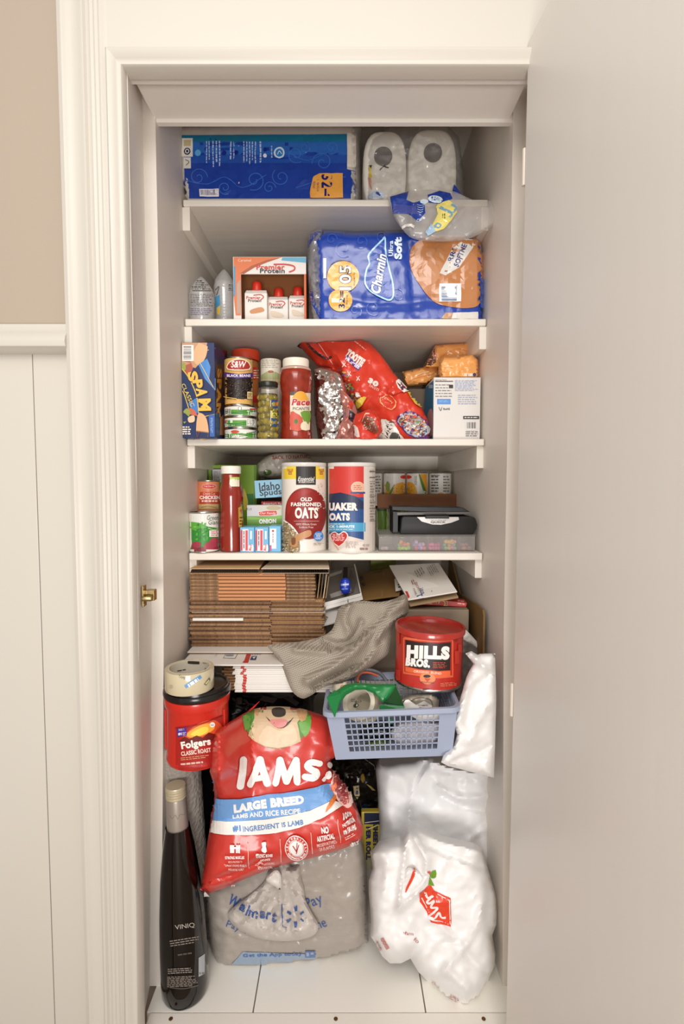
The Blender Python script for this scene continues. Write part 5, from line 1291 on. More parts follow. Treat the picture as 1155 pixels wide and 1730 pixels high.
# opened flaps on top of that stack
zf = zB1+.0005
OPENK = mat('pale_kraft_sheet', '#c9a67c', .8, var=.06, vscale=8)
for nm, x0_, x1_, c, lab in (('a', 320, 438, OPENK, 'loose kraft cardboard flap lying on the folded cartons, left'), ('b', 441, 556, mat('pale_card_sheet', '#cdbda6', .8, var=.06), 'paler loose cardboard flap lying on the folded cartons, right')):
    a, b = max(xx(x0_, 962, 1.37), XL+.003), xx(x1_, 962, 1.37)
    t = thing('cardboard_flap', lab, 'cardboard', (a, 1.37, zf), 'cardboard flaps on top of the stack')
    zt_ = zz(961, 1.37)
    part('sheet', G().slab([(a, 1.37, zt_), (b, 1.37, zt_), (b-.012, 1.58, zt_+.001), (a+.012, 1.58, zt_+.001)], .0012) if False else G().add([(a, 1.37, zt_-.001), (b, 1.37, zt_-.001), (b-.01, 1.58, zt_), (a+.012, 1.58, zt_), (a, 1.37, zt_+.0008), (b, 1.37, zt_+.0008), (b-.01, 1.58, zt_+.0018), (a+.012, 1.58, zt_+.0018)], [(0, 1, 2, 3), (4, 7, 6, 5), (0, 4, 5, 1), (1, 5, 6, 2), (2, 6, 7, 3), (3, 7, 4, 0)]), c, t)
    g = G(); nw = 60
    pr = []
    for j in range(nw+1):
        x = a+.002+(b-a-.004)*j/nw; zz_ = (zf+zt_-.001)/2; am = (zt_-.0015-zf)/2*.8
        pr.append((x, zz_+(am if j % 2 else -am)+.0007))
    for j in range(nw, -1, -1):
        x = a+.002+(b-a-.004)*j/nw; am = (zt_-.0015-zf)/2*.8
        pr.append((x, (zf+zt_-.001)/2+(am if j % 2 else -am)-.0007))
    v = [(x, y, z) for y in (1.3705, 1.56) for x, z in pr]; N_ = len(pr)
    g.add(v, [(j, (j+1) % N_, N_+(j+1) % N_, N_+j) for j in range(N_)])
    part('fluting', g, mat('dark_fluting', '#7c6450', .9), t)
    part('bottom_liner', G().box(a+.001, b-.001, 1.3715, 1.58, zf, zf+.0009), c, t)
# upright folded sheets at the right end of the stack
for k, (px, c) in enumerate(((534, '#a98a5f'), (539, '#6f5f4a'), (544, '#c9b492'), (548, '#8f7552'))):
    t = thing('card_sheet', ['tan card sheet standing against the end of the carton stack', 'dark card sheet second beside the carton stack end', 'pale card sheet third beside the carton stack end', 'outermost brown card sheet beside the carton stack end'][k], 'card', (xx(px, 1010, 1.42), 1.42, ze), 'upright card sheets')
    xa_ = xx(px+2, 1010, 1.42)
    part('sheet', G().add([(xa_-.001, 1.415, ze+.0005), (xa_+.0015, 1.415, ze+.0005), (xa_+.0015, 1.57, ze+.0005), (xa_-.001, 1.57, ze+.0005), (xa_+.008, 1.415, zB1-.005*k), (xa_+.0105, 1.415, zB1-.005*k), (xa_+.0105, 1.57, zB1), (xa_+.008, 1.57, zB1)], [(0, 3, 2, 1), (4, 5, 6, 7), (0, 1, 5, 4), (1, 2, 6, 5), (2, 3, 7, 6), (3, 0, 4, 7)]), mat('sheet_%d' % k, c, .8), t)
# ---- right hand side heap: carton underneath, then mailers and boxes
X0 = .065
t = thing('storage_carton', 'kraft carton buried under the grey towel and loose mailers', 'carton', (.2, 1.42, S5))
g = G().box(X0, .355, 1.43, 1.80, S5, zz(1030, 1.43)); part('box', g, mat('dull_kraft', '#8a7a68', .8), t, bev=.002)
ztop = zz(1030, 1.43)
part('tape', G().box(X0-.0, .22, 1.4292, 1.43, zz(1150, 1.43), zz(1140, 1.43)), mat('brown_tape', '#9b7a55', .3), t)
# white lid tray with blue cutter lying on it
tq = [P(545, 1031, 1.47), P(612, 1012, 1.47), P(600, 958, 1.66), P(552, 966, 1.66)]
t = thing('card_tray', 'shallow white card tray leaning back beside the carton stack', 'tray', tq[0])
g = G().slab(tq, .004); part('tray_base', g, mat('grey_inside', '#8f8880', .5), t)
p = Pr(g, step=None); p.Q([(556, 970), (578, 963), (577, 968), (557, 975)], '#d9d4cc').Q([(557, 1004), (592, 992), (594, 1001), (559, 1011)], '#dedad4').Q([(592, 960), (603, 957), (601, 985), (597, 1002), (590, 1000)], '#77716c').build(t, name='papers')
def rim(a, b, h, nm='tray_wall', m=None):
    a, b = Vector(a), Vector(b); n = (Vector(tq[1])-Vector(tq[0])).cross(Vector(tq[3])-Vector(tq[0])).normalized()
    if n.z < 0: n = -n
    d = (b-a).normalized().cross(n)*.0018
    v = [a-d, b-d, b+d, a+d, a-d+n*h, b-d+n*h, b+d+n*h, a+d+n*h]
    part(nm, G().add(v, [(0, 3, 2, 1), (4, 5, 6, 7), (0, 1, 5, 4), (1, 2, 6, 5), (2, 3, 7, 6), (3, 0, 4, 7)]), m or CARDW, t)
rim(tq[0], tq[1], .012); rim(tq[1], tq[2], .012); rim(tq[3], tq[0], .012)
fl2 = G().slab([P(545, 1031, 1.462), P(613, 1013, 1.462), P(610, 1002, 1.468), P(548, 1018, 1.468)], .002)
part('front_lip', fl2, CARDW, t); Pr(fl2, step=None).R(567, 1018, 568.5, 1025, '#333333').R(587, 1012, 588.5, 1018, '#333333').build(t)
g = blob([(576, 980), (583, 976), (590, 980), (592, 992), (589, 1002), (581, 1004), (576, 999), (574, 990)], 1.49, .012, .004, R=8, step=2)
t = thing('tape_cutter', 'small blue plastic cutter lying on the white card tray', 'tool', (.01, 1.49, zz(1002, 1.49)))
part('handle', g, mat('blue_plastic', '#2440b8', .25), t, smooth=True)
Pr(g, step=3).R(576, 986, 589, 989, '#c9cfe8', rot=4).L(577, 993, 588, 997, 1, '#8f9ad0', rot=4).build(t)
part('blade_arm', G().slab([P(579, 976, 1.50), P(587, 976, 1.50), P(587, 958, 1.56), P(580, 958, 1.56)], .003), mat('dark_metal', '#33302f', .4, metal=.5), t)
part('blade_tip', G().tube([P(580, 1004, 1.478), P(583, 1007, 1.476), P(588, 1003, 1.476)], .0014, 6), mat('dark_metal', '#33302f', .4, metal=.5), t)
# white slab under it
t = thing('flat_box', 'flat white box with a torn brown edge below the card tray', 'box', (-.03, 1.45, zz(1058, 1.43)))
g = G().slab([P(537, 1058, 1.425), P(566, 1050, 1.425), P(590, 1020, 1.50), P(545, 1030, 1.50)], .006); part('box', g, CARDW, t, bev=.0008)
Pr(g, step=None).L(545, 1040, 556, 1050, 1, '#8f8a84', rot=60).build(t)
# brown mailer with black print
t = thing('brown_mailer', 'brown cardboard mailer with bold black print and a white label', 'mailer', (.08, 1.5, ztop))
g = G().slab([P(612, 1013, 1.50), P(674, 1005, 1.50), P(693, 954, 1.74), P(606, 969, 1.74)], .005)
part('mailer', g, mat('mailer_kraft', '#93703f', .7, var=.08), t, bev=.0008)
p = Pr(g, step=None)
p.W([(608, 977), (620, 974), (646, 967)], 6, '#1d1712', rnd=False).T('FRAGILE', 626, 975, 36, 7, '#14100c', rot=12, bold=.1).T('HANDLE', 625, 985, 34, 7, '#1d1712', rot=11, bold=.08).L(624, 988, 640, 992, 1, '#1d1712', th=1)
p.W([(648, 968), (645, 1008)], 1, '#a98a5c')
p.build(t)
t2 = G().slab([P(666, 978, 1.585), P(687, 973, 1.585), P(690, 994, 1.51), P(668, 999, 1.51)], .0006)
part('white_label', t2, CARDW, t)
Pr(t2, step=None).T('PRIORITY', 679, 977, 14, 3.4, '#222222', rot=12, bold=.1).L(672, 985, 686, 993, 2, '#222222', th=.5, rot=10).build(t)
# big white printed mailer on the right, kraft one beneath
q = [P(689, 1013, 1.42), P(772, 999, 1.42), P(741, 951, 1.62), P(657, 955, 1.62)]
t = thing('priority_mailer', 'white printed mailer box tilted on top of the heap at right', 'mailer', q[0])
g = G().slab(q, .004); part('mailer', g, CARDW, t, bev=.0008)
p = Pr(g, step=None)
p.Q([(684, 999), (688, 999), (694, 1013), (690, 1013)], '#c3352c').T('PRIORITY', 706, 993, 20, 4, '#9a5a54', rot=-66).T('MAIL', 701, 1000, 12, 3.4, '#6b6a70', rot=-66).Q([(703, 1007), (713, 1004), (716, 1010), (706, 1012)], '#2c3c6c').Q([(706, 1008), (711, 1006), (712, 1010)], '#e4e4ea')
p.L(709, 993, 716, 1004, 4, '#4a5a90', rot=20).L(702, 960, 716, 976, 4, '#7a7470', rot=-60, th=.3).L(722, 956, 740, 972, 5, '#8a847e', rot=-60, th=.3).E(729, 999, .8, .8, '#555555')
p.L(693, 982, 703, 988, 2, '#9a5a54', rot=-64).build(t)
g = G().slab([P(692, 1023, 1.425), P(774, 1008, 1.425), P(745, 958, 1.62), P(662, 962, 1.62)], .005)
t = thing('kraft_mailer', 'kraft mailer directly beneath the white printed mailer', 'mailer', P(692, 1023, 1.425)); part('mailer', g, mat('mailer_kraft2', '#a58a66', .8), t, bev=.0008)
# yellow green box at the back
D = 1.88; g = pbox(626, 668, 940, D, .06, ztop, ym=950); t = thing('green_box', 'dim yellow green box at the back just under the fourth shelf', 'box', (.1, D, ztop)); part('box', g, mat('olive_card', '#8f9440', .5, var=.2, vscale=60), t, bev=.001)
# red box
D = 1.47
t = thing('red_box', 'red snack box with yellow letters under the tilted mailers', 'box', (.25, D, ztop))
zr = ztop+.0005
a, b = xx(686, 1040, D), xx(786, 1040, D)
g = G().obox((a, D+.0), (b, D-.012), .05, zr-.012, zz(1017, D)).rot((b, D, zr), math.radians(6), 'Y')
g.v = [(x, y, max(z, ztop+.0005)) for x, y, z in g.v]
part('box', g, mat('red_snack_card', '#b5281f', .35), t, bev=.001)
p = Pr(g, step=None)
p.T('NO', 737, 1020, 38, 18, '#e0b04a', rot=2, bold=.06).T('NO', 737, 1020, 36, 16, '#8f1f1a', rot=2, bold=.0)
p.L(773, 1010, 786, 1022, 3, '#e8b0a4', rot=-8).L(762, 1028, 782, 1038, 3, '#e8c0b4', rot=-8).build(t)
# brown cardboard leaning at the right wall
q = [P(785, 1096, 1.60), P(821, 1110, 1.335), P(821, 1036, 1.335), P(774, 1002, 1.62)]
t = thing('cardboard_sheet', 'brown cardboard sheet with rounded corner leaning on the right wall', 'cardboard', (.36, 1.45, ztop))
zf_ = S5+.001
pts = [(.372, 1.80, .74), (.372, 1.80, 1.02), (.372, 1.62, zz(1003, 1.62)), (.370, 1.40, zz(1028, 1.36)), (.369, 1.345, zz(1032, 1.335)), (.369, 1.335, zz(1040, 1.335)), (.369, 1.335, .735), (.371, 1.5, .74)]
g = G(); n_ = len(pts)
g.add([(x, y, z) for x, y, z in pts]+[(x+.005, y, z) for x, y, z in pts], [tuple(range(n_)), tuple(range(2*n_-1, n_-1, -1))]+[(i, (i+1) % n_, n_+(i+1) % n_, n_+i) for i in range(n_)])
part('sheet', g, mat('olive_kraft', '#7d5f34', .7, var=.06, vscale=6), t)
# crumpled papers behind the coffee can
t = thing('loose_paper', 'crumpled white paper poking out right of the red coffee can', 'paper', P(790, 1090, 1.40))
part('paper', blob([(779, 1066), (784, 1062), (800, 1078), (811, 1092), (808, 1098), (795, 1088), (782, 1084)], 1.40, .006, .003, R=8, step=2.5, amp=.006, scale=60), CARDW, t, smooth=True)
t = thing('grey_bag', 'dull grey plastic bag in the gap right of the red coffee can', 'bag', P(790, 1130, 1.42))
part('bag', blob([(770, 1078), (790, 1082), (812, 1098), (818, 1120), (800, 1150), (786, 1170), (768, 1170)], 1.405, .02, .02, R=16, step=4, amp=.01, scale=40, seed=3), mat('grey_plastic', '#6f6863', .35, bump=.4, bscale=30), t, smooth=True)

# ---- grey towel
m = mat('waffle_towel', '#a19689', .95)
nt = m.node_tree; N = nt.nodes.new; L = nt.links.new
tc = N('ShaderNodeTexCoord'); mp = N('ShaderNodeMapping'); mp.inputs['Rotation'].default_value = (0, math.radians(20), 0)
w1, w2 = N('ShaderNodeTexWave'), N('ShaderNodeTexWave')
for w_, ax in ((w1, 'X'), (w2, 'Z')):
    w_.bands_direction = ax; w_.inputs['Scale'].default_value = 75; w_.inputs['Distortion'].default_value = .4; L(tc.outputs['Object'], mp.inputs[0]); L(mp.outputs[0], w_.inputs['Vector'])
mx = N('ShaderNodeMath'); mx.operation = 'MAXIMUM'; L(w1.outputs['Fac'], mx.inputs[0]); L(w2.outputs['Fac'], mx.inputs[1])
bp = N('ShaderNodeBump'); bp.inputs['Strength'].default_value = .8; bp.inputs['Distance'].default_value = .0018; L(mx.outputs[0], bp.inputs['Height'])
L(bp.outputs[0], nt.nodes['Principled BSDF'].inputs['Normal'])
rp = N('ShaderNodeValToRGB'); rp.color_ramp.elements[0].color = (*lin('#8a8073'), 1); rp.color_ramp.elements[1].color = (*lin('#b3a899'), 1); L(mx.outputs[0], rp.inputs[0]); L(rp.outputs[0], nt.nodes['Principled BSDF'].inputs['Base Color'])
TOW = m
def td(x, y):
    k = min(1, max(0, (y-1030)/140)); return 1.375-.115*k+.0006*max(0, x-600)
g = blob([(452, 1093), (462, 1088), (505, 1084), (540, 1076), (560, 1064), (568, 1042), (572, 1028), (590, 1018), (612, 1015), (640, 1017), (665, 1012), (683, 1004), (689, 1012), (690, 1030), (684, 1040), (664, 1058), (660, 1080), (655, 1104), (640, 1117), (610, 1138), (575, 1152), (545, 1162), (525, 1175), (510, 1180), (495, 1170), (486, 1152), (478, 1130), (468, 1110)],
         td, .018, .004, R=12, step=3.6, amp=.004, scale=9, seed=71, rim=4,
         ridges=[([(690, 1012), (660, 1035), (640, 1050), (622, 1070), (600, 1098), (560, 1130), (520, 1150)], 9, .034), ([(684, 1040), (660, 1052), (640, 1075), (628, 1105), (600, 1135)], 6, .026),
                 ([(648, 1040), (625, 1060), (600, 1078), (575, 1092), (560, 1098)], 6, -.032), ([(590, 1022), (582, 1045), (590, 1070), (585, 1085), (565, 1100), (530, 1100), (500, 1098)], 7, .022),
                 ([(610, 1050), (600, 1075), (575, 1088), (548, 1082)], 6, -.022), ([(640, 1085), (610, 1120), (560, 1142), (530, 1160)], 5, -.022), ([(570, 1110), (530, 1125), (495, 1130)], 14, .012)])
t = thing('grey_towel', 'crumpled grey waffle weave towel draped over the mailers', 'towel', P(560, 1100, 1.35))
part('cloth', g, TOW, t, smooth=True)

# ============================================================ coffee can in a basket
# basket built level at the origin, then leaned and set down
LB = mat('light_blue_plastic', '#9aa3b8', .4, bump=.04, bscale=60)
bt = thing('plastic_basket', 'light blue plastic basket with lattice sides holding tape and a red can', 'basket', (.11, 1.18, .62))
ORB = Vector((0, 0, 0))
BW_, BD_, BH = .300, .225, .118    # top width, depth, height
def bpt(u, v, w_):                 # u -.5..5, v 0..1 depth, w 0..1 height: tapering sides
    k = .90+.10*w_
    return Vector((u*BW_*k, BD_*.5+(v-.5)*BD_*k, w_*BH))
Mb = Matrix.Translation(Vector((xx(667, 1280, 1.18)-.004, 1.165, zz(1281, 1.18)+.004))) @ Matrix.Rotation(math.radians(-3.2), 4, 'Y') @ Matrix.Rotation(math.radians(-2), 4, 'Z')
def bx_(f): f.v = [tuple(Mb @ Vector(q)) for q in f.v]; return f
def beam(a, b, r, g): return g.tube([a, b], r, 6)
def wall(c0, c1, name, nb, mb, solid=.13):
    """one basket side from corner c0 to c1 (u, v): frame, bars"""
    def pt(s, w_): return bpt(c0[0]+(c1[0]-c0[0])*s, c0[1]+(c1[1]-c0[1])*s, w_)
    g = G(); th = .0022
    nn = (pt(1, 0)-pt(0, 0)).cross(pt(0, 1)-pt(0, 0)).normalized()*th
    def plate(s0, s1, w0, w1):
        q = [pt(s0, w0), pt(s1, w0), pt(s1, w1), pt(s0, w1)]
        g.add([p_-nn/2 for p_ in q]+[p_+nn/2 for p_ in q], [(0, 1, 2, 3), (7, 6, 5, 4), (0, 4, 5, 1), (1, 5, 6, 2), (2, 6, 7, 3), (3, 7, 4, 0)])
    plate(0, 1, 0, .16); plate(0, 1, .88, 1); plate(0, solid, .16, .88); plate(1-solid, 1, .16, .88)
    part(name, bx_(g), LB, bt)
    g = G()
    for i in range(1, nb):
        s = solid+(1-2*solid)*i/nb; plate(s-.0045, s+.0045, .16, .88)
    for j in range(1, mb):
        w_ = .16+.72*j/mb; plate(solid, 1-solid, w_-.012, w_+.012)
    o = part('lattice', bx_(g), LB, bt, kind='stuff')
wall((-.5, 0), (.5, 0), 'front_frame', 17, 6)
wall((-.5, 1), (.5, 1), 'back_frame', 17, 6)
wall((-.5, 1), (-.5, 0), 'side_frame', 11, 6, .12)
wall((.5, 0), (.5, 1), 'side_frame', 11, 6, .12)
g = G(); q = [bpt(-.5, 0, 0), bpt(.5, 0, 0), bpt(.5, 1, 0), bpt(-.5, 1, 0)]
g.add(q+[p_+Vector((0, 0, .003)) for p_ in q], [(0, 3, 2, 1), (4, 5, 6, 7), (0, 1, 5, 4), (1, 2, 6, 5), (2, 3, 7, 6), (3, 0, 4, 7)])
part('basket_bottom', bx_(g), LB, bt)
# rolled rim with rounded corners
cs = []
for (u, v), a0 in (((-.5, 0), 180), ((.5, 0), 270), ((.5, 1), 0), ((-.5, 1), 90)):
    c = bpt(u, v, 1); c += Vector((-math.copysign(.018, u), .018 if v == 0 else -.018, 0))
    for k in range(6):
        a = math.radians(a0+90*k/5); cs.append(c+Vector((.022*math.cos(a), .022*math.sin(a), 0)))
g = G(); n_ = len(cs)
for c in cs: pass
cen = bpt(0, .5, 1)
v = []
for c in cs:
    d = (c-cen).normalized()
    v += [c-d*.004+Vector((0, 0, .004)), c+d*.006+Vector((0, 0, .003)), c+d*.007+Vector((0, 0, -.008)), c+d*.005+Vector((0, 0, -.008)), c+d*.004, c-d*.004]
g.add(v, [(i*6+k, i*6+(k+1) % 6, ((i+1) % n_)*6+(k+1) % 6, ((i+1) % n_)*6+k) for i in range(n_) for k in range(6)])
part('rim', bx_(g), LB, bt, smooth=True)
# the red coffee can standing in it
D = 1.298; r = 118/2*D/(F*kk(1100))*.985; cx = xx(722.5, 1100, D)
zb = zz(1171, D-r); zt = zz(1072, D-r)
t = thing('coffee_can', 'red coffee can with clear red lid, standing in the blue basket', 'can', (cx, D, zb))
g = G().lathe(0, 0, [(r*.90, 0), (r*.965, .001), (r*.97, .006), (r*.955, .008), (r*.955, zt-zb-.018), (r*.95, zt-zb-.012)], 72)
TM = Matrix.Translation((cx, D, zb)) @ Matrix.Rotation(math.radians(2), 4, 'Y')
def tm(g): g.v = [tuple(TM @ Vector(q)) for q in g.v]; return g
tm(g); part('can_body', g, mat('coffee_red', '#b5291f', .3, coat=.3), t, smooth=True)
h_ = zt-zb
part('bottom_rim', tm(G().lathe(0, 0, [(r*.93, -.0005), (r*.975, -.0005), (r*.98, .003), (r*.972, .006)], 72)), mat('tin', ''), t, smooth=True)
part('lid', tm(G().lathe(0, 0, [(r*.97, h_-.016), (r, h_-.014), (r*1.005, h_-.003), (r*.99, h_), (r*.94, h_), (r*.92, h_-.008), (0, h_-.009)], 72)), mat('translucent_red_lid', '#b03026', .22, coat=.5), t, smooth=True)
p = Pr(g, step=4.5, off=.0006)
p.Q([(681, 1078), (684, 1076), (708, 1080), (740, 1082), (765, 1080), (765, 1144), (740, 1146), (708, 1142), (681, 1138)], '#e06a44').Q([(683, 1080), (708, 1083), (740, 1084.5), (763, 1082.5), (763, 1141), (740, 1143), (708, 1139.5), (683, 1135)], '#b5291f')
p.Q([(685, 1081), (708, 1085), (740, 1086.5), (761, 1085), (760, 1132), (740, 1133), (708, 1130), (685, 1125)], '#2b1c1a').Q([(685, 1126), (708, 1131), (740, 1134), (760, 1133), (760, 1142), (740, 1143.5), (708, 1139), (685, 1134)], '#e5673c')
p.T('HILLS', 723, 1102, 72, 23, '#f1ece6', rot=-2, bold=.075).T('BROS.', 706, 1119.5, 41, 14, '#f1ece6', rot=-5, bold=.075).L(731, 1118, 757, 1129, 4, '#c9523c', rot=-1, th=.4).T('ORIGINAL BLEND', 722, 1135.5, 46, 4, '#f2d8c4', rot=-5, bold=.02)
p.T('A taste of San Francisco', 724, 1078, 46, 3.8, '#e8a07c', rot=-2, shear=.2).Q([(711, 1139), (721, 1136), (733, 1141), (734, 1150), (722, 1156), (710, 1150)], '#e58a5c', 3).E(721, 1142, 6, 2.6, '#2b1c1a').Q([(716, 1145), (727, 1146), (722, 1152)], '#c9482e').T('MEDIUM ROAST', 722, 1152.5, 22, 3, '#5a2a1c', rot=-3)
p.L(743, 1152, 771, 1159, 3, '#dd8060', rot=4).R(714, 1164, 725, 1171, '#6b1a14').E(768, 1080, 4, 4, '#8c1f18')
for x, y, w_, h2 in ((672, 1075, 8, 24), (674, 1140, 7, 18), (770, 1110, 7, 22), (775, 1095, 6, 14)): p.R(x-w_/2, y-h2/2, x+w_/2, y+h2/2, '#c23a2a')
p.build(t)
Pr(tm(G().lathe(0, 0, [(r*.92, h_-.0085), (0, h_-.0085)], 48)), step=None).build(t) if False else None
# what fills the basket
def btop(u, v, w_): return Mb @ bpt(u, v, w_)
GRN = mat('green_plastic', '#1c7a3e', .3)
tw = thing('tape_dispenser', 'green plastic tape dispenser hooked over the front of the blue basket', 'dispenser', P(600, 1200, 1.16))
# roll of tape lying tilted
def ring(c, axis, ro, ri, w_, seg=40):
    g = G().lathe(0, 0, [(ri, -w_/2), (ro, -w_/2), (ro, w_/2), (ri, w_/2), (ri, -w_/2)], seg)
    q = Vector((0, 0, 1)).rotation_difference(Vector(axis)); g.v = [tuple(q @ Vector(p_)+Vector(c)) for p_ in g.v]; return g
ax = Vector((-.45, -.75, .55)).normalized()
rc = Vector(P(612, 1190, 1.225))
tr_ = thing('tape_roll', 'cream packing tape roll inside the green dispenser', 'tape', rc)
g = ring(rc, ax, .042, .034, .046); part('tape', g, mat('cream_tape', '#d9cfba', .3, coat=.4), tr_, smooth=True)
g = ring(rc, ax, .0335, .0315, .0465); part('core', g, mat('white_core', '#ddd6c8', .6), tr_, smooth=True)
p = Pr(g, step=None, off=.0006); p.T('duck', 605, 1185, 12, 5, '#4a5a4a', rot=10).E(601, 1192, 5, 3.5, '#3c4a3c', rot=20).E(601, 1192, 3.4, 2.2, '#ddd6c8', rot=20).L(592, 1180, 600, 1186, 2, '#8f8a80').build(tr_)
arc = []
u_ = ax.cross(Vector((0, 0, 1))).normalized(); w__ = u_.cross(ax)
def sweep(fn, a0, a1, n, w0, w1, th):
    g = G(); v = []
    for i in range(n+1):
        s = i/n; a = a0+(a1-a0)*s; rr_ = fn(s)
        d = u_*math.cos(a)+w__*math.sin(a)
        for (ww_, k) in ((w0(s), 0), (w1(s), 0), (w1(s), th), (w0(s), th)): v.append(rc+d*(rr_+k)+ax*ww_)
    g.add(v, [(i*4+k, i*4+(k+1) % 4, (i+1)*4+(k+1) % 4, (i+1)*4+k) for i in range(n) for k in range(4)]+[(0, 1, 2, 3), (4*n+3, 4*n+2, 4*n+1, 4*n)])
    return g
g = G().slab([P(553, 1178, 1.148), P(566, 1211, 1.148), P(576, 1172, 1.17), P(566, 1166, 1.175)], .003)
part('side_arm', g, GRN, tw)
g = blob([(553, 1179), (566, 1168), (582, 1157), (602, 1153), (625, 1155), (650, 1156), (670, 1156), (664, 1168), (655, 1180), (646, 1187), (639, 1180), (630, 1171), (615, 1165), (600, 1166), (585, 1174), (574, 1188), (568, 1206), (564, 1212), (558, 1196)], lambda x, y: 1.20-.0006*(y-1150), .010, .004, R=6, step=3, sm=False, ridges=[([(575, 1172), (602, 1158), (640, 1162)], 4, .006)])
part('curved_guard', g, GRN, tw, smooth=True)
g = G().slab([P(648, 1186, 1.20), P(683, 1192, 1.21), P(668, 1158, 1.25), P(652, 1172, 1.25)], .003); part('cutter_plate', g, mat('dark_green_plastic', '#14582c', .3), tw)
g = G().slab([P(642, 1190, 1.19), P(683, 1193, 1.19), P(683, 1200, 1.185), P(640, 1202, 1.185)], .003); part('front_plate', g, GRN, tw)
g = G().slab([P(655, 1215, 1.20), P(662, 1215, 1.20), P(662, 1223, 1.20), P(655, 1223, 1.20)], .003); part('lower_tab', g, GRN, tw)
# scissors handle
sc_ = thing('scissors', 'scissors with orange and grey loop handle sticking out of the basket', 'scissors', P(620, 1145, 1.30))
lp = catmull([(601, 1152), (602, 1141), (610, 1133), (625, 1132), (642, 1138), (652, 1150)], 5, False)
part('handle', G().tube([P(x, y, 1.30-.0006*(y-1130)) for x, y in lp], .0045, 8), mat('grey_rubber', '#5f6168', .5), sc_, smooth=True)
lp = catmull([(604, 1152), (605, 1143), (612, 1137), (625, 1137), (638, 1142)], 5, False)
part('handle_liner', G().tube([P(x, y, 1.297-.0006*(y-1130)) for x, y in lp], .0028, 8), mat('orange_rubber', '#cc5a30', .5), sc_, smooth=True)
part('blade', G().slab([P(598, 1152, 1.285), P(606, 1152, 1.285), P(612, 1205, 1.285), P(606, 1205, 1.285)], .002), mat('steel', '#b9b9bb', .2, metal=1), sc_)
# small fillers
def filler(nm, lab, cat, q, D, m, seed, tf=.012, tb=.01, fn=None, amp=.006):
    t = thing(nm, lab, cat, P(q[0][0], q[0][1], D)); g = blob(q, D, tf, tb, R=9, step=3, sm=False, amp=amp, scale=40, seed=seed)
    part('body', g, m, t, smooth=True)
    if fn: p = Pr(g, step=3.5, off=.0008); fn(p); p.build(t)
filler('paper_packet', 'small cream packet with orange print at the left end of the basket', 'packet', [(561, 1153), (586, 1150), (588, 1160), (574, 1172), (562, 1180)], 1.29, mat('cream_packet', '#d9cdb8', .5), 1, fn=lambda p: p.W([(574, 1166), (577, 1158), (583, 1160)], 1.5, '#c9683a'))
filler('white_bag', 'crumpled white packet low in the basket behind the lattice', 'packet', [(660, 1235), (672, 1222), (700, 1218), (735, 1220), (752, 1222), (750, 1245), (730, 1258), (690, 1264), (676, 1262), (662, 1248)], 1.225, mat('white_packet', '#cfcad0', .4, bump=.4, bscale=30), 2, amp=.01)
filler('black_pouch', 'black pouch inside the basket behind the lattice', 'pouch', [(610, 1222), (650, 1216), (664, 1224), (660, 1240), (668, 1262), (735, 1266), (745, 1260), (740, 1270), (630, 1272), (606, 1262)], 1.262, mat('dark_pouch', '#1a1a1e', .3, bump=.5), 3)
filler('label_roll', 'small roll of tape under the red coffee can in the basket', 'tape', [(676, 1182), (695, 1174), (730, 1172), (742, 1182), (740, 1198), (700, 1204), (680, 1200)], 1.225, mat('clear_tape_roll', '#9a9080', .3, coat=.4), 4, tf=.02, tb=.006, fn=lambda p: (p.W([(690, 1194), (694, 1184), (710, 1179), (726, 1182), (731, 1192)], 1.4, '#5f564a'), p.Q([(700, 1192), (716, 1184), (730, 1192), (728, 1198), (704, 1198)], '#d9d4cc'), p.L(706, 1190, 722, 1193, 1, '#6b6660')))
filler('paper_slip', 'white paper slip lying along the front rim of the basket', 'paper', [(680, 1183), (690, 1182), (712, 1198), (708, 1202), (684, 1201)], 1.197, CARDW, 5, tf=.002, tb=.002)
filler('white_paper', 'bundle of folded white papers behind the basket front', 'paper', [(688, 1207), (735, 1204), (752, 1206), (752, 1216), (730, 1219), (706, 1216)], 1.215, CARDW, 6, tf=.004, tb=.003)
filler('green_packet', 'green and yellow packet low in the basket, seen through the lattice', 'packet', [(616, 1256), (640, 1250), (655, 1252), (652, 1268), (618, 1270)], 1.235, mat('green_packet', '#6f8a3c', .4), 7, fn=lambda p: p.R(620, 1258, 640, 1260, '#d9c84a'))

# ============================================================ lower left: coffee tub, tape, wrap, bottle
D = 1.205; cx = xx(334.5, 1240, D); r = 111/2*D/(F*kk(1240))*.985
cx = max(cx, -.424+r+.003)
zb = zz(1307, D-r); zt = zz(1190, D-r)
t = thing('coffee_tub', 'red plastic coffee tub with black lid standing on the bubble wrap roll', 'tub', (cx, D, zb))
g = G().lathe(cx, D, [(r*.85, zb), (r*.93, zb+.002), (r*.95, zb+.008), (r*.955, zb+.012), (r*.925, zb+.016), (r*.93, zt-.030), (r*.955, zt-.026), (r*.97, zt-.020), (r*.98, zt-.008), (r*.97, zt-.004), (r*.9, zt-.002)], 72)
part('tub', g, mat('tub_red', '#c62a1c', .28, coat=.3), t, smooth=True)
part('lid', G().lathe(cx, D, [(r*.9, zt-.0015), (r*1.0, zt-.001), (r*1.01, zt+.003), (r*1.0, zt+.010), (r*.985, zt+.0125), (r*.95, zt+.013), (r*.94, zt+.018), (r*.90, zt+.020), (r*.86, zt+.0195), (r*.84, zt+.016), (0, zt+.016)], 72), mat('black_lid', '#1b1816', .22), t, smooth=True)
p = Pr(g, step=4.5, off=.0007)
RD = '#b3231a'
p.Q([(297, 1228), (330, 1224), (376, 1208), (376, 1290), (330, 1302), (297, 1300)], '#a51f1a', 0)
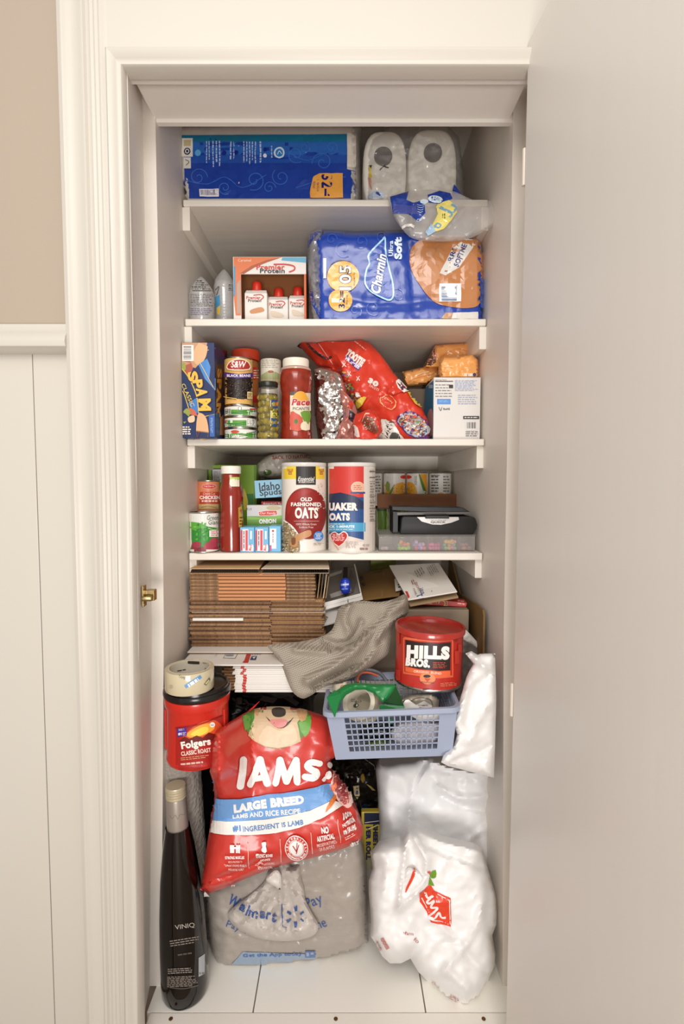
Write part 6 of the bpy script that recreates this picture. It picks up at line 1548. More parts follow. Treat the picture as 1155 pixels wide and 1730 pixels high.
p.Q([(310, 1243), (335, 1222), (360, 1216), (374, 1226), (374, 1238), (350, 1243), (330, 1250), (315, 1246)], '#d4502a', 4).Q([(315, 1240), (336, 1226), (354, 1222), (362, 1230), (348, 1240), (325, 1246)], '#eaa63c', 4).Q([(322, 1240), (338, 1230), (350, 1228), (350, 1236), (334, 1243)], '#f2d04c', 4)
p.Q([(303, 1252), (312, 1244), (320, 1248), (332, 1242), (342, 1246), (352, 1237), (362, 1240), (376, 1228), (376, 1246), (340, 1256), (310, 1258)], '#6b1714', 0)
p.Q([(299, 1230), (315, 1227), (316, 1242), (300, 1245)], '#4a2a86').T('#1', 304.5, 1239.5, 6, 5, '#e6e0f0', bold=.06).L(309, 1236, 315, 1242, 3, '#c9bce0', rot=5).L(302, 1230, 313, 1234, 2, '#c9bce0', rot=8).E(358, 1224, 4.4, 4.4, '#eee6dc').L(355, 1223, 361, 1226, 1, '#8a8480')
p.T('Folgers', 331, 1257, 49, 16, '#f4ece0', rot=9, bold=.045).T('CLASSIC ROAST', 331, 1269.5, 49, 7.5, '#f0d8c8', rot=8, bold=.03)
p.L(306, 1276, 354, 1282, 2, '#d99a70', rot=6, th=.4).L(306, 1286, 354, 1290, 1, '#e0b0a0', rot=6, th=.8)
p.W([(297, 1230), (330, 1225), (376, 1209)], 1.2, '#8c1712', rnd=False)
p.build(t)
# side grips moulded in the tub: proud ribs
for a in (-20, 200):
    an = math.radians(a)
    part('grip_ridge', G().tube([(cx+r*.94*math.cos(an), D+r*.94*math.sin(an), zb+.03), (cx+r*.945*math.cos(an), D+r*.945*math.sin(an), zb+.05), (cx+r*.945*math.cos(an), D+r*.945*math.sin(an), zt-.05), (cx+r*.94*math.cos(an), D+r*.94*math.sin(an), zt-.035)], .0025, 8), mat('tub_red', ''), t, smooth=True)
zl = zt+.0205
D2 = 1.175; c2 = xx(320.5, 1150, D2); r2 = 82/2*D2/(F*kk(1150))*.98; c2 = max(c2, -.424+r2)
z2 = zz(1166, D2-r2)
z2 = zl+.048
t = thing('tape_roll', 'wide roll of clear packing tape lying on the black coffee tub lid', 'tape', (c2, D2, zl))
g = G().lathe(c2, D2, [(r2*.86, zl), (r2*.985, zl), (r2, zl+.002), (r2, z2-.002), (r2*.985, z2), (r2*.86, z2), (r2*.86, zl)], 64)
part('tape', g, mat('clear_tape', '#cbbf9f', .12, coat=.6), t, smooth=True)
g2 = G().lathe(c2, D2, [(r2*.82, zl+.0002), (r2*.855, zl+.0002), (r2*.855, z2+.0006), (r2*.82, z2+.0006), (r2*.82, zl+.0002)], 64)
part('core', g2, mat('tape_core', '#d9d0bc', .6), t, smooth=True)
p = Pr(g, step=4, off=.0005); p.Q([(311, 1158), (338, 1140), (341, 1145), (314, 1163)], '#5f93c8').L(316, 1149, 338, 1156, 1, '#dfe8f2', rot=34, th=.8).Q([(344, 1156), (353, 1144), (355, 1148), (348, 1158)], '#6b6a44').Q([(346, 1155), (352, 1148), (353, 1150), (348, 1156)], '#d8cf9a').T('TAPE', 307, 1144, 12, 4, '#77705f', rot=-20).E(289, 1160, 3, 3, '#b0a68c').build(t)
p = Pr(g2, step=None, off=.0005); p.R(317, 1117, 337, 1121.5, '#3a332c', rot=-3).L(342, 1119, 352, 1122, 1, '#9a917e', rot=-12).L(299, 1130, 316, 1134, 1, '#55504a', rot=10).T('A', 347, 1130, 4, 4, '#222222').build(t)
# bubble wrap roll
rb = .052; cb = xx(317, 1400, 1.34); Db = 1.36
t = thing('bubble_wrap_roll', 'upright roll of clear bubble wrap under the red coffee tub', 'roll', (cb, Db, 0))
BUB = mat('bubble_plastic', '#a9a29a', .18, coat=.3, spec=.6)
nt = BUB.node_tree; b_ = nt.nodes['Principled BSDF']; vo = nt.nodes.new('ShaderNodeTexVoronoi'); vo.inputs['Scale'].default_value = 105; tcx = nt.nodes.new('ShaderNodeTexCoord'); nt.links.new(tcx.outputs['Object'], vo.inputs['Vector'])
bp = nt.nodes.new('ShaderNodeBump'); bp.invert = True; bp.inputs['Strength'].default_value = .9; bp.inputs['Distance'].default_value = .003; nt.links.new(vo.outputs['Distance'], bp.inputs['Height']); nt.links.new(bp.outputs[0], b_.inputs['Normal'])
pr = [(rb*.5, 0), (rb*.95, 0), (rb, .01)]
k = 0
while pr[-1][1] < zb-.02: k += 1; pr.append((rb*(1+.012*math.sin(k*2.1)), pr[-1][1]+.018))
pr += [(rb*.97, zb-.006), (rb*.9, zb-.0015), (rb*.5, zb-.001)]
def leanf(g): g.v = [(x, y-.085*z/zb, z) for x, y, z in g.v]; return g
part('wrap', leanf(G().lathe(cb, Db, pr, 56)), BUB, t, smooth=True)
sp = G(); v = []
for i in range(90):
    a = i/90*6*math.pi; q_ = rb*.3+rb*.62*i/90
    v.append((cb+q_*math.cos(a), Db+q_*math.sin(a), zb-.0006))
part('layer_edge', leanf(G().tube(v, .0005, 4)), BUB, t)
# wine bottle
zfl = 0; D = 1.115
def bdep(py): return D
cx = xx(312, 1600, 1.205)
D = 1.205; r = 40*D/(F*kk(1600))*.98
Zq = lambda y: zz(y, D)
z_top = zz(1326, D)
hh = z_top
pts = [(r*.80, .0), (r*.93, .003), (r*.985, .012), (r, .035), (r*.98, .12), (r*.93, .20), (r*.82, .29), (r*.65, .37), (r*.50, .42), (r*.43, hh-.125), (r*.40, hh-.09)]
TB = Matrix.Translation((cx, D, 0)) @ Matrix.Rotation(math.radians(-1.6), 4, 'Y') @ Matrix.Translation((-cx, -D, 0))
def tb_(g): g.v = [tuple(TB @ Vector(q)) for q in g.v]; return g
t = thing('wine_bottle', 'tall dark wine bottle with silver screw cap on the closet floor', 'bottle', (cx, D, 0))
g = tb_(G().lathe(cx, D, pts, 64)); part('bottle_glass', g, mat('dark_glass', '#0c0706', .08, coat=.4, spec=.5), t, smooth=True)
part('neck_foil', tb_(G().lathe(cx, D, [(r*.455, hh-.122), (r*.46, hh-.118), (r*.405, hh-.032), (r*.395, hh-.03)], 48)), mat('silver_foil', '#aaa197', .35, metal=.5), t, smooth=True)
pr = [(r*.40, hh-.0295)]
for k in range(4): pr += [(r*.425, hh-.028+k*.006), (r*.425, hh-.0245+k*.006), (r*.405, hh-.0235+k*.006)]
pr += [(r*.42, hh-.003), (r*.40, hh), (0, hh+.0005)]
part('screw_cap', tb_(G().lathe(cx, D, pr, 48)), mat('cream_cap', '#c9bda0', .35, metal=.3), t, smooth=True)
p = Pr(g, step=4, off=.0006)
p.T('VINIQ', 312, 1565, 33, 9, '#b0a89c', rot=8).L(287, 1584, 338, 1596, 3, '#8a8078', rot=9, th=.4).L(300, 1608, 328, 1614, 1, '#55483f', rot=8)
p.Q([(335, 1618), (345.5, 1611), (345, 1645), (335, 1650)], '#a9aeb2').L(336, 1640, 345, 1648, 1, '#77777a')
p.L(284, 1634, 333, 1644, 3, '#8a8078', rot=3, th=.5)
for k in range(7): p.L(283, 1648+k*2.6, 333, 1650.4+k*2.6, 1, '#6f665f', rot=2, th=.8)
p.W([(287, 1667), (310, 1669), (334, 1664)], .9, '#6f665f', rnd=False)
p.build(t)
gn = tb_(G().lathe(cx, D, [(r*.46, hh-.118), (r*.405, hh-.032)], 48)); p = Pr(gn, step=3, off=.0006)
p.W([(287, 1377), (291, 1383), (296, 1377), (300, 1384), (304, 1376), (311, 1376), (314, 1366)], 1.1, '#8a8175', rnd=False).build(t)

# ============================================================ dark things behind
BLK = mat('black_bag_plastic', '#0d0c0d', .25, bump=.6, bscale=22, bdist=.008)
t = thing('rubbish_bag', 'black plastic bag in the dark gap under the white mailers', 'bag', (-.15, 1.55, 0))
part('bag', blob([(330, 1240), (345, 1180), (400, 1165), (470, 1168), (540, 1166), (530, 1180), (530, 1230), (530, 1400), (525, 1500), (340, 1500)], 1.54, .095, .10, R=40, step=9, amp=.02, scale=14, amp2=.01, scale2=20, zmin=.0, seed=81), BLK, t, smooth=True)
t = thing('dark_cable', 'black bundle of cord with small connectors in the gap beside the coffee tub', 'cord', P(400, 1190, 1.43))
for k, q in enumerate(([(392, 1180), (402, 1186), (412, 1183), (420, 1190)], [(398, 1192), (410, 1196), (424, 1190), (438, 1196)])):
    part('cord', G().tube([P(x, y, 1.445) for x, y in catmull(q, 5, False)], .004, 8), mat('dull_black', '#26221f', .35), t, smooth=True)
part('connector', G().lathe(*P(404, 1188, 1.435)[:2], [(0, zz(1192, 1.42)), (.009, zz(1192, 1.42)), (.009, zz(1184, 1.42)), (0, zz(1184, 1.42))], 14), mat('dull_grey', '#4a443f', .3), t, smooth=True)
t = thing('grey_strap', 'folded grey plastic piece in the dark just below the mailer pile', 'plastic', P(460, 1180, 1.42))
part('strap', G().slab([P(438, 1183, 1.425), P(462, 1188, 1.42), P(468, 1181, 1.42), P(444, 1176, 1.425)], .003), mat('dim_grey', '#4c4745', .4), t)
part('strap_fold', G().slab([P(476, 1178, 1.42), P(500, 1193, 1.42), P(505, 1188, 1.42), P(486, 1175, 1.42)], .003), mat('dim_grey', '#4c4745', .4), t)
# big black wrapped packs behind the dog food (bits of yellow print)
t = thing('wrapped_pack', 'black and gold shrink wrapped pack in the gap under the basket', 'pack', (.03, 1.45, 0))
g = blob([(556, 1278), (590, 1268), (634, 1270), (638, 1300), (640, 1400), (632, 1560), (590, 1590), (556, 1580)], 1.49, .04, .06, R=30, step=6, amp=.01, scale=26, amp2=.012, scale2=34, zmin=0, seed=83)
part('wrapper', g, mat('black_gloss_film', '#15120f', .15, bump=.8, bscale=24, bdist=.008, coat=.5), t, smooth=True)
p = Pr(g, step=4, off=.0012)
p.Q([(609, 1310), (614, 1308), (616, 1318), (611, 1322)], '#8a6a2c', 3).Q([(618, 1324), (626, 1328), (634, 1336), (628, 1335)], '#a08a4a', 0).Q([(597, 1328), (606, 1326), (607, 1344), (603, 1350), (598, 1342)], '#c9b886').R(601, 1330, 605, 1342, '#4a5a7c').W([(616, 1282), (630, 1292), (632, 1300)], 1, '#8c8680').W([(632, 1352), (640, 1353)], 1, '#c9c4bc').Q([(609, 1362), (618, 1358), (622, 1366), (612, 1372)], '#23416b').Q([(616, 1316), (620, 1320), (617, 1324)], '#2c4a7c').E(594, 1312, 3, 2, '#7c7670')
p.build(t, m=INKG)
D = 1.395
t = thing('paper_roll_pack', 'yellow and navy paper roll pack standing between dog food and white bag', 'pack', (.05, D, 0))
g = G().box(xx(610, 1420, D), xx(652, 1420, D), D, D+.02, zz(1466, D), zz(1372, D))
part('wrapper', g, mat('yellow_pack', '#b8a23c', .35), t, bev=.003)
p = Pr(g, step=None, off=.0015)
p.R(615, 1373, 652, 1392, '#141c38').R(616, 1392, 652, 1466, '#b3ac94').R(610, 1392, 616, 1466, '#b39c34').Q([(616, 1450), (640, 1452), (640, 1466), (616, 1466)], '#8f8a6c')
p.T('PER ROLL', 622, 1424, 56, 8.5, '#16204a', rot=-90, bold=.07).T('SHEETS', 634, 1414, 44, 8.5, '#16204a', rot=-90, bold=.07).W([(622, 1400), (638, 1393)], 2, '#d8d27c').W([(616, 1389), (640, 1386)], 1.2, '#cfcac4')
p.build(t)
g = G().box(xx(612, 1420, D)+.002, xx(650, 1420, D), D+.002, D+.03, 0, zz(1466, D)-.0005)
part('lower_wrapper', g, mat('grey_wrapper', '#8f8880', .4), t, bev=.003)

# ============================================================ dog food bag
RDF = mat('red_bag_plastic', '#c93a30', .3, bump=.3, bscale=14, bdist=.006, coat=.25)
t = thing('dog_food_bag', 'large red dog food bag with puppy picture resting on the grey grocery bag', 'bag', (-.12, 1.2, .33))
sil = [(338, 1503), (341, 1490), (346, 1450), (352, 1412), (358, 1380), (364, 1345), (360, 1322), (354, 1303), (358, 1285), (359, 1258), (363, 1238), (385, 1221), (410, 1206), (428, 1197), (446, 1195), (480, 1194), (518, 1199), (545, 1208), (566, 1222), (572, 1248), (577, 1272), (559, 1284), (560, 1299), (576, 1318), (593, 1342), (604, 1368), (613, 1393), (613, 1408), (609, 1420), (585, 1432), (540, 1446), (500, 1456), (460, 1466), (420, 1482), (380, 1500), (350, 1510)]
g = blob(sil, lambda x, y: 1.295-.00034*(y-1200)-.13*min(1, max(0, (425-x)/55))*min(1, max(0, (1380-y)/80)), .062, .03, R=46, step=5, sm=False, amp=.009, scale=6, amp2=.0025, scale2=9, seed=90,
         ridges=[([(410, 1270), (410, 1300), (372, 1320)], 6, -.006), ([(556, 1225), (558, 1260), (556, 1300)], 5, -.010), ([(548, 1315), (566, 1345), (590, 1375)], 9, -.014), ([(365, 1345), (352, 1400), (347, 1450)], 5, -.010),
                 ([(352, 1488), (400, 1474), (440, 1452)], 5, -.010), ([(610, 1400), (590, 1412), (572, 1420)], 6, -.010), ([(362, 1260), (400, 1300), (440, 1310)], 12, .006), ([(556, 1300), (520, 1320), (480, 1330)], 12, .006)])
part('bag', g, RDF, t, smooth=True)
p = Pr(g, step=5, off=.0012, dl=.0001)
def o3(x, y): return (330+x/3.726, 1170+y/3.726)
def C(*a): return [o3(a[i], a[i+1]) for i in range(0, len(a), 2)]
# arched picture
arch = [(467+58.8*math.cos(a), 1205+59.5*math.sin(a)) for a in [math.pi*k/24 for k in range(25)]]
pic = arch + C(300, 130, 350, 112, 430, 92, 530, 90, 640, 96, 700, 112, 722, 150)
p.Q(pic, '#4f8a34')
p.Q(C(300, 150, 340, 150, 350, 200, 310, 240), '#68a044', 2).Q(C(650, 190, 720, 150, 725, 220, 690, 280), '#6da447', 2)
p.Q(C(372, 108, 430, 93, 530, 91, 640, 97, 698, 112, 640, 190, 652, 240, 664, 306, 600, 336, 520, 350, 440, 340, 378, 308, 328, 272, 345, 215, 372, 165), '#d2b592').Q(C(640, 100, 700, 113, 703, 140, 690, 175, 668, 185, 648, 160), '#cfa67c')
p.Q(C(640, 105, 690, 112, 703, 140, 685, 178, 660, 180, 640, 140), '#c79a6c', 2).Q(C(372, 112, 400, 108, 395, 150, 378, 140), '#c79a6c', 2).Q(C(450, 210, 530, 240, 610, 200, 640, 300, 520, 345, 400, 310), '#dcc4a4', 3)
p.Q(C(440, 150, 470, 178, 510, 195, 560, 195, 600, 175, 620, 155, 596, 190, 560, 220, 520, 225, 480, 200), '#3c2a20', 2).Q(C(470, 175, 570, 172, 572, 200, 550, 218, 520, 222, 490, 208), '#d98a86', 3).Q(C(482, 108, 530, 98, 565, 112, 565, 145, 530, 158, 490, 148), '#3a332c', 3)
WT = '#f1ece8'
# big rounded letters
p.W(C(297, 425, 292, 500, 279, 585), 12.5, WT, sm=4)
p.W(C(408, 420, 385, 480, 342, 575), 12.5, WT, sm=4); p.W(C(408, 420, 425, 490, 452, 568), 12.5, WT, sm=4); p.W(C(380, 540, 430, 532), 9, WT, sm=0)
p.W(C(532, 422, 522, 490, 507, 568), 12, WT, sm=4); p.W(C(532, 422, 555, 490, 575, 560), 12, WT, sm=4); p.W(C(635, 425, 605, 490, 578, 560), 12, WT, sm=4); p.W(C(635, 425, 640, 490, 642, 560), 12, WT, sm=4)
p.W(C(775, 448, 730, 438, 705, 465, 735, 490, 758, 505, 740, 535, 692, 532), 11, WT, sm=5)
p.E(*o3(836, 456), 4.2, 5.2, WT, rot=10); p.E(*o3(830, 520), 5.5, 6, WT, rot=20); p.W(C(795, 550, 810, 530, 800, 555), 5, WT)
p.Q(C(105, 690, 130, 661, 280, 662, 400, 650, 560, 628, 700, 600, 858, 570, 865, 640, 850, 680, 720, 738, 600, 765, 450, 790, 300, 805, 200, 810, 110, 806), '#6f9fd6')
p.Q(C(108, 806, 200, 811, 300, 806, 450, 792, 600, 766, 720, 740, 850, 682, 880, 690, 925, 712, 800, 790, 650, 848, 500, 880, 350, 892, 200, 892, 100, 880), '#ece6df')
p.Q(C(85, 600, 128, 540, 120, 660, 100, 800, 70, 1000, 45, 1160, 25, 1150, 50, 950, 75, 750), '#3f6fae').Q(C(128, 560, 140, 650, 118, 800, 100, 900, 110, 780, 118, 650), '#a52e28')
p.Q(C(50, 1010, 75, 1010, 75, 1080, 45, 1100), '#5a5a3a', 2)
p.T('LARGE BREED', *o3(460, 695), 119, 15, WT, rot=7, bold=.075).T('LAMB AND RICE RECIPE', *o3(448, 757), 114, 9, WT, rot=5, bold=.03).T('#1', *o3(262, 853), 13, 10, '#4f82c4', rot=3, bold=.06).T('INGREDIENT IS LAMB', *o3(490, 833), 103, 9, '#5f87bd', rot=7, bold=.03)
# chop and carrot
p.Q(C(860, 480, 900, 470, 935, 540, 960, 600, 978, 690, 960, 720, 910, 715, 870, 660, 850, 600, 855, 540), '#e0b4aa', 3).Q(C(870, 500, 900, 490, 925, 560, 950, 640, 955, 690, 915, 695, 885, 640, 862, 580), '#a3433f', 3).Q(C(885, 560, 915, 570, 935, 650, 905, 680, 880, 620), '#7c2a2c', 3).W(C(920, 480, 955, 590, 975, 700), 2.5, '#eed8cc').Q(C(840, 590, 880, 570, 880, 610, 850, 625), '#d9642c', 2)
p.Q(C(862, 650, 880, 665, 850, 720, 820, 752, 835, 700), '#dd7a38', 2)
for x0, y0, x1, y1 in ((330, 945, 334, 1095), (535, 915, 540, 1052), (728, 875, 735, 998), (890, 795, 912, 928)): p.W(C(x0, y0, x1, y1), 1.1, '#e8b8b0', sm=0)
p.W(C(222, 975, 280, 972), 3, WT, sm=0)
for x in (228, 240, 262, 276): p.W(C(x, 955, x, 1000), 3, WT, sm=0)
p.T('STRONG MUSCLES', *o3(252, 1028), 31, 4.6, WT, rot=2, bold=.04).T('WITH PROTEIN TO', *o3(252, 1052), 23, 3.4, '#f0d8d2', rot=2).T('SUPPORT STRONG MUSCLES', *o3(254, 1074), 36, 3.4, '#f0d8d2', rot=2).T('INCLUDING HEART', *o3(254, 1097), 25, 3.4, '#f0d8d2', rot=2)
p.Q(C(420, 940, 448, 935, 445, 960, 452, 990, 432, 995, 415, 985, 425, 965), WT, 2).T('STRONG BONES', *o3(434, 1011), 29, 4.6, WT, rot=4, bold=.04).T('& JOINTS', *o3(438, 1036), 18, 4.6, WT, rot=5, bold=.04).T('INCLUDES GLUCOSAMINE', *o3(436, 1060), 33, 3.4, '#f0d8d2', rot=6).T('& CHONDROITIN', *o3(438, 1082), 23, 3.4, '#f0d8d2', rot=6)
cx, cy = o3(635, 965); p.E(cx, cy, 19.5, 19.5, WT).E(cx, cy, 18.3, 18.3, '#c93a30').E(cx, cy, 13, 13, WT).E(cx, cy, 12, 12, '#c93a30').E(cx, cy, 11.4, 11.4, WT)
p.T('V', cx, cy+1, 11, 12, '#b03030', rot=8, bold=.0).W([(cx+1, cy-9), (cx, cy+8)], 1.2, '#b03030', sm=0)
for k, ch in enumerate('VETERINARIANS'):
    a = math.radians(200-k*220/12*1.0-10); p.T(ch, cx+15.6*math.cos(a), cy-15.6*math.sin(a), 2.6, 3.2, WT, rot=math.degrees(a)-90, bold=.03); p.off -= p.dl
for k, ch in enumerate('RECOMMEND IAMS'):
    if ch == ' ': continue
    a = math.radians(215+k*115/13); p.T(ch, cx+15.6*math.cos(a), cy-15.6*math.sin(a), 2.6, 3.2, WT, rot=math.degrees(a)+90, bold=.03); p.off -= p.dl
p.T('NO', *o3(816, 857), 12, 10, WT, rot=6, bold=.05).T('ARTIFICIAL', *o3(818, 898), 29, 8, WT, rot=12, bold=.04).T('PRESERVATIVES', *o3(820, 932), 32, 5, '#f0d8d2', rot=14).T('OR FLAVORS', *o3(822, 957), 25, 5, '#f0d8d2', rot=14)
p.T('100%', *o3(943, 778), 15, 11, WT, rot=15, bold=.04).T('NUTRITION', *o3(953, 820), 19, 6, WT, rot=24, bold=.04).T('0% FILLERS', *o3(960, 852), 19, 6, WT, rot=24, bold=.04).L(*o3(930, 872), *o3(995, 895), 2, '#f0d8d2', rot=26).T('ADULT', *o3(992, 930), 14, 5, WT, rot=22, bold=.04)
p.L(*o3(220, 1178), *o3(330, 1192), 1, '#eecac4', rot=6, th=.8).Q(C(62, 1238, 78, 1232, 88, 1255, 66, 1258), WT)
p.build(t)
g = G().tube([P(x, y, 1.27) for x, y in ((414, 1206), (428, 1195), (438, 1185))], [.0008, .0022, .0006], 6)
part('drawstring', g, mat('red_string', '#c2202c', .3), t)

# ============================================================ grocery bags
GRB = mat('grey_plastic_bag', '#a49b92', .28, bump=.55, bscale=26, stretch=(.5, 1, 1.6), bdist=.006, var=.07, vscale=7, coat=.2)
g = blob([(345, 1508), (346, 1500), (380, 1480), (450, 1440), (520, 1425), (600, 1405), (612, 1418), (617, 1450), (620, 1500), (622, 1560), (622, 1590), (608, 1606), (560, 1620), (500, 1632), (430, 1642), (385, 1641), (362, 1632), (354, 1612), (348, 1560)], lambda x, y: 1.335, .085, .05, R=44, step=5, p=2.6, sm=False,
         amp=.006, scale=8, amp2=.0035, scale2=30, zmin=.0, seed=101, ridges=[([(350, 1520), (400, 1560), (470, 1590), (560, 1600)], 7, .004), ([(360, 1560), (420, 1590), (500, 1605)], 5, .004), ([(600, 1420), (560, 1470), (540, 1560)], 7, -.004)])
t = thing('grocery_bag', 'stuffed grey plastic grocery bag with blue print under the dog food', 'bag', (-.12, 1.3, 0))
part('bag', g, GRB, t, smooth=True)
def o4(x, y): return (330+x/3.609, 1430+y/3.609)
def C4(*a): return [o4(a[i], a[i+1]) for i in range(0, len(a), 2)]
p = Pr(g, step=4.5, off=.0015)
BL = '#3f5a96'
p.Q(C4(180, 760, 290, 640, 600, 650, 735, 655, 730, 700, 500, 735, 240, 770), '#8a9db4', 0)
p.T('Pay in the phone', *o4(330, 520), 60, 10, BL, rot=-14) if False else p.T('Pay T', *o4(258, 498), 40, 15, BL, rot=-20, bold=.0)
p.T('W', *o4(236, 330), 18, 18, BL, rot=-30, bold=.03)
p.T('ne', *o4(770, 475), 16, 11, BL, rot=20)
p.T('Pay', *o4(722, 338), 29, 23, BL, rot=22, bold=.0).T('Get the App today', *o4(470, 658), 100, 7, '#3c64a4', rot=2, bold=.03)
p.R(*o4(668, 632), *o4(730, 672), '#3c64a4').R(*o4(676, 640), *o4(692, 664), '#93a4b8').R(*o4(702, 640), *o4(720, 652), '#93a4b8').L(*o4(190, 745), *o4(270, 765), 1, BL, th=.8)
p.build(t, m=INKG)
# the tied handles lying over its front
g = blob([(463, 1458), (472, 1453), (486, 1455), (492, 1463), (506, 1462), (508, 1480), (513, 1500), (516, 1520), (528, 1545), (538, 1564), (530, 1580), (506, 1588), (470, 1590), (432, 1584), (400, 1568), (385, 1550), (392, 1535), (425, 1510), (446, 1490), (452, 1475)], lambda x, y: 1.248-.0001*(y-1450), .016, .004, R=16, step=3.6, amp=.008, scale=20, amp2=.008, scale2=24, seed=103,
         ridges=[([(478, 1470), (465, 1500), (440, 1540), (400, 1565)], 5, .010), ([(490, 1470), (495, 1520), (500, 1580)], 6, .010), ([(500, 1475), (520, 1530), (550, 1560)], 4, .008), ([(470, 1490), (472, 1540), (450, 1580)], 4, -.008)])
part('tied_handles', g, mat('pale_thin_plastic', '#c0b8b0', .28, bump=.6, bscale=26, bdist=.006), t, smooth=True)
p = Pr(g, step=4, off=.0012)
for ch, x, y, rt in (('W', 243, 335, -30), ('a', 288, 375, -26), ('l', 318, 390, -24), ('m', 352, 412, -14), ('a', 410, 415, -6), ('r', 446, 420, -8), ('t', 478, 430, -8)):
    p.T(ch, *o4(x, y), {'W': 16, 'l': 3, 'm': 16, 'a': 10, 'r': 7, 't': 8}[ch], {'W': 18, 'l': 18, 't': 16}.get(ch, 12), BL, rot=rt, bold=.03)
p.W(C4(552, 352, 530, 352, 530, 490, 560, 495), 1.4, BL, sm=0)
for k in range(6):
    a = math.radians(90+60*k); x, y = 610, 425; p.W(C4(x+28*math.cos(a), y-30*math.sin(a), x+60*math.cos(a), y-64*math.sin(a)), 3.6, BL, sm=0)
p.build(t, m=INKG)
g = blob([(455, 1478), (466, 1470), (474, 1478), (474, 1502), (466, 1499), (450, 1488)], 1.205, .006, .003, R=6, step=3, amp=.004, scale=40, seed=3)
part('knot_loop', g, mat('white_thin_plastic', '#d4cec8', .28), t, smooth=True)

# three white bags
WB2 = mat('white_bag_cool', '#efeff0', .34, bump=.5, bscale=9, bdist=.005, ridged=True)
g = blob([(786, 1104), (796, 1100), (806, 1106), (822, 1104), (836, 1104), (838, 1180), (836, 1260), (834, 1314), (795, 1304), (756, 1294), (745, 1288), (748, 1278), (766, 1262), (772, 1240), (765, 1222), (770, 1205), (778, 1178), (786, 1150), (792, 1135), (800, 1122)], lambda x, y: 1.205-.0011*max(0, 795-x), .026, .03, R=26, step=4.5, sm=False, amp=.008, scale=12, amp2=.006, scale2=14, seed=111,
         ridges=[([(800, 1108), (815, 1125), (832, 1130)], 4, .010), ([(800, 1145), (780, 1180), (775, 1215)], 7, .012), ([(825, 1140), (800, 1175), (790, 1220)], 6, -.012), ([(835, 1180), (810, 1210), (795, 1250)], 8, .012), ([(830, 1260), (800, 1275), (765, 1285)], 5, -.012)])
t = thing('white_bag', 'white plastic bag squeezed upright between basket and right jamb, uppermost of three', 'bag', P(800, 1310, 1.205), 'white carrier bags')
part('bag', g, BAGW, t, smooth=True)
g = blob([(634, 1300), (640, 1288), (690, 1284), (730, 1276), (758, 1288), (835, 1300), (836, 1350), (834, 1430), (830, 1480), (640, 1480), (636, 1440), (640, 1400), (638, 1340)], 1.40, .06, .10, R=40, step=5, sm=False, amp=.010, scale=8, amp2=.006, scale2=13, seed=113,
         ridges=[([(722, 1285), (705, 1310), (695, 1340), (690, 1400)], 5, -.012), ([(722, 1284), (770, 1300), (830, 1310)], 5, .014), ([(740, 1330), (780, 1350), (830, 1345)], 7, .014), ([(745, 1345), (780, 1362), (830, 1372)], 5, -.014), ([(660, 1300), (655, 1350), (665, 1400)], 9, .010), ([(830, 1390), (790, 1420)], 6, .010)])
t = thing('white_bag', 'full white plastic bag directly under the blue basket, middle of three', 'bag', P(735, 1480, 1.34), 'white carrier bags')
part('bag', g, WB2, t, smooth=True)
def o5(x, y): return (600+x/3.761, 1270+y/3.761)
def C5(*a): return [o5(a[i], a[i+1]) for i in range(0, len(a), 2)]
sil = C5(330, 478, 400, 470, 470, 500, 560, 540, 640, 560, 760, 585, 810, 620, 830, 700, 860, 800, 890, 900, 900, 1000, 895, 1100, 870, 1165, 890, 1280, 885, 1360, 850, 1440, 800, 1560, 745, 1590, 750, 1620, 690, 1622, 640, 1610, 560, 1560, 470, 1470, 400, 1400, 350, 1315, 290, 1345, 220, 1345, 170, 1300, 130, 1220, 95, 1170, 100, 1060, 85, 900, 85, 820, 110, 740, 95, 640, 150, 570, 280, 540)
g = blob(sil, lambda x, y: 1.285-.00022*(y-1400), .085, .03, R=34, step=4.5, sm=False, amp=.009, scale=8, amp2=.0055, scale2=13, zmin=.0, seed=117,
         ridges=[(C5(330, 490, 320, 620, 300, 760, 275, 990), 6, .016), (C5(350, 490, 400, 600, 450, 700, 420, 860, 280, 990), 6, .014), (C5(345, 600, 370, 760, 320, 900), 6, -.014), (C5(380, 480, 520, 550, 700, 600, 800, 640), 7, .014),
                 (C5(470, 600, 560, 640, 700, 690, 790, 730), 6, -.010), (C5(620, 1190, 560, 1120, 480, 1060), 6, .008), (C5(690, 1230, 760, 1130, 800, 1000), 7, .010), (C5(690, 1240, 620, 1330, 560, 1400), 7, .010), (C5(680, 1250, 760, 1340, 830, 1400), 6, -.010), (C5(690, 1230, 640, 1210, 560, 1220), 5, -.009),
                 (C5(570, 1370, 640, 1440, 760, 1560), 8, .010), (C5(860, 800, 840, 1000, 870, 1160), 7, -.010), (C5(350, 1310, 420, 1180, 400, 1060), 8, -.010), (C5(120, 620, 200, 700, 180, 900), 8, .008)])
t = thing('white_bag', 'white plastic bag with red six sided emblem on the floor, lowest of three', 'bag', (.17, 1.2, 0), 'white carrier bags')
part('bag', g, mat('white_bag_soft', '#eceae8', .32, bump=.5, bscale=9, bdist=.005, ridged=True), t, smooth=True)
p = Pr(g, step=4, off=.0015)
OR = '#e0452a'
p.Q(C5(470, 835, 500, 880, 605, 930, 610, 1070, 605, 1112, 480, 1080, 450, 1010, 408, 950, 405, 900, 440, 870), OR, 0)
p.W(C5(420, 925, 465, 1010, 480, 1065, 602, 1095, 598, 945, 520, 900), 1.6, '#f2e6e2', sm=0)
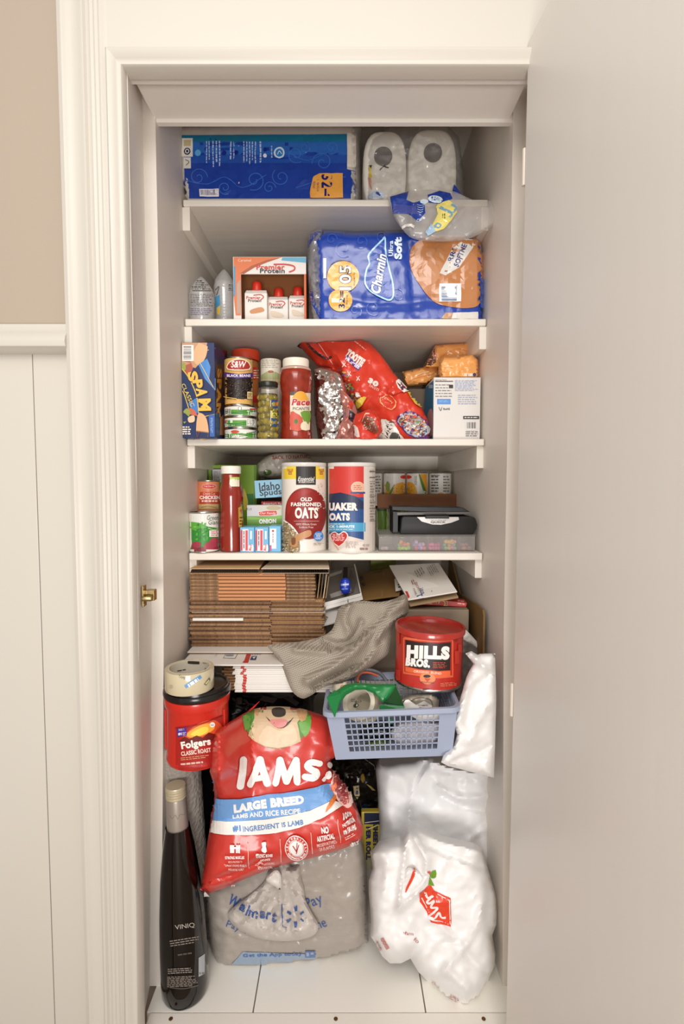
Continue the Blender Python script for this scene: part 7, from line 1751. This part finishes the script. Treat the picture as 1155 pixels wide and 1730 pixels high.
p.W(C5(440, 885, 460, 925, 490, 915, 455, 950, 470, 960, 500, 945, 480, 985, 520, 990, 500, 1020, 470, 1050, 500, 1060, 530, 1020, 545, 1050, 575, 1050), 3.6, '#f4ece8', sm=5)
p.Q(C5(470, 790, 500, 850, 460, 845), '#6f9a2c').Q(C5(470, 770, 510, 750, 512, 795, 480, 800), '#6f9a2c', 2).Q(C5(455, 760, 475, 757, 470, 780), OR)
p.Q(C5(372, 735, 382, 745, 375, 790, 345, 850, 320, 895, 318, 870, 350, 800), OR, 2)
p.T('nfarm', *o5(335, 1152), 17, 5, '#b0605a', rot=-8).T('fo', *o5(385, 1195), 9, 6, '#b0605a', rot=-35).L(*o5(112, 1170), *o5(190, 1310), 3, '#c98078', vert=False, rot=-60)
p.L(*o5(470, 1465), *o5(535, 1515), 3, '#c08a86', rot=-42).L(*o5(590, 1550), *o5(660, 1605), 4, '#b8706c', rot=-30, th=.5)
p.build(t, m=INKG)
g = blob(C5(305, 745, 345, 735, 400, 760, 450, 800, 430, 860, 360, 920, 275, 1000, 285, 900, 300, 820), 1.182, .012, .004, R=8, step=3.2, amp=.004, scale=30, seed=7, sm=False, ridges=[(C5(330, 760, 310, 850, 285, 960), 4, .006), (C5(440, 810, 380, 870, 300, 960), 4, .006)])
part('tied_handle', g, mat('white_bag_soft', ''), t, smooth=True)
p = Pr(g, step=3, off=.001); p.Q(C5(372, 735, 382, 745, 375, 790, 345, 850, 320, 895, 318, 870, 350, 800), OR, 2).build(t, m=INKG)

for o in bpy.data.objects:
    if o.name.startswith(('printed_label', 'side_print', 'flap_print')):
        me = o.data
        bm = bmesh.new(); bm.from_mesh(me); n = 0; seen = set()
        for v in bm.verts:
            if v.index in seen: continue
            n += 1; st = [v]; seen.add(v.index)
            while st:
                u = st.pop()
                for e in u.link_edges:
                    q = e.other_vert(u)
                    if q.index not in seen: seen.add(q.index); st.append(q)
            if n > 1: break
        bm.free()
        if n > 1: o['kind'] = 'stuff'      # loose flecks of ink: one print
